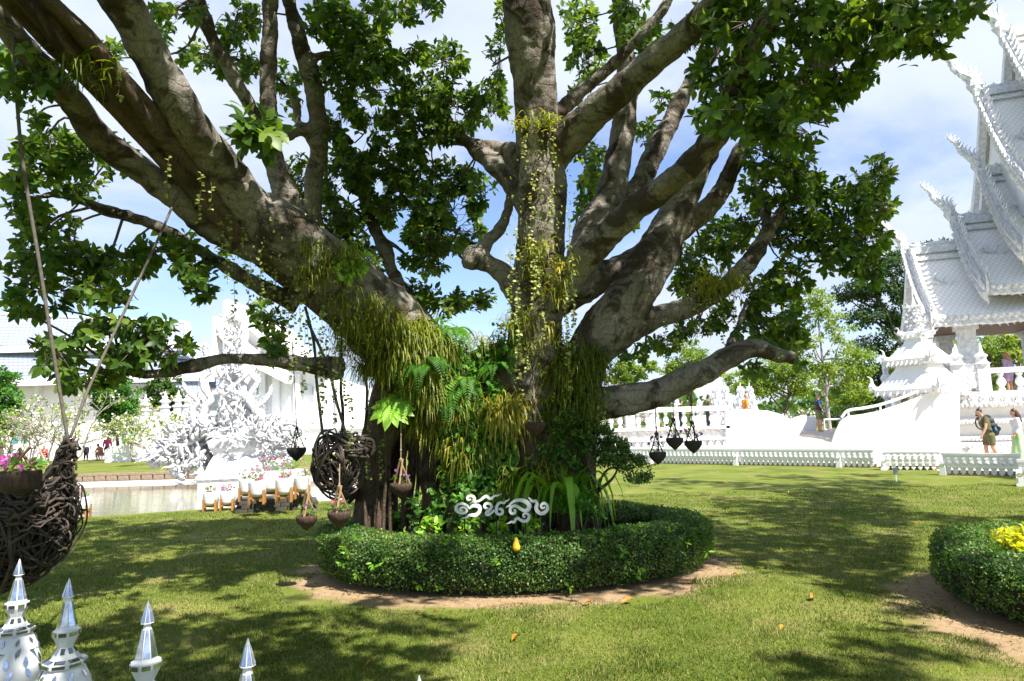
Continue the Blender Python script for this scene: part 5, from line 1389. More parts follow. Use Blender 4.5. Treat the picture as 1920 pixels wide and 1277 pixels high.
for (px, py, dx, dz, L) in ((360, 888, -1, 0.35, 1.0), (372, 893, -1, 0.2, 0.8), (340, 862, -1, -0.3, 0.9), (325, 866, -1, -0.5, 0.8), (530, 868, 1, -0.5, 0.9), (548, 862, 1, -0.6, 0.8), (500, 880, 1, 0.4, 0.6), (400, 890, -0.5, 0.5, 0.7), (410, 895, 0.4, 0.4, 0.5)):
    t.flame(fp(px, py, -1.0), (dx, -0.15, dz), EZ, L, 0.24, 1.1, n=12)
tag(t.build('foot_scrolls', 'white_carved', FN, True), kind='stuff')

# ================================================================== BACKGROUND PLANTING
def crown_pts(ells, n, clump=0.35):
    ells = np.array(ells, float); wgt = np.prod(ells[:, 3:], axis=1) ** 0.67; wgt /= wgt.sum()
    out = []
    nc = max(6, n // 45)
    idx = rng.choice(len(ells), nc, p=wgt)
    ctr = ells[idx, :3] + unit(nc) * (rng.random((nc, 1)) ** 0.4) * ells[idx, 3:]
    cs = np.minimum(ells[idx, 3:].min(axis=1), 99) * clump
    k = rng.integers(0, nc, n)
    P = ctr[k] + unit(n) * (rng.random((n, 1)) ** 0.5) * cs[k][:, None] * np.array([1, 1, 0.6])
    return P, nrm(P - ells[idx[k], :3] + [0, 0, 0.3])
def bg_tree(name, label, base, ells, n, leaf, mat, cat='tree', trunk='bg_trunk', tr=0.15, group=None, clump=0.35, limbs=6, flower=0):
    base = np.array(base, float)
    root = empty(name, base, label, cat, group)
    P, nv = crown_pts(ells, n, clump)
    P[:, 2] = np.maximum(P[:, 2], 0.08)
    d = nrm(nv * 0.5 + unit(n) + [0, 0, -0.15]); nn = nrm(nv * 0.6 + unit(n) * 0.7 + [0, 0, 0.6])
    L = leaf * (0.7 + 0.6 * rng.random(n))
    f = np.array([noise.noise(tuple(p * (0.9 / max(leaf * 4, 0.5)))) for p in P])
    o = leaves_obj('crown', P, d, nn, L, L * 0.5, mat, root, DIAM, np.clip(0.42 + 0.4 * f + 0.2 * rng.normal(size=n), 0, 1)); tag(o, kind='stuff')
    if tr:
        t = MB(); E_ = np.array(ells, float); top = E_[np.argmax(E_[:, 2]), :3]
        t.tube(catmull([base, base * 0.65 + top * 0.35 + 0.02 * rng.normal(size=3), top], 5), np.linspace(tr, tr * 0.2, 11), 7)
        for k in range(limbs):
            e = E_[rng.integers(len(E_))]; tgt = e[:3] + unit(1)[0] * e[3:] * 0.7; st = base + (top - base) * (0.3 + 0.4 * rng.random())
            t.tube(catmull([st, (st + tgt) / 2 + 0.1 * rng.normal(size=3), tgt], 4), np.linspace(tr * 0.45, tr * 0.08, 9), 5)
        t.build('trunk', trunk, root, True)
    if flower:
        fpz = P[rng.choice(n, flower)] + nv[rng.choice(n, flower)] * leaf * 0.2
        o = leaves_obj('blossom', fpz, unit(flower), unit(flower) + [0, -0.5, 0.5], np.full(flower, leaf * 0.8), np.full(flower, leaf * 0.8), 'petal_white', root, DIAM); tag(o, kind='stuff')
    return root
def ell(px, py, rx, ry, y, dz=None):
    P = wy(px, py, y); k = y / FPX
    return (*P, rx * k, (dz or min(rx, ry * 1.3)) * k, ry * k)
G0 = lambda px, y: wy(px, 800, y) * [1, 1, 0]
bg_tree('rounded_tree', 'bright green rounded tree standing before the long hall wall', G0(8, 46), [ell(5, 710, 28, 30, 46), ell(-10, 750, 45, 40, 46), ell(18, 775, 22, 25, 46)], 5200, 0.28, 'bg_bright')
bg_tree('rounded_tree', 'bright green tree with layered crown between the frangipanis and hall', G0(225, 46), [ell(215, 735, 42, 32, 46), ell(228, 770, 34, 26, 46), ell(200, 760, 30, 25, 46), ell(235, 800, 22, 14, 46)], 6000, 0.26, 'bg_bright')
bg_tree('rounded_tree', 'dark olive tree with clumped crown beside the fountain', G0(322, 52), [ell(312, 728, 34, 22, 52), ell(340, 748, 24, 22, 52), ell(300, 752, 24, 18, 52), ell(325, 775, 28, 16, 52)], 5000, 0.26, 'bg_green')
# frangipani: forked pale branches with leaf tufts and white flowers
def frangipani(px, y, wpx, hpx, label, group, leafy=5, mat='bg_lime', seed=0):
    base = G0(px, y); k = y / FPX; H = hpx * k; Wd = wpx * k
    root = empty('frangipani', base, label, 'tree', group)
    t = MB(); tips = []
    def grow(p, d, L, r, lev):
        e = p + nrm(d) * L + np.array([0, 0, 0.12 * L])
        t.tube(catmull([p, (p + e) / 2 + 0.06 * L * rng.normal(size=3), e], 2), np.linspace(r, r * 0.72, 5), 5, False)
        if lev == 0: tips.append((e, nrm(e - p))); return
        for _ in range(int(rng.integers(2, 4))):
            dd = nrm(d) + 0.75 * rng.normal(size=3) * [1, 1, 0.45] * (Wd / H + 0.3); dd[2] = max(dd[2], 0.12)
            grow(e, dd, L * (0.68 + 0.2 * rng.random()), r * 0.68, lev - 1)
    for s_ in range(3): grow(base + 0.1 * rng.normal(size=3) * [1, 1, 0], np.array([0.5 * rng.normal(), 0.4 * rng.normal(), 1.0]), H * 0.30, 0.013 * H + 0.02, 4)
    t.build('trunk', 'pale_trunk', root, True)
    pos, dv, nv = [], [], []; fp_ = []
    for e, d in tips:
        for j in range(leafy if rng.random() < 0.75 else 1):
            a = unit(1)[0]; pos.append(e); dv.append(nrm(d * 0.5 + a + [0, 0, 0.1])); nv.append(nrm(d + 0.5 * unit(1)[0] + [0, 0, .5]))
        if rng.random() < 0.5:
            for j in range(5): fp_.append(e + 0.10 * rng.normal(size=3) + [0, 0, 0.06])
    n = len(pos); L = 0.2 + 0.14 * rng.random(n)
    o = leaves_obj('leaf_tufts', np.array(pos), np.array(dv), np.array(nv), L, L * 0.33, mat, root, DIAM); tag(o, kind='stuff')
    n = len(fp_)
    if n: o = leaves_obj('blossom', np.array(fp_), unit(n), unit(n) + [0, -0.6, 0.4], np.full(n, 0.13), np.full(n, 0.13), 'petal_white', root, DIAM); tag(o, kind='stuff')
for px, y, w, h in ((20, 43, 70, 85), (95, 42, 100, 120), (135, 44, 90, 130), (255, 43, 70, 90), (60, 47, 80, 80)):
    frangipani(px, y, w, h, 'frangipani tree with bare forked branches and white blossom by the picket fence', 'frangipani trees by the far path')
frangipani(345, 38, 70, 110, 'frangipani tree spreading behind the fountain sculpture', None)
frangipani(300, 47, 50, 110, 'frangipani tree between the olive tree and ramp bridge', None)
# right side
bg_tree('rain_tree', 'big dark feathery rain tree rising behind the pavilion', G0(1690, 62), [ell(1650, 500, 60, 22, 62, 60), ell(1740, 472, 75, 16, 62, 70), ell(1610, 545, 42, 20, 62, 60), ell(1690, 545, 70, 24, 62, 70), ell(1640, 590, 55, 24, 62, 60), ell(1720, 610, 60, 26, 62, 60), ell(1640, 645, 40, 26, 62, 50), ell(1660, 705, 42, 34, 62, 50), ell(1640, 745, 45, 26, 62, 50), ell(1780, 510, 60, 30, 62, 60)], 20000, 0.34, 'bg_dark', tr=0.5, clump=0.6, limbs=16)
bg_tree('slender_tree', 'slender pale tree with airy yellow green leaves beside the crossing', G0(1556, 39), [ell(1530, 560, 26, 26, 39, 40), ell(1555, 610, 42, 26, 39, 40), ell(1510, 640, 30, 20, 39, 40), ell(1580, 660, 34, 30, 39, 40), ell(1560, 700, 44, 24, 39, 40), ell(1520, 690, 30, 24, 39, 40), ell(1535, 590, 25, 20, 39, 40)], 4200, 0.2, 'bg_lime', trunk='pale_trunk', tr=0.14, clump=0.5, limbs=12)
for ells, n_, label in (
    ([ell(1200, 692, 40, 20, 56), ell(1175, 710, 40, 20, 56), ell(1160, 690, 28, 18, 56)], 3800, 'lime green garden tree just beyond the cut branch of the banyan'),
    ([ell(1290, 672, 40, 36, 58), ell(1320, 690, 40, 28, 58), ell(1265, 700, 30, 24, 58)], 5200, 'tall yellow green garden tree behind the flame pinnacles'),
    ([ell(1450, 705, 50, 40, 52), ell(1400, 720, 40, 30, 52), ell(1490, 700, 34, 44, 52)], 6500, 'broad yellow green tree behind the wave topped parapet'),
    ([ell(1600, 690, 36, 50, 56), ell(1590, 740, 40, 34, 56)], 4800, 'yellow green tree standing left of the rain tree')):
    c = ells[0]; bg_tree('garden_tree', label, (c[0], c[1], 0), ells, n_, 0.26, 'bg_lime', tr=0.16)
bg_tree('garden_shrub', 'bright leafy shrub beside the spired pavilion', G0(1690, 40), [ell(1686, 690, 26, 34, 40), ell(1705, 715, 24, 24, 40)], 2600, 0.2, 'bg_lime', 'shrub', tr=0.08)
bg_tree('garden_tree', 'lush bright tree seen through the temple porch columns', G0(1870, 44), [ell(1870, 660, 50, 36, 44), ell(1800, 672, 40, 34, 44), ell(1920, 640, 40, 36, 44), ell(1850, 710, 60, 25, 44)], 8000, 0.24, 'bg_lime', tr=0.16)
for px, y, w, h in ((1470, 40, 90, 62), (1510, 43, 70, 66), (1430, 42, 80, 60)):
    frangipani(px, y, w, h, 'grey branched frangipani in bloom behind the bridge parapet', 'frangipani trees behind the bridge', 6, 'bg_grey')
for px, y, w, h in ((1180, 44, 80, 100), (1215, 46, 60, 90)):
    frangipani(px, y, w, h, 'pale frangipani behind the cut banyan branch', 'frangipani trees behind the cut branch', 5, 'bg_grey')
bg_tree('clipped_shrub', 'low dark hedge behind the crossing barrier', G0(1600, 42), [ell(1590, 785, 60, 22, 42)], 3000, 0.16, 'bg_dark', 'hedge', tr=0)
# a far belt of trees that reads as one mass
n = 26000
th = rng.random(n) * math.pi * 1.1 - 0.05 * math.pi; rad = 150 + 60 * rng.random(n)
hgt = np.array([7 + 5 * noise.noise((math.cos(a) * 9, math.sin(a) * 9, 1)) for a in th])
P = np.stack([rad * np.cos(th), rad * np.sin(th), np.maximum(0.3, hgt * rng.random(n) ** 0.7)], 1)
L = 1.2 + rng.random(n)
o = leaves_obj('far_woods', P, unit(n), unit(n) + [0, -0.4, 0.5], L, L * 0.7, 'bg_green', None, DIAM); tag(o, 'distant belt of green woodland along the horizon', 'woods', kind='stuff')
# ================================================================== PLANTS GROWING ON THE TREE
def cast(px, py):
    d = Vector(nrm(ray(px, py))); o_ = Vector(CAM)
    best = None
    for bv in (TBVH, BBVH):
        h = bv.ray_cast(o_, d, 30)
        if h[0] is not None and (best is None or h[3] < best[2]): best = (np.array(h[0]), np.array(h[1]), h[3])
    return (best[0], best[1]) if best else (None, None)
KB = 6
TB = blade_template(KB)
def blades(p0, out, L, Wd, droop, lift, reach=0.62):
    """arching strap leaves as curved strips; arrays over blades -> verts, tris"""
    n = len(p0); t = np.linspace(0, 1, KB + 1)[None, :, None]
    side = nrm(np.cross(out, [0, 0, 1.0]))[:, None, :]
    hz = out[:, None, :]
    Lx = L[:, None, None]
    c = p0[:, None, :] + hz * Lx * (reach * (1 - (1 - t) ** 1.5)) * (1 - 0.35 * droop[:, None, None]) + np.array([0, 0, 1.0]) * Lx * (lift[:, None, None] * np.sin(t * 2.2) * 0.55 - droop[:, None, None] * t ** 1.8)
    w = (Wd[:, None, None] * 0.5) * np.minimum(1.0, (0.5 + t * 1.5)) * (1 - t ** 3) + 0.0006
    V = np.stack([c - side * w, c + side * w], 2).reshape(n, -1, 3)
    FF = (TB[1][None] + (np.arange(n) * (2 * (KB + 1)))[:, None, None]).reshape(-1, 3)
    return V.reshape(-1, 3), FF, 2 * (KB + 1)
def strap_clump(p, nv, n, L, Wd, mat, label, group, droop=0.72, name='strap_leaf_clump', tint=0.5):
    nv = np.array([nv[0], nv[1], 0]) + 1e-3; nv = nrm(nv)
    az = math.atan2(nv[1], nv[0]) + rng.normal(size=n) * 1.2
    out = np.stack([np.cos(az), np.sin(az), np.zeros(n)], 1)
    p0 = p + np.stack([rng.normal(size=n) * 0.07, rng.normal(size=n) * 0.05, rng.normal(size=n) * 0.06], 1)
    V, FF, k = blades(p0, out, L * (0.55 + 0.75 * rng.random(n)), Wd * (0.6 + 0.8 * rng.random(n)), droop * (0.35 + 0.85 * rng.random(n)), 0.2 + 1.0 * rng.random(n), 0.85)
    o = np_obj(name, V, FF, mat, None, True, np.repeat(np.clip(tint + 0.22 * rng.normal(size=n), 0, 1), k))
    return tag(o, label, 'epiphyte', group)
for (px, py, rx, ry, cnt, nb_, L, mat, label, tint) in [
    (735, 660, 90, 45, 24, 130, 0.30, 'strap', 'drooping clump of narrow yellow green leaves on the bulging left trunk', 0.5),
    (670, 600, 60, 45, 9, 70, 0.34, 'strap', 'shaggy leaf clump where the left trunk leans out', 0.35),
    (830, 790, 55, 50, 12, 110, 0.30, 'strap', 'hanging mat of narrow leaves above the white lettering', 0.55),
    (870, 870, 60, 50, 9, 90, 0.28, 'strap', 'hanging mat of narrow leaves low on the trunk foot', 0.45),
    (942, 790, 32, 20, 6, 120, 0.40, 'strap', 'golden green mop of narrow leaves beside the coconut pot', 0.85),
    (1095, 695, 60, 25, 11, 100, 0.34, 'strap', 'dark mop of narrow leaves under the leaning right limb', 0.2),
    (1075, 750, 55, 40, 9, 90, 0.30, 'strap', 'dark curtain of narrow leaves above the round shrub', 0.2),
    (1000, 620, 50, 40, 6, 50, 0.26, 'strap', 'thin tuft of narrow leaves on the centre trunk', 0.5),
    (1040, 500, 40, 60, 6, 50, 0.24, 'strap', 'thin tuft of narrow leaves at the fork of the centre trunk', 0.5),
    (1350, 545, 45, 18, 6, 60, 0.30, 'strap', 'shaggy yellow tuft on the mossy right limb', 0.6),
    (600, 500, 60, 40, 6, 50, 0.26, 'strap', 'small shaggy tuft high on the left trunk', 0.45),
    (140, 140, 30, 20, 3, 45, 0.25, 'strap', 'grassy tuft on the thin outer left stem', 0.1),
    (1000, 240, 60, 10, 5, 35, 0.16, 'strap', 'grassy tuft ringing the centre trunk at its first fork', 0.5),
    (900, 640, 50, 30, 6, 60, 0.34, 'strap', 'tuft of narrow leaves in the saddle between the trunks', 0.4),
    (770, 750, 60, 40, 9, 90, 0.34, 'strap', 'ragged clump of narrow leaves over the root columns', 0.4),
    (990, 900, 40, 40, 5, 70, 0.42, 'strap', 'clump of narrow leaves just right of the white lettering', 0.55),
    ]:
    for k in range(cnt):
        a = rng.random() * 6.28; q = math.sqrt(rng.random())
        p, nv = cast(px + rx * q * math.cos(a), py + ry * q * math.sin(a))
        if p is None: continue
        strap_clump(p + nv * 0.03, nv + np.array([0, -0.6, 0]), nb_, L, 0.013, mat, label, 'clump: ' + label, tint=tint + 0.1 * rng.normal())
# leafy creepers hugging the bark
def creeper(name, px, py, rx, ry, n, size, mat, label, hang=0.4):
    pos, dv, nn = [], [], []
    for i in range(n):
        a = rng.random() * 6.28; q = math.sqrt(rng.random())
        p, nv = cast(px + rx * q * math.cos(a), py + ry * q * math.sin(a))
        if p is None: continue
        pos.append(p + nv * (0.03 + 0.14 * rng.random())); dv.append(nrm(nv * 0.5 + unit(1)[0] * 0.9 + [0, 0, -hang])); nn.append(nrm(nv + 0.5 * unit(1)[0] + [0, 0, 0.6]))
    k = len(pos)
    if not k: return
    L = size * (0.6 + 0.7 * rng.random(k))
    o = leaves_obj(name, np.array(pos), np.array(dv), np.array(nn), L, L * 0.55, mat, None, LEAF); tag(o, label, 'creeper', kind=None)
creeper('leafy_creeper', 900, 800, 75, 100, 1100, 0.085, 'fern', 'leafy green creeper climbing the trunk between the strap leaf mats')
creeper('leafy_creeper', 880, 640, 105, 60, 1300, 0.07, 'fern', 'bushy green creeper filling the saddle between the two trunks')
creeper('leafy_creeper', 800, 690, 70, 60, 520, 0.06, 'fern', 'green creeper sprawling beside the big drooping clump')
creeper('leafy_creeper', 655, 490, 32, 36, 170, 0.07, 'lime_leaf', 'bright green creeper draped over the top of the left trunk', 0.8)
creeper('leafy_creeper', 900, 940, 110, 50, 800, 0.08, 'fern', 'green creeper tangled behind the white lettering')
creeper('leafy_creeper', 1020, 420, 60, 170, 330, 0.035, 'vine_leaf', 'fine yellow green creeper clinging to the centre trunk', 0.7)
creeper('leafy_creeper', 560, 500, 110, 110, 420, 0.033, 'vine_leaf', 'fine yellow green creeper clinging to the left trunk', 0.7)
creeper('leafy_creeper', 640, 620, 60, 60, 260, 0.035, 'vine_leaf', 'fine pale creeper spread below the left trunk bulge', 0.7)
creeper('leafy_creeper', 1110, 720, 40, 60, 240, 0.05, 'vine_leaf', 'pale creeper beside the dark leaf curtain', 0.7)
creeper('leafy_creeper', 1330, 560, 60, 22, 160, 0.035, 'vine_leaf', 'pale creeper along the mossy right limb', 0.7)
creeper('leafy_creeper', 900, 860, 60, 110, 700, 0.075, 'fern', 'broad leaved creeper running down the middle of the trunk foot')
creeper('leafy_creeper', 1050, 860, 50, 60, 420, 0.05, 'fern', 'small leaved creeper on the bare right side of the trunk foot')
creeper('leafy_creeper', 780, 960, 50, 30, 120, 0.08, 'fern', 'leafy creeper between the root columns')
# ferns
def fern(px, py, n, L, mat, label, off=0.08):
    p, nv = cast(px, py)
    if p is None: return
    nv = nrm(np.array([nv[0], nv[1] - 0.5, 0.1])); p = p + nv * off
    root = empty('fern', p, label, 'fern')
    for f in range(n):
        az = math.atan2(nv[1], nv[0]) + rng.normal() * 0.9
        h = np.array([math.cos(az), math.sin(az), 0]); Lf = L * (0.7 + 0.5 * rng.random()); lift = 0.5 + 0.5 * rng.random()
        ts = np.linspace(0.08, 1, 24)
        c = np.array([p + h * Lf * 0.8 * t + EZ * Lf * (lift * math.sin(t * 2.4) * 0.5 - 0.55 * t * t) for t in ts])
        T = nrm(np.gradient(c, axis=0)); sd = nrm(np.cross(T, EZ))
        pos, dv, nn, Ls = [], [], [], []
        for i in range(len(ts)):
            for s_ in (-1, 1):
                pos.append(c[i]); dv.append(nrm(sd[i] * s_ + T[i] * 0.45 - EZ * 0.15)); nn.append(np.cross(sd[i], T[i]) + 0.1 * rng.normal(size=3)); Ls.append(Lf * 0.2 * math.sin(math.pi * min(1, 0.2 + ts[i] * 0.8)) + 0.012)
        Ls = np.array(Ls)
        o = leaves_obj('frond', np.array(pos), np.array(dv), np.array(nn), Ls, np.maximum(Ls * 0.26, 0.012), mat, root, DIAM, np.clip(0.45 + 0.25 * rng.normal() + 0.1 * rng.normal(size=len(Ls)), 0, 1)); tag(o, kind='stuff')
for px, py, n, L, lab in ((830, 640, 9, 0.55, 'fern with arching fronds in the saddle between the trunks'), (890, 610, 7, 0.45, 'small fern tucked under the twig thicket'), (800, 700, 7, 0.5, 'fern spreading beside the drooping leaf clump'), (880, 740, 9, 0.6, 'broad fern above the golden leaf mop'), (840, 770, 6, 0.5, 'fern overhanging the leaf mats on the trunk'), (930, 700, 6, 0.4, 'fern left of the centre trunk foot'), (620, 640, 4, 0.35, 'small fern under the left trunk'), (545, 720, 0, 0.3, '')):
    if n: fern(px, py, n, L, 'fern', lab)
# staghorn fern: one broad jagged shield
p, nv = cast(745, 770)
if p is not None:
    p = p + np.array([0.0, -0.35, 0.02])
    st = empty('staghorn_fern', p, 'broad jagged pale green staghorn fern jutting from the trunk', 'fern')
    pos = np.repeat(p[None], 15, 0); an = np.linspace(-0.4, math.pi * 2 - 0.9, 15)
    dv = np.stack([np.cos(an), 0.5 * np.sin(an), 0.65 * np.sin(an)], 1)
    L = 0.22 + 0.07 * rng.random(15)
    leaves_obj('frond', pos, dv, np.tile([0, -0.9, 0.6], (15, 1)), L, L * 0.42, 'lime_leaf', st, LEAF, 0.3 + 0.4 * rng.random(15))
# small leaved vines hanging in strands
def vine(px, py0, py1, i=0, pale=0.5, lab=None, grp=None, dd=None):
    p, nv = cast(px, py0)
    if p is None:
        p = at(px, py0, dd or 7.4); nv = np.array([0, -1.0, 0])
    p = p + nv * 0.03 + np.array([0, -0.05 - 0.12 * rng.random(), 0])
    d = (p - CAM) @ Fv; L = (py1 - py0) * d / FPX
    m = max(4, int(L / 0.06)); ts = np.linspace(0, 1, m)
    c = np.array([p + np.array([0.03 * noise.noise((i * 7.1, t * L * 3, 0)) + 0.012 * rng.normal() * 0.4, 0.03 * noise.noise((i * 3.3, 5, t * L * 3)), -L * t]) for t in ts])
    t = MB(); t.tube(c, 0.0022, 3)
    root = t.build('hanging_vine', 'twig', None, True); tag(root, lab, 'vine', grp)
    n = max(6, int(L / 0.022)); tt = rng.random(n) ** 0.9
    pos = np.stack([np.interp(tt, ts, c[:, k]) for k in range(3)], 1)
    s_ = np.where(np.arange(n) % 2, 1, -1)[:, None]
    dv = np.stack([np.ones(n), rng.normal(size=n) * 0.6, -0.2 + 0.4 * rng.normal(size=n)], 1) * np.array([1, 1, 1]) * s_ + np.array([0, -0.1, -0.2])
    Ls = 0.028 + 0.016 * rng.random(n)
    o = leaves_obj('leaf_pairs', pos, dv, np.array([0, -1.0, 0.4]) + 0.5 * rng.normal(size=(n, 3)), Ls, Ls * 0.75, 'vine_leaf', root, LEAF, np.clip(pale + 0.2 * rng.normal(size=n), 0, 1)); tag(o, kind='stuff')
    return root
vi = 0
for px, a, b_, pale in ((966, 430, 770, .85), (972, 520, 700, .8), (998, 400, 590, .9), (1005, 430, 560, .9), (985, 262, 330, .8), (1052, 470, 740, .6), (1066, 400, 620, .6), (1040, 250, 320, .7), (1060, 540, 720, .75), (1012, 480, 650, .8), (980, 560, 690, .8), (1046, 600, 770, .7), (955, 470, 620, .6), (1072, 560, 690, .5), (990, 640, 700, .7), (1030, 330, 430, .6), (1000, 310, 400, .7)):
    vi += 1; vine(px, a, b_, vi, pale, 'strand of small round pale leaves hanging down the centre trunk', 'vines hanging on the centre trunk')
for px, a, b_, pale in ((392, 330, 430, .5), (405, 345, 410, .5), (440, 400, 540, .5), (468, 430, 545, .6), (452, 470, 600, .5), (500, 470, 620, .5), (520, 500, 690, .45), (535, 540, 660, .4), (548, 560, 720, .4), (562, 560, 700, .5), (578, 600, 740, .4), (590, 590, 700, .45), (605, 620, 780, .4), (618, 640, 760, .4), (635, 660, 800, .35), (650, 660, 770, .35), (425, 420, 500, .5), (480, 490, 590, .5), (570, 520, 640, .5), (610, 560, 690, .45), (640, 600, 720, .4), (230, 150, 200, .5), (330, 300, 380, .5), (665, 720, 850, .3), (700, 740, 900, .3), (720, 820, 900, .4)):
    vi += 1; vine(px, a, b_, vi, pale, 'strand of small green leaves hanging from the left trunk', 'vines hanging on the left trunk')
for px, a, b_, d in ((1240, 600, 680, 8), (1262, 590, 700, 8), (1320, 560, 640, 8), (1345, 560, 660, 8), (1365, 540, 630, 8), (1300, 575, 650, 8), (1452, 655, 690, 7.3)):
    vi += 1; vine(px, a, b_, vi, .5, 'thin leafy strand hanging from the mossy right limb', 'vines hanging on the right limb', d)
# arching strap plant with bright leaves by the trunk foot
bn = np.array([*gnd(1045, 1010)[:2], 0.12]); bn = at(1058, 952, 7.4)
BP = empty('strap_leaf_plant', bn * [1, 1, 0] + [0, 0, 0.1], 'lush lime green plant with long arching strap leaves right of the lettering', 'plant')
for k in range(46):
    az = rng.random() * 6.28; o_ = np.array([math.cos(az) * 1.0 + 0.25, max(math.sin(az) * 0.5, -0.3), 0])
    V_, FF, kk = blades((bn + [0.08 * rng.normal(), 0.05 * rng.normal(), -0.05])[None], nrm(o_)[None], np.array([0.5 + 0.3 * rng.random()]), np.array([0.075 + 0.03 * rng.random()]), np.array([0.75 + 0.5 * rng.random()]), np.array([1.5 + 0.5 * rng.random()]), 1.15)
    np_obj('strap_leaf', V_, FF, 'lime_leaf', BP, True, np.full(len(V_), rng.random() * 0.8))
# round clipped shrub on a crooked stem, and a low one
def small_shrub(name, label, base, ells, n, leaf, mat, stems):
    root = empty(name, base, label, 'shrub')
    P, nv = crown_pts(ells, n, 0.5)
    L = leaf * (0.7 + 0.6 * rng.random(n))
    o = leaves_obj('foliage', P, nrm(nv * 0.4 + unit(n)), nrm(nv + 0.6 * unit(n) + [0, 0, 0.4]), L, L * 0.55, mat, root, LEAF); tag(o, kind='stuff')
    t = MB()
    for s_ in stems: t.tube(catmull(s_, 4), np.linspace(0.022, 0.008, 4 * (len(s_) - 1) + 1), 6)
    t.build('stem', 'twig', root, True)
def e2(px, py, r, d, ry=None): return (*at(px, py, d), r * d / FPX, r * d / FPX, (ry or r) * d / FPX)
sb = gnd(1128, 1030)
small_shrub('cloud_shrub', 'small leaved dark green shrub on a crooked stem beside the trunk', at(1125, 1005, 7.7) * [1, 1, 0] + [0, 0, 0.1], [e2(1075, 800, 38, 7.5, 26), e2(1115, 820, 38, 7.5, 28), e2(1150, 850, 36, 7.4, 28), e2(1190, 878, 32, 7.3, 26), e2(1060, 785, 25, 7.5)], 11000, 0.034, 'hedge_leaf',
    [[at(1125, 1005, 7.7), at(1122, 920, 7.6), at(1140, 880, 7.5), at(1180, 880, 7.35)], [at(1122, 930, 7.6), at(1105, 880, 7.5), at(1100, 820, 7.5)], [at(1122, 920, 7.6), at(1150, 895, 7.4), at(1165, 860, 7.4)]])
small_shrub('bright_shrub', 'low bright green bushy shrub by the hedge inner edge', at(1090, 1000, 7.2) * [1, 1, 0] + [0, 0, 0.1], [e2(1085, 940, 42, 7.2, 24), e2(1110, 955, 30, 7.2, 20)], 1700, 0.04, 'fern', [[at(1085, 1005, 7.3), at(1080, 970, 7.2), at(1085, 945, 7.2)], [at(1090, 1005, 7.3), at(1105, 960, 7.2)]])
small_shrub('variegated_shrub', 'pale low shrub inside the right end of the hedge', at(1180, 985, 7.9) * [1, 1, 0] + [0, 0, 0.05], [e2(1160, 955, 35, 7.9, 18), e2(1200, 965, 25, 7.9, 14)], 900, 0.035, 'hedge_leaf', [[at(1170, 1000, 7.9), at(1165, 960, 7.9)]])
for px, py, nme in ((880, 985, 'behind the lettering'), (935, 990, 'under the lettering'), (805, 985, 'between the roots'), (1000, 985, 'right of the lettering')):
    c = at(px, py, 7.15)
    small_shrub('seedling', 'leafy bright green seedling ' + nme, c * [1, 1, 0] + [0, 0, 0.3], [(*c, 0.12, 0.1, 0.1)], 46, 0.075, 'lime_leaf', [[c - EZ * 0.3, c - EZ * 0.12, c]])
small_shrub('yellow_shrub', 'yellow leaved shrub inside the round hedge ring', RC * [1, 1, 0], [(*at(1902, 1022, 5.55), 0.13, 0.2, 0.11), (*at(1935, 1015, 5.6), 0.25, 0.3, 0.16), (5.1, 5.6, 0.45, 0.4, 0.4, 0.2)], 2600, 0.05, 'yellow_leaf', [[RC, RC + [-0.1, 0, 0.3], RC + [-0.25, 0.1, 0.5]], [RC, RC + [0.1, 0, 0.3], RC + [0.2, 0.1, 0.5]]])

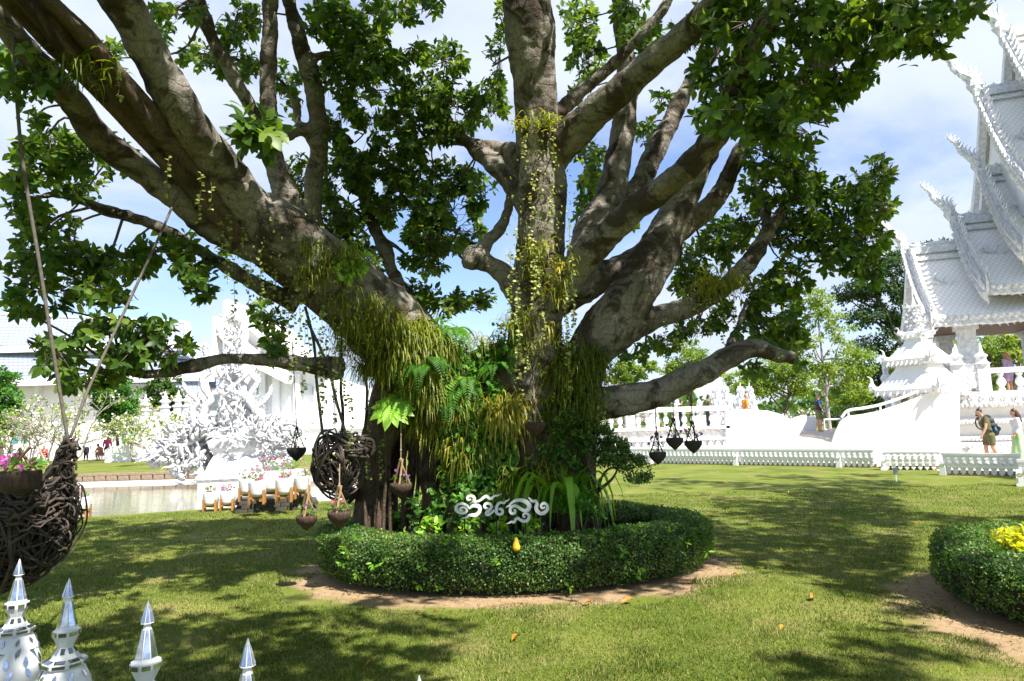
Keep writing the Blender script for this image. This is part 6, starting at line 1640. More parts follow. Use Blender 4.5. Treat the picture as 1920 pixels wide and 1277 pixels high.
# ================================================================== WHITE THAI LETTERING
LET = {
 'letter_to_tao': [[(258, 420, 8), (238, 438, 26), (210, 428, 34), (208, 398, 32), (245, 378, 28), (298, 392, 32), (322, 438, 38), (285, 474, 38), (215, 476, 42), (155, 440, 46), (136, 385, 46), (170, 330, 42), (250, 318, 36), (325, 350, 34), (366, 398, 22), (400, 362, 40), (455, 345, 62), (520, 360, 66), (548, 410, 60), (525, 470, 62), (470, 510, 60), (400, 514, 48), (352, 520, 34), (325, 552, 32), (285, 558, 22), (230, 566, 4)]],
 'tone_mark': [[(392, 232, 12), (368, 250, 30), (335, 240, 40), (335, 200, 40), (385, 182, 36), (440, 200, 40), (455, 245, 36), (425, 285, 26), (400, 291, 6)], [(404, 288, 6), (470, 283, 28), (545, 260, 36), (605, 212, 46), (655, 186, 44), (690, 210, 46), (730, 232, 42), (765, 205, 40), (800, 182, 32), (850, 178, 24), (885, 160, 12), (912, 136, 2)]],
 'letter_no_nu': [[(690, 378, 12), (662, 392, 34), (625, 370, 44), (635, 325, 46), (690, 312, 40), (738, 340, 46), (735, 395, 46), (690, 440, 50), (655, 485, 56), (690, 505, 46), (745, 470, 40), (800, 425, 40)], [(1058, 232, 2), (1020, 262, 18), (985, 272, 26), (960, 312, 30), (920, 295, 36), (870, 310, 42), (838, 355, 48), (828, 410, 52), (828, 465, 50), (868, 498, 42), (922, 485, 46), (935, 440, 46), (905, 408, 44), (865, 412, 30)]],
 'letter_lo_ling': [[(990, 392, 2), (1012, 365, 24), (1045, 352, 32), (1080, 310, 34), (1130, 275, 44), (1200, 255, 52), (1280, 262, 62), (1350, 295, 72), (1392, 350, 76), (1372, 415, 66), (1310, 435, 56), (1250, 410, 50), (1200, 372, 48), (1140, 352, 44), (1080, 380, 46), (1062, 435, 50), (1090, 480, 50), (1140, 475, 42), (1150, 435, 34), (1120, 415, 22)]],
 'vowel_sara_u': [[(1330, 530, 10), (1310, 545, 26), (1285, 520, 34), (1310, 485, 34), (1360, 488, 40), (1388, 535, 44), (1360, 595, 48), (1300, 618, 46), (1240, 595, 44), (1190, 565, 42), (1155, 590, 42), (1130, 635, 40), (1085, 625, 26), (1050, 645, 22), (1005, 660, 2)]],
 'letter_ngo_ngu': [[(1368, 205, 2), (1400, 232, 26), (1425, 262, 40), (1455, 275, 42), (1500, 272, 46), (1522, 320, 56), (1505, 380, 62), (1530, 445, 66), (1590, 485, 56), (1655, 465, 56), (1702, 405, 52), (1690, 335, 48), (1635, 308, 42), (1592, 345, 40), (1605, 388, 38), (1645, 385, 28), (1655, 362, 12)]],
}
SD = 6.82
so = at(945, 950, SD)
SGN = empty('white_lettering', so * [1, 1, 0], 'white curly Thai letters standing before the tree trunk', 'sign')
for nm, strokes in LET.items():
    t = MB()
    for st in strokes:
        Q = catmull(st, 5); px = 840 + Q[:, 0] / 9.124; py = 910 + Q[:, 1] / 9.124
        P = np.array([wy(a, b_, so[1]) for a, b_ in zip(px, py)])
        w = np.maximum(Q[:, 2] / 9.124 * SD / FPX, 0.002)
        t.ribbon(np.stack([P[:, 0], P[:, 2]], 1), w, (0, so[1], 0), (1, 0, 0), (0, 0, 1), (0, 0.03 if len(strokes) == 1 or st is strokes[0] else 0.027, 0))
    t.build(nm, 'sign_white', SGN)
for px in (870, 900, 930, 955, 985, 1015):
    P = wy(px, 960, so[1]); t = MB(); t.tube([P + [0, 0.04, 0], [P[0], P[1] + 0.06, 0.02]], 0.007, 6); t.build('support_rod', 'coir_dark', SGN)
t = MB(); yo = at(968, 1020, 6.34)
t.lathe([(0.004, 0.125), (0.014, 0.112), (0.018, 0.09), (0.027, 0.065), (0.036, 0.04), (0.038, 0.02), (0.026, 0.0)][::-1], 12, yo - EZ * 0.06); V_ = t.V[0]
t.V[0] = V_ + 0.006 * np.array([noise.noise(tuple(v * 45)) for v in V_])[:, None] * nrm(V_ - yo)
o = t.build('yellow_ornament', 'yellow_ornament', None, True); tag(o, 'small yellow pear shaped ornament nestled in the hedge front', 'ornament')

# ================================================================== TANGLED VINE NESTS
def tangle(mb, C, R3, n, r0, zlim=(-1, 0.35), seed=0):
    for i in range(n):
        a = unit(1)[0]; b_ = nrm(np.cross(a, unit(1)[0])); ph = rng.random() * 6.28; span = 1.2 + 2.6 * rng.random()
        rr = 0.74 + 0.30 * rng.random(); P = []; zt = zlim[1] + 0.1 * rng.random()
        for s_ in np.linspace(0, 1, 15):
            v = math.cos(ph + span * s_) * a + math.sin(ph + span * s_) * b_
            v[2] = zt - 0.12 * math.tanh((zt - v[2]) * -4) if v[2] > zt else v[2]
            P.append(C + v * R3 * (rr + 0.16 * noise.noise((i * 3.3 + seed, s_ * 2.4, 1))) + 0.05 * np.array(noise.noise_vector((i * 1.7, s_ * 3.2, seed))))
        mb.tube(catmull(P, 2), r0 * (0.35 + 1.0 * rng.random() ** 2.5), 5)
def twist(mb, pts, n, spread, r0):
    Q = catmull(pts, 6); T = nrm(np.gradient(Q, axis=0))
    for k in range(n):
        ph = rng.random() * 6.28; sp = spread * (0.4 + 0.6 * rng.random()); w = rng.normal() * 0.35
        P = []
        for i in range(len(Q)):
            a = nrm(np.cross(T[i], (0.3, 1, 0.2))); b_ = np.cross(T[i], a)
            P.append(Q[i] + sp * (math.cos(ph + w * i) * a + math.sin(ph + w * i) * b_) + 0.015 * rng.normal(size=3))
        mb.tube(P, r0 * (0.5 + 0.7 * rng.random()), 5)
ND = 5.0
nc = at(8, 960, ND)
NS = empty('woven_vine_nest', nc * [1, 1, 0] + [0, 0, 0.35], 'big dark nest of woven vines hung from two ropes over the lawn', 'hanging nest')
t = MB(); tangle(t, nc, np.array([0.47, 0.42, 0.52]), 420, 0.012, (-1, 0.25), 1); t.build('woven_bowl', 'nest_vine', NS, True)
t = MB(); twist(t, [at(80, 1010, ND), at(112, 960, ND), at(120, 910, ND), at(118, 870, ND), at(132, 830, ND)], 26, 0.055, 0.012)
for k in range(7): twist(t, [at(-20, 900 + 12 * k, ND - 0.3), at(50, 905 + 14 * k, ND - 0.42), at(110, 880 + 12 * k, ND - 0.2)], 2, 0.03, 0.013)
for k in range(9):
    c = at(95 + 35 * rng.random(), 880 + 140 * rng.random(), ND - 0.1); r_ = 0.05 + 0.05 * rng.random()
    t.tube([c + r_ * np.array([math.cos(s_), 0.3 * math.sin(s_ * 2), math.sin(s_)]) for s_ in np.linspace(0, 5.5, 16)], 0.008, 5)
t.build('twisted_arm', 'nest_vine', NS, True)
for nm, pts in (('rope', [(130, 838, ND), (105, 690, 5.05), (75, 500, 5.1), (40, 280, 5.15), (24, 60, 5.2)]), ('rope', [(132, 820, ND), (170, 720, 5.3), (235, 580, 5.7), (300, 440, 6.1), (345, 335, 6.45)])):
    t = MB(); t.tube(catmull([at(*q) for q in pts], 6), 0.013 if pts[1][0] == 105 else 0.0115, 7); t.build(nm, 'rope_dark', NS, True)
# second nest by the left root column
n2 = at(632, 868, 7.3)
N2 = empty('woven_vine_nest', n2 * [1, 1, 0] + [0, 0, 0.4], 'grey ball of tangled thick vines hanging beside the root columns', 'hanging nest')
t = MB(); tangle(t, n2, np.array([0.26, 0.24, 0.36]), 105, 0.015, (-1, 0.8), 5); tangle(t, at(665, 840, 7.3), np.array([0.2, 0.18, 0.14]), 40, 0.018, (-1, 1), 8); t.build('woven_ball', 'nest_vine', N2, True)
for pts in ([(605, 815, 7.3), (594, 720, 7.3), (588, 640, 7.35), (572, 575, 7.4)], [(650, 820, 7.3), (630, 750, 7.3), (612, 680, 7.3), (575, 600, 7.3)]):
    t = MB(); t.tube(catmull([at(*q) for q in pts], 6), 0.016, 7); t.build('hanging_pole', 'rope_dark', N2, True)

# ================================================================== HANGING POTS
def flowers(root, c, r, h, mat, nl=46, nf=14, size=0.03, leafm='fern'):
    u = unit(nl); P = c + u * np.array([r, r, h]) * (0.3 + 0.7 * rng.random((nl, 1))) + [0, 0, h * 0.6]
    L = size * 1.3 * (0.7 + 0.7 * rng.random(nl))
    o = leaves_obj('foliage', P, nrm(u + [0, 0, 0.2]), nrm(unit(nl) + [0, 0, 1]), L, L * 0.5, leafm, root, LEAF); tag(o, kind='stuff')
    t = MB()
    for i in range(8): t.tube([c, P[i]], 0.003, 3)
    t.build('stems', 'twig', root)
    if nf:
        pos, dv, nn = [], [], []
        for i in range(nf):
            u1 = unit(1)[0]; f = c + u1 * np.array([r, r, h]) + [0, -0.02, h * 0.9]
            for j in range(5):
                a = j * 1.257; pos.append(f); dv.append([math.cos(a), -0.25, math.sin(a)]); nn.append([0.3 * rng.normal(), -1, 0.4])
        n = len(pos); L = np.full(n, size * 0.8)
        o = leaves_obj('flowers', np.array(pos), np.array(dv), np.array(nn), L, L * 0.9, mat, root, DIAM); tag(o, kind='stuff')
def hanging_pot(px, py, d, wpx, top, label, dark=False, flower='petal_purple', sticks=True):
    c = at(px, py, d); r = wpx * d / FPX / 2; h = r * 1.6
    root = empty('hanging_pot', c - EZ * h * 0.6, label, 'hanging pot')
    t = MB(); prof = [(0.02, -1.0), (0.35, -0.72), (0.68, -0.42), (0.92, -0.1), (1.0, 0.2), (0.97, 0.42), (0.88, 0.40), (0.8, 0.1)]
    t.lathe([(a * r, b_ * r * 1.0) for a, b_ in prof], 18, c); t.build('coconut_shell', 'coir_dark' if dark else 'coir', root, True)
    t = MB(); t.lathe([(0.9 * r, 0.22 * r), (0.5 * r, 0.34 * r), (0.02, 0.38 * r)], 12, c); t.build('soil', 'soil', root, True)
    apex = c + EZ * r * 2.3
    if sticks:
        for k in range(3):
            a = 0.5 + k * 2.094; s_ = MB(); p0 = c + [math.cos(a) * r * 0.82, math.sin(a) * r * 0.82, r * 0.35]
            s_.tube([p0, apex + [0.02 * math.cos(a + 2), 0.02 * math.sin(a + 2), 0.03]], 0.011 if not dark else 0.007, 6); s_.build('stick', 'wood_stick' if not dark else 'coir_dark', root)
    tp_ = at(*top)
    s_ = MB(); s_.tube(catmull([apex, (apex + tp_) / 2, tp_], 4), 0.006, 5)
    s_.blob(apex + EZ * 0.02, (0.014, 0.014, 0.03), 6, 4); s_.blob(apex * 0.8 + tp_ * 0.2, (0.011, 0.011, 0.018), 6, 4); s_.build('rope', 'rope' if not dark else 'twig', root, True)
    flowers(root, c + EZ * r * 0.5, r * 0.95, r * (1.0 if dark else 0.6), flower, 40, 4 if dark else 3, 0.024)
    return root
hanging_pot(1003, 800, 7.0, 40, (1000, 700, 7.3), 'coconut shell pot hung against the centre trunk', flower='petal_white')
hanging_pot(752, 915, 7.3, 42, (752, 760, 7.5), 'brown coconut shell pot hanging between the root columns', flower='petal_purple')
hanging_pot(636, 968, 6.8, 44, (637, 870, 7.0), 'brown coconut shell pot hanging under the vine ball', flower='petal_pink')
hanging_pot(575, 975, 6.9, 40, (580, 890, 7.1), 'heart shaped brown pot dangling left of the root column', flower='petal_purple')
hanging_pot(556, 847, 9.0, 36, (548, 640, 7.6), 'dark pot on two long cords before the white hall', True, 'petal_pink')
hanging_pot(655, 925, 7.9, 40, (655, 830, 7.6), 'dark coconut pot tucked behind the vine ball', True, 'petal_pink')
hanging_pot(1233, 855, 7.25, 33, (1228, 745, 7.5), 'lowest of three dark pots hanging from the cut limb', True)
hanging_pot(1265, 828, 7.2, 33, (1261, 730, 7.45), 'dark flowering pot hanging midway along the cut limb', True)
hanging_pot(1300, 834, 7.2, 33, (1296, 705, 7.4), 'dark pot hung farthest out on the cut limb', True)
fl = at(38, 895, 4.55)
fpot = empty('nest_flower_pot', fl - EZ * 0.1, 'brown woven pot of magenta petunias resting in the vine nest', 'flower pot')
t = MB(); t.lathe([(0.06, -0.1), (0.11, -0.07), (0.125, 0.0), (0.12, 0.045), (0.105, 0.04)], 18, fl); t.build('bowl', 'coir', fpot, True)
for a_, b_ in (((-0.1, 0.0, 0.02), (0.07, -0.02, 0.2)), ((0.1, 0.0, 0.02), (-0.04, 0.03, 0.19))):
    s_ = MB(); s_.tube([fl + np.array(a_), fl + np.array(b_)], 0.011, 6); s_.build('stick', 'wood_stick', fpot)
flowers(fpot, fl + EZ * 0.05, 0.12, 0.05, 'petal_magenta', 90, 9, 0.035)
# ================================================================== MIRRORED SPIRES (fence in the foreground)
SP = [(0.0012, 0), (0.0235, -0.078), (0.011, -0.081), (0.013, -0.09), (0.040, -0.205), (0.053, -0.212), (0.050, -0.236), (0.029, -0.28), (0.055, -0.325), (0.084, -0.337), (0.083, -0.354), (0.072, -0.362), (0.098, -0.42), (0.115, -0.50), (0.125, -0.58), (0.16, -0.60), (0.16, -0.72), (0.20, -0.74), (0.20, -1.0)]
def spire(px, py, label):
    T = gnd(px, py, 1.0)
    root = empty('mirrored_spire', T - EZ, label, 'finial', 'mirrored spires of the fence')
    rz = rng.random()
    def part(a, b_, nm, n=8, smooth=False):
        t = MB(); t.lathe(SP[a:b_][::-1], n, T, ph=rz); t.build(nm, 'white_paint', root, smooth)
    part(0, 3, 'tip'); part(2, 6, 'needle'); part(5, 9, 'ring'); part(8, 12, 'collar'); part(11, 15, 'bell', 24, True); part(14, 19, 'post')
    k = 0
    def tile(p, n_, w, h, up, nm='mirror_tile', shape=4):
        nonlocal k
        n_ = nrm(n_); s_ = nrm(np.cross(up, n_)); u_ = np.cross(n_, s_)
        pol = [(-w, -h), (w, -h), (w, h), (-w, h)] if shape == 4 else [(0, -h), (w * 0.8, -h * 0.2), (w * 0.5, h * 0.5), (0, h), (-w * 0.5, h * 0.5), (-w * 0.8, -h * 0.2)]
        t = MB(); t.prism(pol, p + n_ * 0.0015, s_, u_, n_ * 0.003); t.build(nm, 'mirror', root)
    for i in range(8):
        a = rz + (i + 0.5) * math.pi / 4; o_ = np.array([math.cos(a), math.sin(a), 0]); f = math.cos(math.pi / 8)
        if o_[1] > 0.5: continue
        slope = nrm(o_ * 0.97 + EZ * 0.24)
        # narrow glass slips on the needle: upright wedge
        r0, r1 = 0.016 * f, 0.037 * f; s_ = np.cross(EZ, o_)
        t = MB(); A_ = T + o_ * (r0 + 0.001) - EZ * 0.10; B_ = T + o_ * (r1 + 0.001) - EZ * 0.195
        t.prism([(-0.0045, 0), (0.0045, 0), (0.013, 1), (-0.013, 1)], A_, s_, B_ - A_, slope * 0.002); t.build('mirror_slip', 'mirror', root)
        A_ = T + o_ * (0.005 + 0.001) - EZ * 0.018; B_ = T + o_ * (0.0215 * f + 0.001) - EZ * 0.073
        t = MB(); t.prism([(-0.001, 0), (0.001, 0), (0.0075, 1), (-0.0075, 1)], A_, s_, B_ - A_, slope * 0.002); t.build('mirror_slip', 'mirror', root)
        tile(T + o_ * (0.0715 * f) - EZ * 0.331, nrm(o_ * 0.35 + EZ * 0.93), 0.02, 0.0095, EZ * 0.3 - o_)
        tile(T + o_ * (0.0835 * f) - EZ * 0.3455, o_, 0.024, 0.006, EZ)
        tile(T + o_ * (0.0525 * f) - EZ * 0.224, o_, 0.014, 0.008, EZ)
        tile(T + o_ * (0.036 * f) - EZ * 0.295, nrm(o_ * 0.86 - EZ * -0.5), 0.008, 0.012, EZ)
    for row, (z, r, m_, sc) in enumerate(((-0.39, 0.084, 9, 0.8), (-0.435, 0.102, 10, 1), (-0.48, 0.111, 9, 1.1), (-0.53, 0.118, 10, 1.1))):
        for i in range(m_):
            a = rz + i * 2 * math.pi / m_ + row * 0.5; o_ = np.array([math.cos(a), math.sin(a), 0])
            if o_[1] > 0.6: continue
            if row == 1 and i % 2 == 0:
                t = MB(); P = T + o_ * r + EZ * z; s_ = np.cross(EZ, o_)
                t.prism([(-0.014, -0.012), (0.014, -0.012), (0.0, 0.045)], P, s_, nrm(o_ + EZ * 0.35), EZ * 0.004); t.build('mirror_spike', 'mirror', root)
            else: tile(T + o_ * (r + 0.001) + EZ * z, nrm(o_ + EZ * 0.3), 0.013 * sc, 0.024 * sc, EZ + 0.3 * rng.normal(size=3), shape=6)
for px, py in ((37, 1048), (130, 1084), (278, 1126), (465, 1196), (786, 1266)):
    spire(px, py, {37: 'mirror glass spire of the fence right under the hanging vine nest', 130: 'second mirror glass spire from the vine nest along the fence', 278: 'third mirror glass spire from the vine nest along the fence', 465: 'fourth mirror glass spire from the vine nest along the fence', 786: 'last mirror glass spire at the fence end farthest from the nest'}[px])
# low rails joining the spires
A_, B_ = gnd(-150, 1010, 1.0), gnd(900, 1290, 1.0)
pts = [gnd(px, py, 1.0) * [1, 1, 0] + [0, 0, 0.16] for px, py in ((37, 1048), (130, 1084), (278, 1126), (465, 1196), (786, 1266))]
t = MB()
for z in (0.0, 0.2): t.tube([p + EZ * z for p in pts], 0.04, 6)
o = t.build('fence_rail', 'white_paint'); tag(o, 'white low rail joining the mirrored spires', 'rail')

# ================================================================== PLANTERS BY THE POND
def planter(loc, s=1.0, flower='petal_pink', label='', rich=1.0):
    loc = np.array(loc, float)
    root = empty('planter', loc, label, 'planter', 'white planters on wooden stands')
    t = MB(); t.lathe([(0.09, 0.13), (0.125, 0.14), (0.15, 0.2), (0.16, 0.38), (0.162, 0.42), (0.145, 0.42), (0.14, 0.38)], 20, loc, np.diag([s, s, s])); t.build('pot', 'white_paint', root, True)
    t = MB(); t.lathe([(0.143, 0.385), (0.01, 0.395)], 12, loc, np.diag([s, s, s])); t.build('soil', 'soil', root)
    for i in range(4):
        a = math.pi / 4 + i * math.pi / 2 + 0.25
        t = MB(); t.box(loc + np.array([math.cos(a) * 0.175, math.sin(a) * 0.175, 0.13]) * s, np.array([0.035, 0.035, 0.26]) * s); t.build('stand_leg', 'wood_orange', root)
    for i in range(2):
        a = math.pi / 4 + i * math.pi / 2 + 0.25; M = np.array([[math.cos(a), -math.sin(a), 0], [math.sin(a), math.cos(a), 0], [0, 0, 1]])
        t = MB(); t.box(loc + EZ * (0.112 - 0.012 * i) * s, np.array([0.34, 0.03, 0.03]) * s, M); t.build('stand_bar', 'wood_orange', root)
    flowers(root, loc + EZ * 0.42 * s, 0.13 * s * rich, 0.08 * s * rich, flower, int(70 * rich), int(9 * rich), 0.034)
for px, py, z, s, fl_, lab, rich in (
    (152, 972, 0, 1.0, 'petal_magenta', 'white planter with purple flowers at the pond edge by the nest', .9),
    (126, 973, 0, 0.95, 'petal_purple', 'white planter half hidden behind the hanging vine nest', .8),
    (394, 959, 0, 0.95, 'petal_pink', 'low white planter left of the dark brick ledge', .8),
    (426, 957, 0, 0.95, 'petal_magenta', 'low white planter touching the dark brick ledge', .9),
    (463, 939, 0.24, 1.05, 'petal_pink', 'white planter of coral flowers at the end of the brick ledge', 1.1),
    (482, 945, 0.24, 1.05, 'petal_pink', 'white planter with sparse coral flowers on the ledge front', .8),
    (507, 938, 0.24, 1.35, 'petal_pink', 'large white planter with a bushy crown of pink flowers', 1.5),
    (533, 941, 0.24, 1.1, 'petal_pink', 'white planter of red flowers before the larger pots', .9),
    (548, 932, 0.24, 1.35, 'petal_magenta', 'large white planter with crimson flowers at the back', 1.5),
    (567, 934, 0.24, 1.05, 'petal_white', 'white planter beside the grey vine ball', 1.0)):
    planter(gnd(px, py, z), s, fl_, lab, rich)
# brick ledge
q0, q1 = gnd(452, 963), gnd(575, 955)
LG = empty('brick_ledge', (q0 + q1) / 2, 'dark mossy brick ledge carrying the planters', 'ledge')
dd_ = nrm(q1 - q0); nn_ = np.array([-dd_[1], dd_[0], 0]); Ml = np.stack([dd_, nn_, EZ], 1); LL = np.linalg.norm(q1 - q0)
bb = MB(); bb.box((0, 0, 0), (0.235, 0.3, 0.075), Ml); bme = raw_mesh('brick', bb.verts(), bb.F, False); bme.materials.append(MATS['dark_brick'])
for row in range(3):
    for col_ in range(int(LL / 0.25) + 1):
        for dep in range(3):
            o = bpy.data.objects.new('brick', bme); COL.objects.link(o); o.parent = LG
            o.location = Vector(q0 + dd_ * (col_ * 0.25 + (0.12 if row % 2 else 0)) + nn_ * (0.15 + dep * 0.31 + 0.015 * rng.random()) + EZ * (0.04 + row * 0.082) - WL[LG.name])
# plaque on a stake
P = gnd(1681, 903)
pl = empty('lawn_plaque', P, 'small grey plaque on a stake standing in the lawn', 'plaque')
t = MB(); t.box(P + EZ * 0.08, (0.03, 0.012, 0.18)); t.build('stake', 'white_paint', pl)
t = MB(); t.box(P + EZ * 0.25, (0.13, 0.012, 0.17), np.array([[0.98, -0.2, 0], [0.2, 0.98, 0], [0, 0, 1]])); t.build('panel', 'plaque', pl)
# fallen leaves
for px, py, L in ((974, 1192, .13), (1520, 1122, .17), (1470, 1062, .13), (1440, 1063, .12), (1572, 975, .16), (1096, 1131, .12), (1186, 1124, .16), (1356, 906, .16), (1640, 952, .15), (278, 1062, .11), (1470, 1174, .10), (1385, 1078, .12), (1540, 942, .14), (700, 1240, .09), (820, 1150, .1), (460, 1068, .1), (1720, 983, .12), (505, 977, .12), (480, 985, .14), (1480, 922, .14)):
    p = gnd(px, py, 0.03); a = rng.random() * 6.28
    o = leaves_obj('fallen_leaf', p[None], np.array([[math.cos(a), math.sin(a), 0.15]]), np.array([[0.3 * rng.normal(), -0.35, 1.0]]), np.array([L * 0.75]), np.array([L * 0.33]), 'dry_leaf', None, leaf_template(0.5, 0.3), np.array([rng.random()]))
    tag(o, 'dry orange brown leaf fallen on the lawn', 'leaf', 'fallen leaves on the lawn')

# ================================================================== PEOPLE
def person(name, label, loc, yaw, H, pose, cloth, hair='hair_black', group=None, long_hair=0, skirt=None):
    """pose: joints in units of height, facing +Y; cloth: (shirt, trousers, trouser length, sleeve length)"""
    J = {'pel': (0, 0, .52), 'chest': (0, .01, .72), 'neck': (0, .0, .83), 'head': (0, .03, .925),
         'shl': (-.105, 0, .80), 'shr': (.105, 0, .80), 'ell': (-.14, -.02, .63), 'elr': (.14, -.02, .63), 'hal': (-.14, .04, .485), 'har': (.14, .04, .485),
         'hil': (-.05, 0, .50), 'hir': (.05, 0, .50), 'knl': (-.052, .01, .28), 'knr': (.052, .01, .28), 'anl': (-.055, -.01, .045), 'anr': (.055, -.01, .045)}
    J.update(pose)
    J = {k: np.array(v, float) for k, v in J.items()}
    c, s_ = math.cos(yaw), math.sin(yaw); M = np.array([[c, -s_, 0], [s_, c, 0], [0, 0, 1]])
    low = min(J['anl'][2], J['anr'][2]) - 0.045
    tr = lambda v: np.asarray(loc) + M @ ((np.asarray(v, float) - [0, 0, low]) * H)
    root = empty(name, loc, label, 'person', group)
    def limb(t, a, b_, ra, rb, n=8): t.tube([tr(a), tr(a + (b_ - a) * 0.4), tr(b_)], np.array([ra, (ra * 0.62 + rb * 0.38) * 1.04, rb]) * H, n)
    vx = 0.011 * H
    b = MB()
    b.tube([tr(J['pel'] - [0, 0, .03]), tr(J['pel'] * .5 + J['chest'] * .5), tr(J['chest']), tr(J['neck'] - [0, 0, .02])], np.array([.075, .068, .082, .05]) * H, 12)
    limb(b, J['chest'] + [0, 0, .07], J['head'], .034, .032)
    b.blob(tr(J['head']), np.array([.042, .05, .062]) * H, 14, 9)
    f = M @ np.array([0, 1.0, 0])
    b.blob(tr(J['head'] + [0, .048, -.01]), np.array([.011, .013, .015]) * H, 6, 4)
    b.blob(tr(J['head'] + [0, .034, -.045]), np.array([.022, .02, .018]) * H, 8, 5)
    for sd, q in ((-1, 'l'), (1, 'r')):
        b.blob(tr(J['head'] + [sd * .043, -.004, -.005]), np.array([.008, .012, .018]) * H, 6, 4)
        limb(b, J['sh' + q], J['el' + q], .031, .024); limb(b, J['el' + q], J['ha' + q], .025, .016)
        b.tube([tr(J['chest'] + [0, 0, .06]), tr(J['sh' + q])], np.array([.05, .034]) * H, 8)
        limb(b, J['hi' + q], J['kn' + q], .055, .036); limb(b, J['kn' + q], J['an' + q], .038, .021)
        an = J['an' + q]
        b.tube([tr(an + [0, -.025, -.02]), tr(an + [0, .03, -.025]), tr(an + [0, .085, -.033])], np.array([.02, .024, .014]) * H, 8)
        hd = nrm(J['ha' + q] - J['el' + q]); b.blob(tr(J['ha' + q] + hd * .02), np.array([.018, .02, .024]) * H, 8, 5)
    V, Fc = remeshed(b, vx, 3, 0.5)
    fg = MB()
    for sd, q in ((-1, 'l'), (1, 'r')):
        hd = nrm(J['ha' + q] - J['el' + q]); ax = np.array([0, 1.0, 0]) - hd * hd[1]; ax = nrm(ax); p0 = J['ha' + q] + hd * .03
        for k in range(4):
            s0 = p0 + ax * (k - 1.5) * .0095; ln = (.034, .042, .039, .03)[3 - k]
            fg.tube([tr(s0), tr(s0 + hd * ln * .6), tr(s0 + hd * ln - np.array([sd * .010, 0, 0]))], np.array([.0055, .005, .004]) * H, 5)
        s0 = J['ha' + q] + hd * .012 + ax * .014
        fg.tube([tr(s0), tr(s0 + ax * .012 + hd * .014), tr(s0 + ax * .016 + hd * .03)], np.array([.006, .0055, .004]) * H, 5)
    nV = len(V); FV = fg.verts(); faces = [tuple(x) for x in Fc.tolist()] + [tuple(i + nV for i in x) for x in fg.F]
    off = WL[root.name]
    me = raw_mesh('body', np.vstack([V, FV]) - off, faces); link_mesh('body', me, 'skin', root)
    fc = MB()
    for sd in (-1, 1): fc.blob(tr(J['head'] + [sd * .017, .044, .006]), np.array([.006, .004, .004]) * H, 6, 4)
    fc.box(tr(J['head'] + [0, .051, -.037]), np.array([.02, .006, .003]) * H, M)
    fc.build('eyes_and_mouth', 'hair_brown', root)
    shirt, trou, tl, sleeve = cloth
    g = .012
    if shirt:
        t = MB()
        t.tube([tr(J['pel'] + [0, 0, -.03]), tr(J['pel'] * .5 + J['chest'] * .5), tr(J['chest']), tr(J['chest'] + [0, 0, .06]), tr(J['neck'] - [0, 0, .015])], np.array([.086, .078, .093, .082, .046]) * H, 14)
        for q in 'lr':
            e = J['sh' + q] + (J['el' + q] - J['sh' + q]) * min(1, sleeve)
            t.tube([tr(J['chest'] + [0, 0, .055]), tr(J['sh' + q]), tr(e)], np.array([.055, .044, .037]) * H, 8)
            if sleeve > 1: limb(t, J['el' + q], J['el' + q] + (J['ha' + q] - J['el' + q]) * (sleeve - 1), .036, .029)
        V, Fc = remeshed(t, vx, 2, 0.4); np_obj('shirt', V, Fc, shirt, root)
    if trou:
        t = MB(); t.tube([tr(J['pel'] + [0, 0, .035]), tr(J['pel'] - [0, 0, .02]), tr((J['hil'] + J['hir']) / 2 - [0, 0, .05])], np.array([.083, .09, .075]) * H, 12)
        for q in 'lr':
            e = J['hi' + q] + (J['kn' + q] - J['hi' + q]) * min(1, tl)
            t.tube([tr(J['hi' + q]), tr((J['hi' + q] + e) / 2), tr(e)], np.array([.07, .064, .056 if tl < 1 else .045]) * H, 10)
            if tl > 1: limb(t, J['kn' + q], J['kn' + q] + (J['an' + q] - J['kn' + q]) * (tl - 1), .046, .034)
        V, Fc = remeshed(t, vx, 2, 0.4); np_obj('trousers', V, Fc, trou, root)
    if skirt:
        t = MB(); b0 = J['pel'] + [0, 0, .06]; n = 28; rings = []
        for z, r in ((.58, .075), (.5, .1), (.35, .115), (.2, .14), (.06, .17)):
            rings.append([tr([r * (1 + .09 * math.sin(6 * a + z * 4)) * math.cos(a), r * .85 * (1 + .09 * math.sin(6 * a + z * 4)) * math.sin(a), z]) for a in np.linspace(0, 6.283, n, endpoint=False)])
        t.add(np.vstack(rings), [(i * n + j, i * n + (j + 1) % n, (i + 1) * n + (j + 1) % n, (i + 1) * n + j) for i in range(4) for j in range(n)])
        t.build('skirt', skirt, root, True)
    t = MB(); h = J['head']
    t.blob(tr(h + [0, -.012, .018]), np.array([.049, .052, .055]) * H, 12, 8)
    if long_hair: t.tube([tr(h + [0, -.03, .02]), tr(h + [0, -.058, -.06]), tr(h + [0, -.07, -.06 - long_hair * .5]), tr(h + [0, -.06, -.06 - long_hair])], np.array([.045, .056, .06, .025]) * H, 10)
    if shirt == 'olive': t.blob(tr(h + [0, -.025, .082]), np.array([.016] * 3) * H, 7, 5); t.blob(tr(h + [0, .03, -.052]), np.array([.03, .022, .02]) * H, 8, 5)
    V, Fc = remeshed(t, vx * .8, 1, 0.5); np_obj('hair', V, Fc, hair, root)
    return root, tr, J
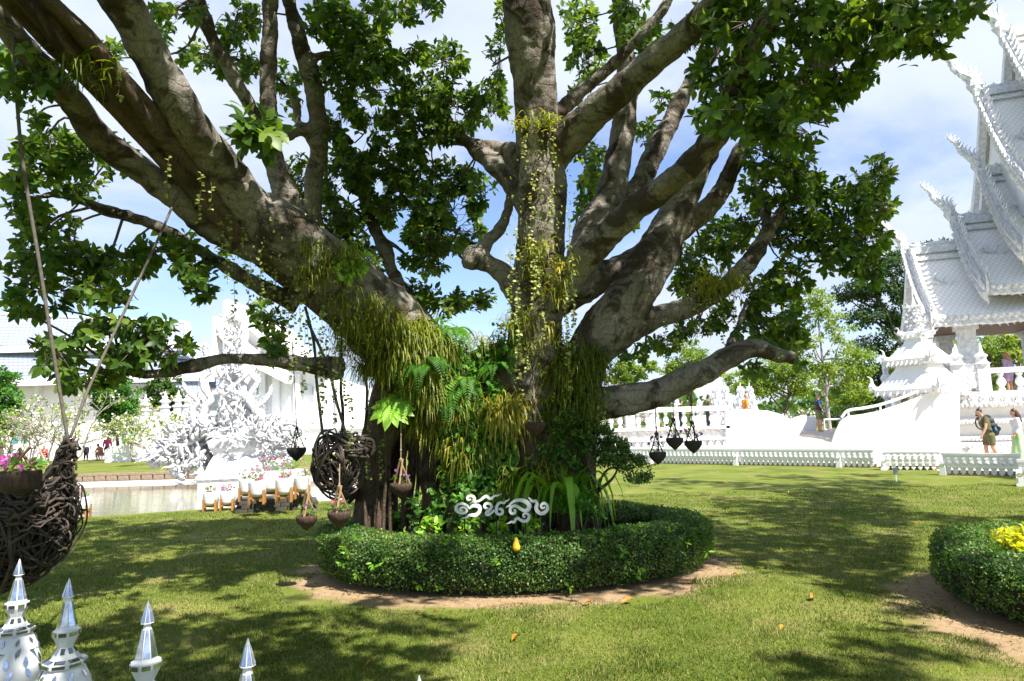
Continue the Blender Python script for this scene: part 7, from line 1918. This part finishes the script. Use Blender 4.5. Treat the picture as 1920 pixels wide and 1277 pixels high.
WALK = {'pel': (0, -.02, .52), 'chest': (0, .04, .71), 'neck': (0, .075, .82), 'head': (0, .12, .90), 'shl': (-.105, .06, .79), 'shr': (.105, .06, .79),
        'ell': (-.135, .10, .63), 'hal': (-.13, .17, .49), 'elr': (.14, -.03, .64), 'har': (.14, -.02, .48), 'hil': (-.05, -.02, .5), 'hir': (.05, -.02, .5),
        'knl': (-.05, -.03, .28), 'anl': (-.05, -.13, .07), 'knr': (.05, .03, .28), 'anr': (.05, .0, .045)}
r1, tr, J = person('person', 'man in olive shirt and shorts walking with a black backpack', gnd(1858, 868), RAD(86), 1.76, WALK, ('olive', 'olive', .86, .55), 'hair_black')
bk_ = empty('backpack', tr((0, -.12, .55)), 'black backpack worn by the man in olive', 'backpack')
t = MB()
for z, w, d, y in ((.52, .09, .055, -.115), (.56, .105, .075, -.11), (.66, .105, .08, -.085), (.74, .09, .07, -.06), (.80, .06, .045, -.03)): t.blob(tr((0, y, z)), np.array([w, d, .06]) * 1.76 * 0.95, 12, 7)
V, Fc = remeshed(t, 0.02, 3); np_obj('bag', V, Fc, 'black_cloth', bk_)
t = MB(); t.blob(tr((0, -.185, .6)), np.array([.05, .13, .08]) , 10, 6); t.build('front_pocket', 'black_cloth', bk_, True)
t = MB(); t.box(tr((-.085, -.09, .61)), (0.05, 0.06, 0.09)); t.build('bottle', 'bright_blue', bk_)
for sd in (-1, 1):
    t = MB(); t.tube(catmull([tr((sd * .06, -.03, .82)), tr((sd * .075, .06, .835)), tr((sd * .085, .135, .74)), tr((sd * .09, .1, .62)), tr((sd * .085, -.04, .56))], 5), 0.022, 6); t.build('shoulder_strap', 'black_cloth', bk_, True)
person('person', 'woman with long brown hair in white blouse and green patterned skirt', gnd(1914, 867), RAD(66), 1.68, {'elr': (.15, -.02, .64), 'hal': (-.15, .08, .5)}, ('white_cloth', None, 0, 1.7), 'hair_brown', long_hair=.2, skirt='green_skirt')
r3, tr3, J3 = person('person', 'stout man in black and blue shirt and olive shorts standing on the crossing', gnd(1538, 809, 0.9), RAD(-88), 1.78, {'ell': (-.14, .0, .64), 'hal': (-.09, .12, .53), 'elr': (.14, .0, .64), 'har': (.09, .12, .53)}, ('navy', 'olive_green', .85, .5), 'hair_grey')
t = MB(); t.tube([tr3(J3['shr'] + [.012, 0, .0]), tr3(J3['shr'] * .55 + J3['elr'] * .45 + [.008, 0, 0])], np.array([.047, .044]) * 1.78, 8); t.build('sleeve', 'bright_blue', r3, True)
zfl = zf
for px, v, lab, sh, tr_, hr_, yaw, lh in ((1893, -2.2, 'red haired woman in lilac on the terrace behind the balustrade', 'lilac_cloth', 'lilac_cloth', 'hair_red', 20, .1), (1856, -2.3, 'woman in dark patterned top leaning by the terrace rail', 'black_cloth', 'navy_blue', 'hair_black', 60, .12)):
    u_, _ = on_v(px, 720, v); person('person', lab, tp(u_, v, zfl), RAD(yaw), 1.62, {}, (sh, tr_, .9, 1.2), hr_, long_hair=lh)
u_, _ = on_v(1822, 730, -0.5)
def far(px, y, lab, cloth, hair, yaw, H=1.7, pose={}, z=0.0, lh=0):
    P = wy(px, 840, y); person('person', lab, np.array([P[0], y, z]), RAD(yaw), H, pose, cloth, hair, long_hair=lh)
far(140, 49, 'person in navy clothes by the picket fence', ('navy', 'navy', 1.9, 1.5), 'hair_black', 170)
far(162, 48.5, 'person in cream jacket and dark trousers seen from behind', ('white_cloth', 'navy', 1.9, 1.8), 'hair_black', 10)
far(201, 48, 'person in bright pink top beside the ramp bridge', ('pink_cloth', 'navy', 1.9, 1.6), 'hair_black', 200)
CROUCH = {'pel': (0, -.08, .26), 'chest': (0, .0, .43), 'neck': (0, .06, .53), 'head': (0, .1, .61), 'shl': (-.105, .04, .5), 'shr': (.105, .04, .5), 'ell': (-.13, .12, .36), 'elr': (.13, .12, .36), 'hal': (-.06, .2, .34), 'har': (.06, .2, .34), 'hil': (-.06, -.06, .25), 'hir': (.06, -.06, .25), 'knl': (-.08, .13, .29), 'knr': (.08, .13, .29), 'anl': (-.08, .05, .045), 'anr': (.08, .05, .045)}
far(188, 47, 'person in salmon clothes crouching at the path edge', ('salmon_cloth', 'salmon_cloth', .9, .6), 'hair_brown', 150, 1.7, CROUCH)
far(84, 46, 'person in red crouching among the frangipanis', ('red_cloth', 'red_cloth', .9, 1.2), 'hair_black', 190, 1.7, CROUCH)
zdeck = zb - 0.15
for px, lab, cl, hr_ in ((1329, 'person in grey shirt and cap walking on the bridge', ('olive', 'navy', 1.9, .6), 'hair_black'), (1399, 'person with an orange top crossing the bridge', ('orange_cloth', 'navy', 1.9, .6), 'hair_red'), (1277, 'person in dark clothes behind the bridge balusters', ('black_cloth', 'black_cloth', 1.9, 1.2), 'hair_black')):
    P = wy(px, 780, 32.6); person('person', lab, np.array([P[0], 32.6, zdeck]), RAD(-80), 1.68 if px != 1277 else 1.5, {}, cl, hr_)
t = MB(); xa, xb = wy(1110, 780, 32)[0], wy(1500, 780, 32)[0]
t.box(((xa + xb) / 2, 33.2, zdeck / 2), (xb - xa - 1.2, 2.6, zdeck)); o = t.build('bridge_deck', 'white'); tag(o, kind='structure')
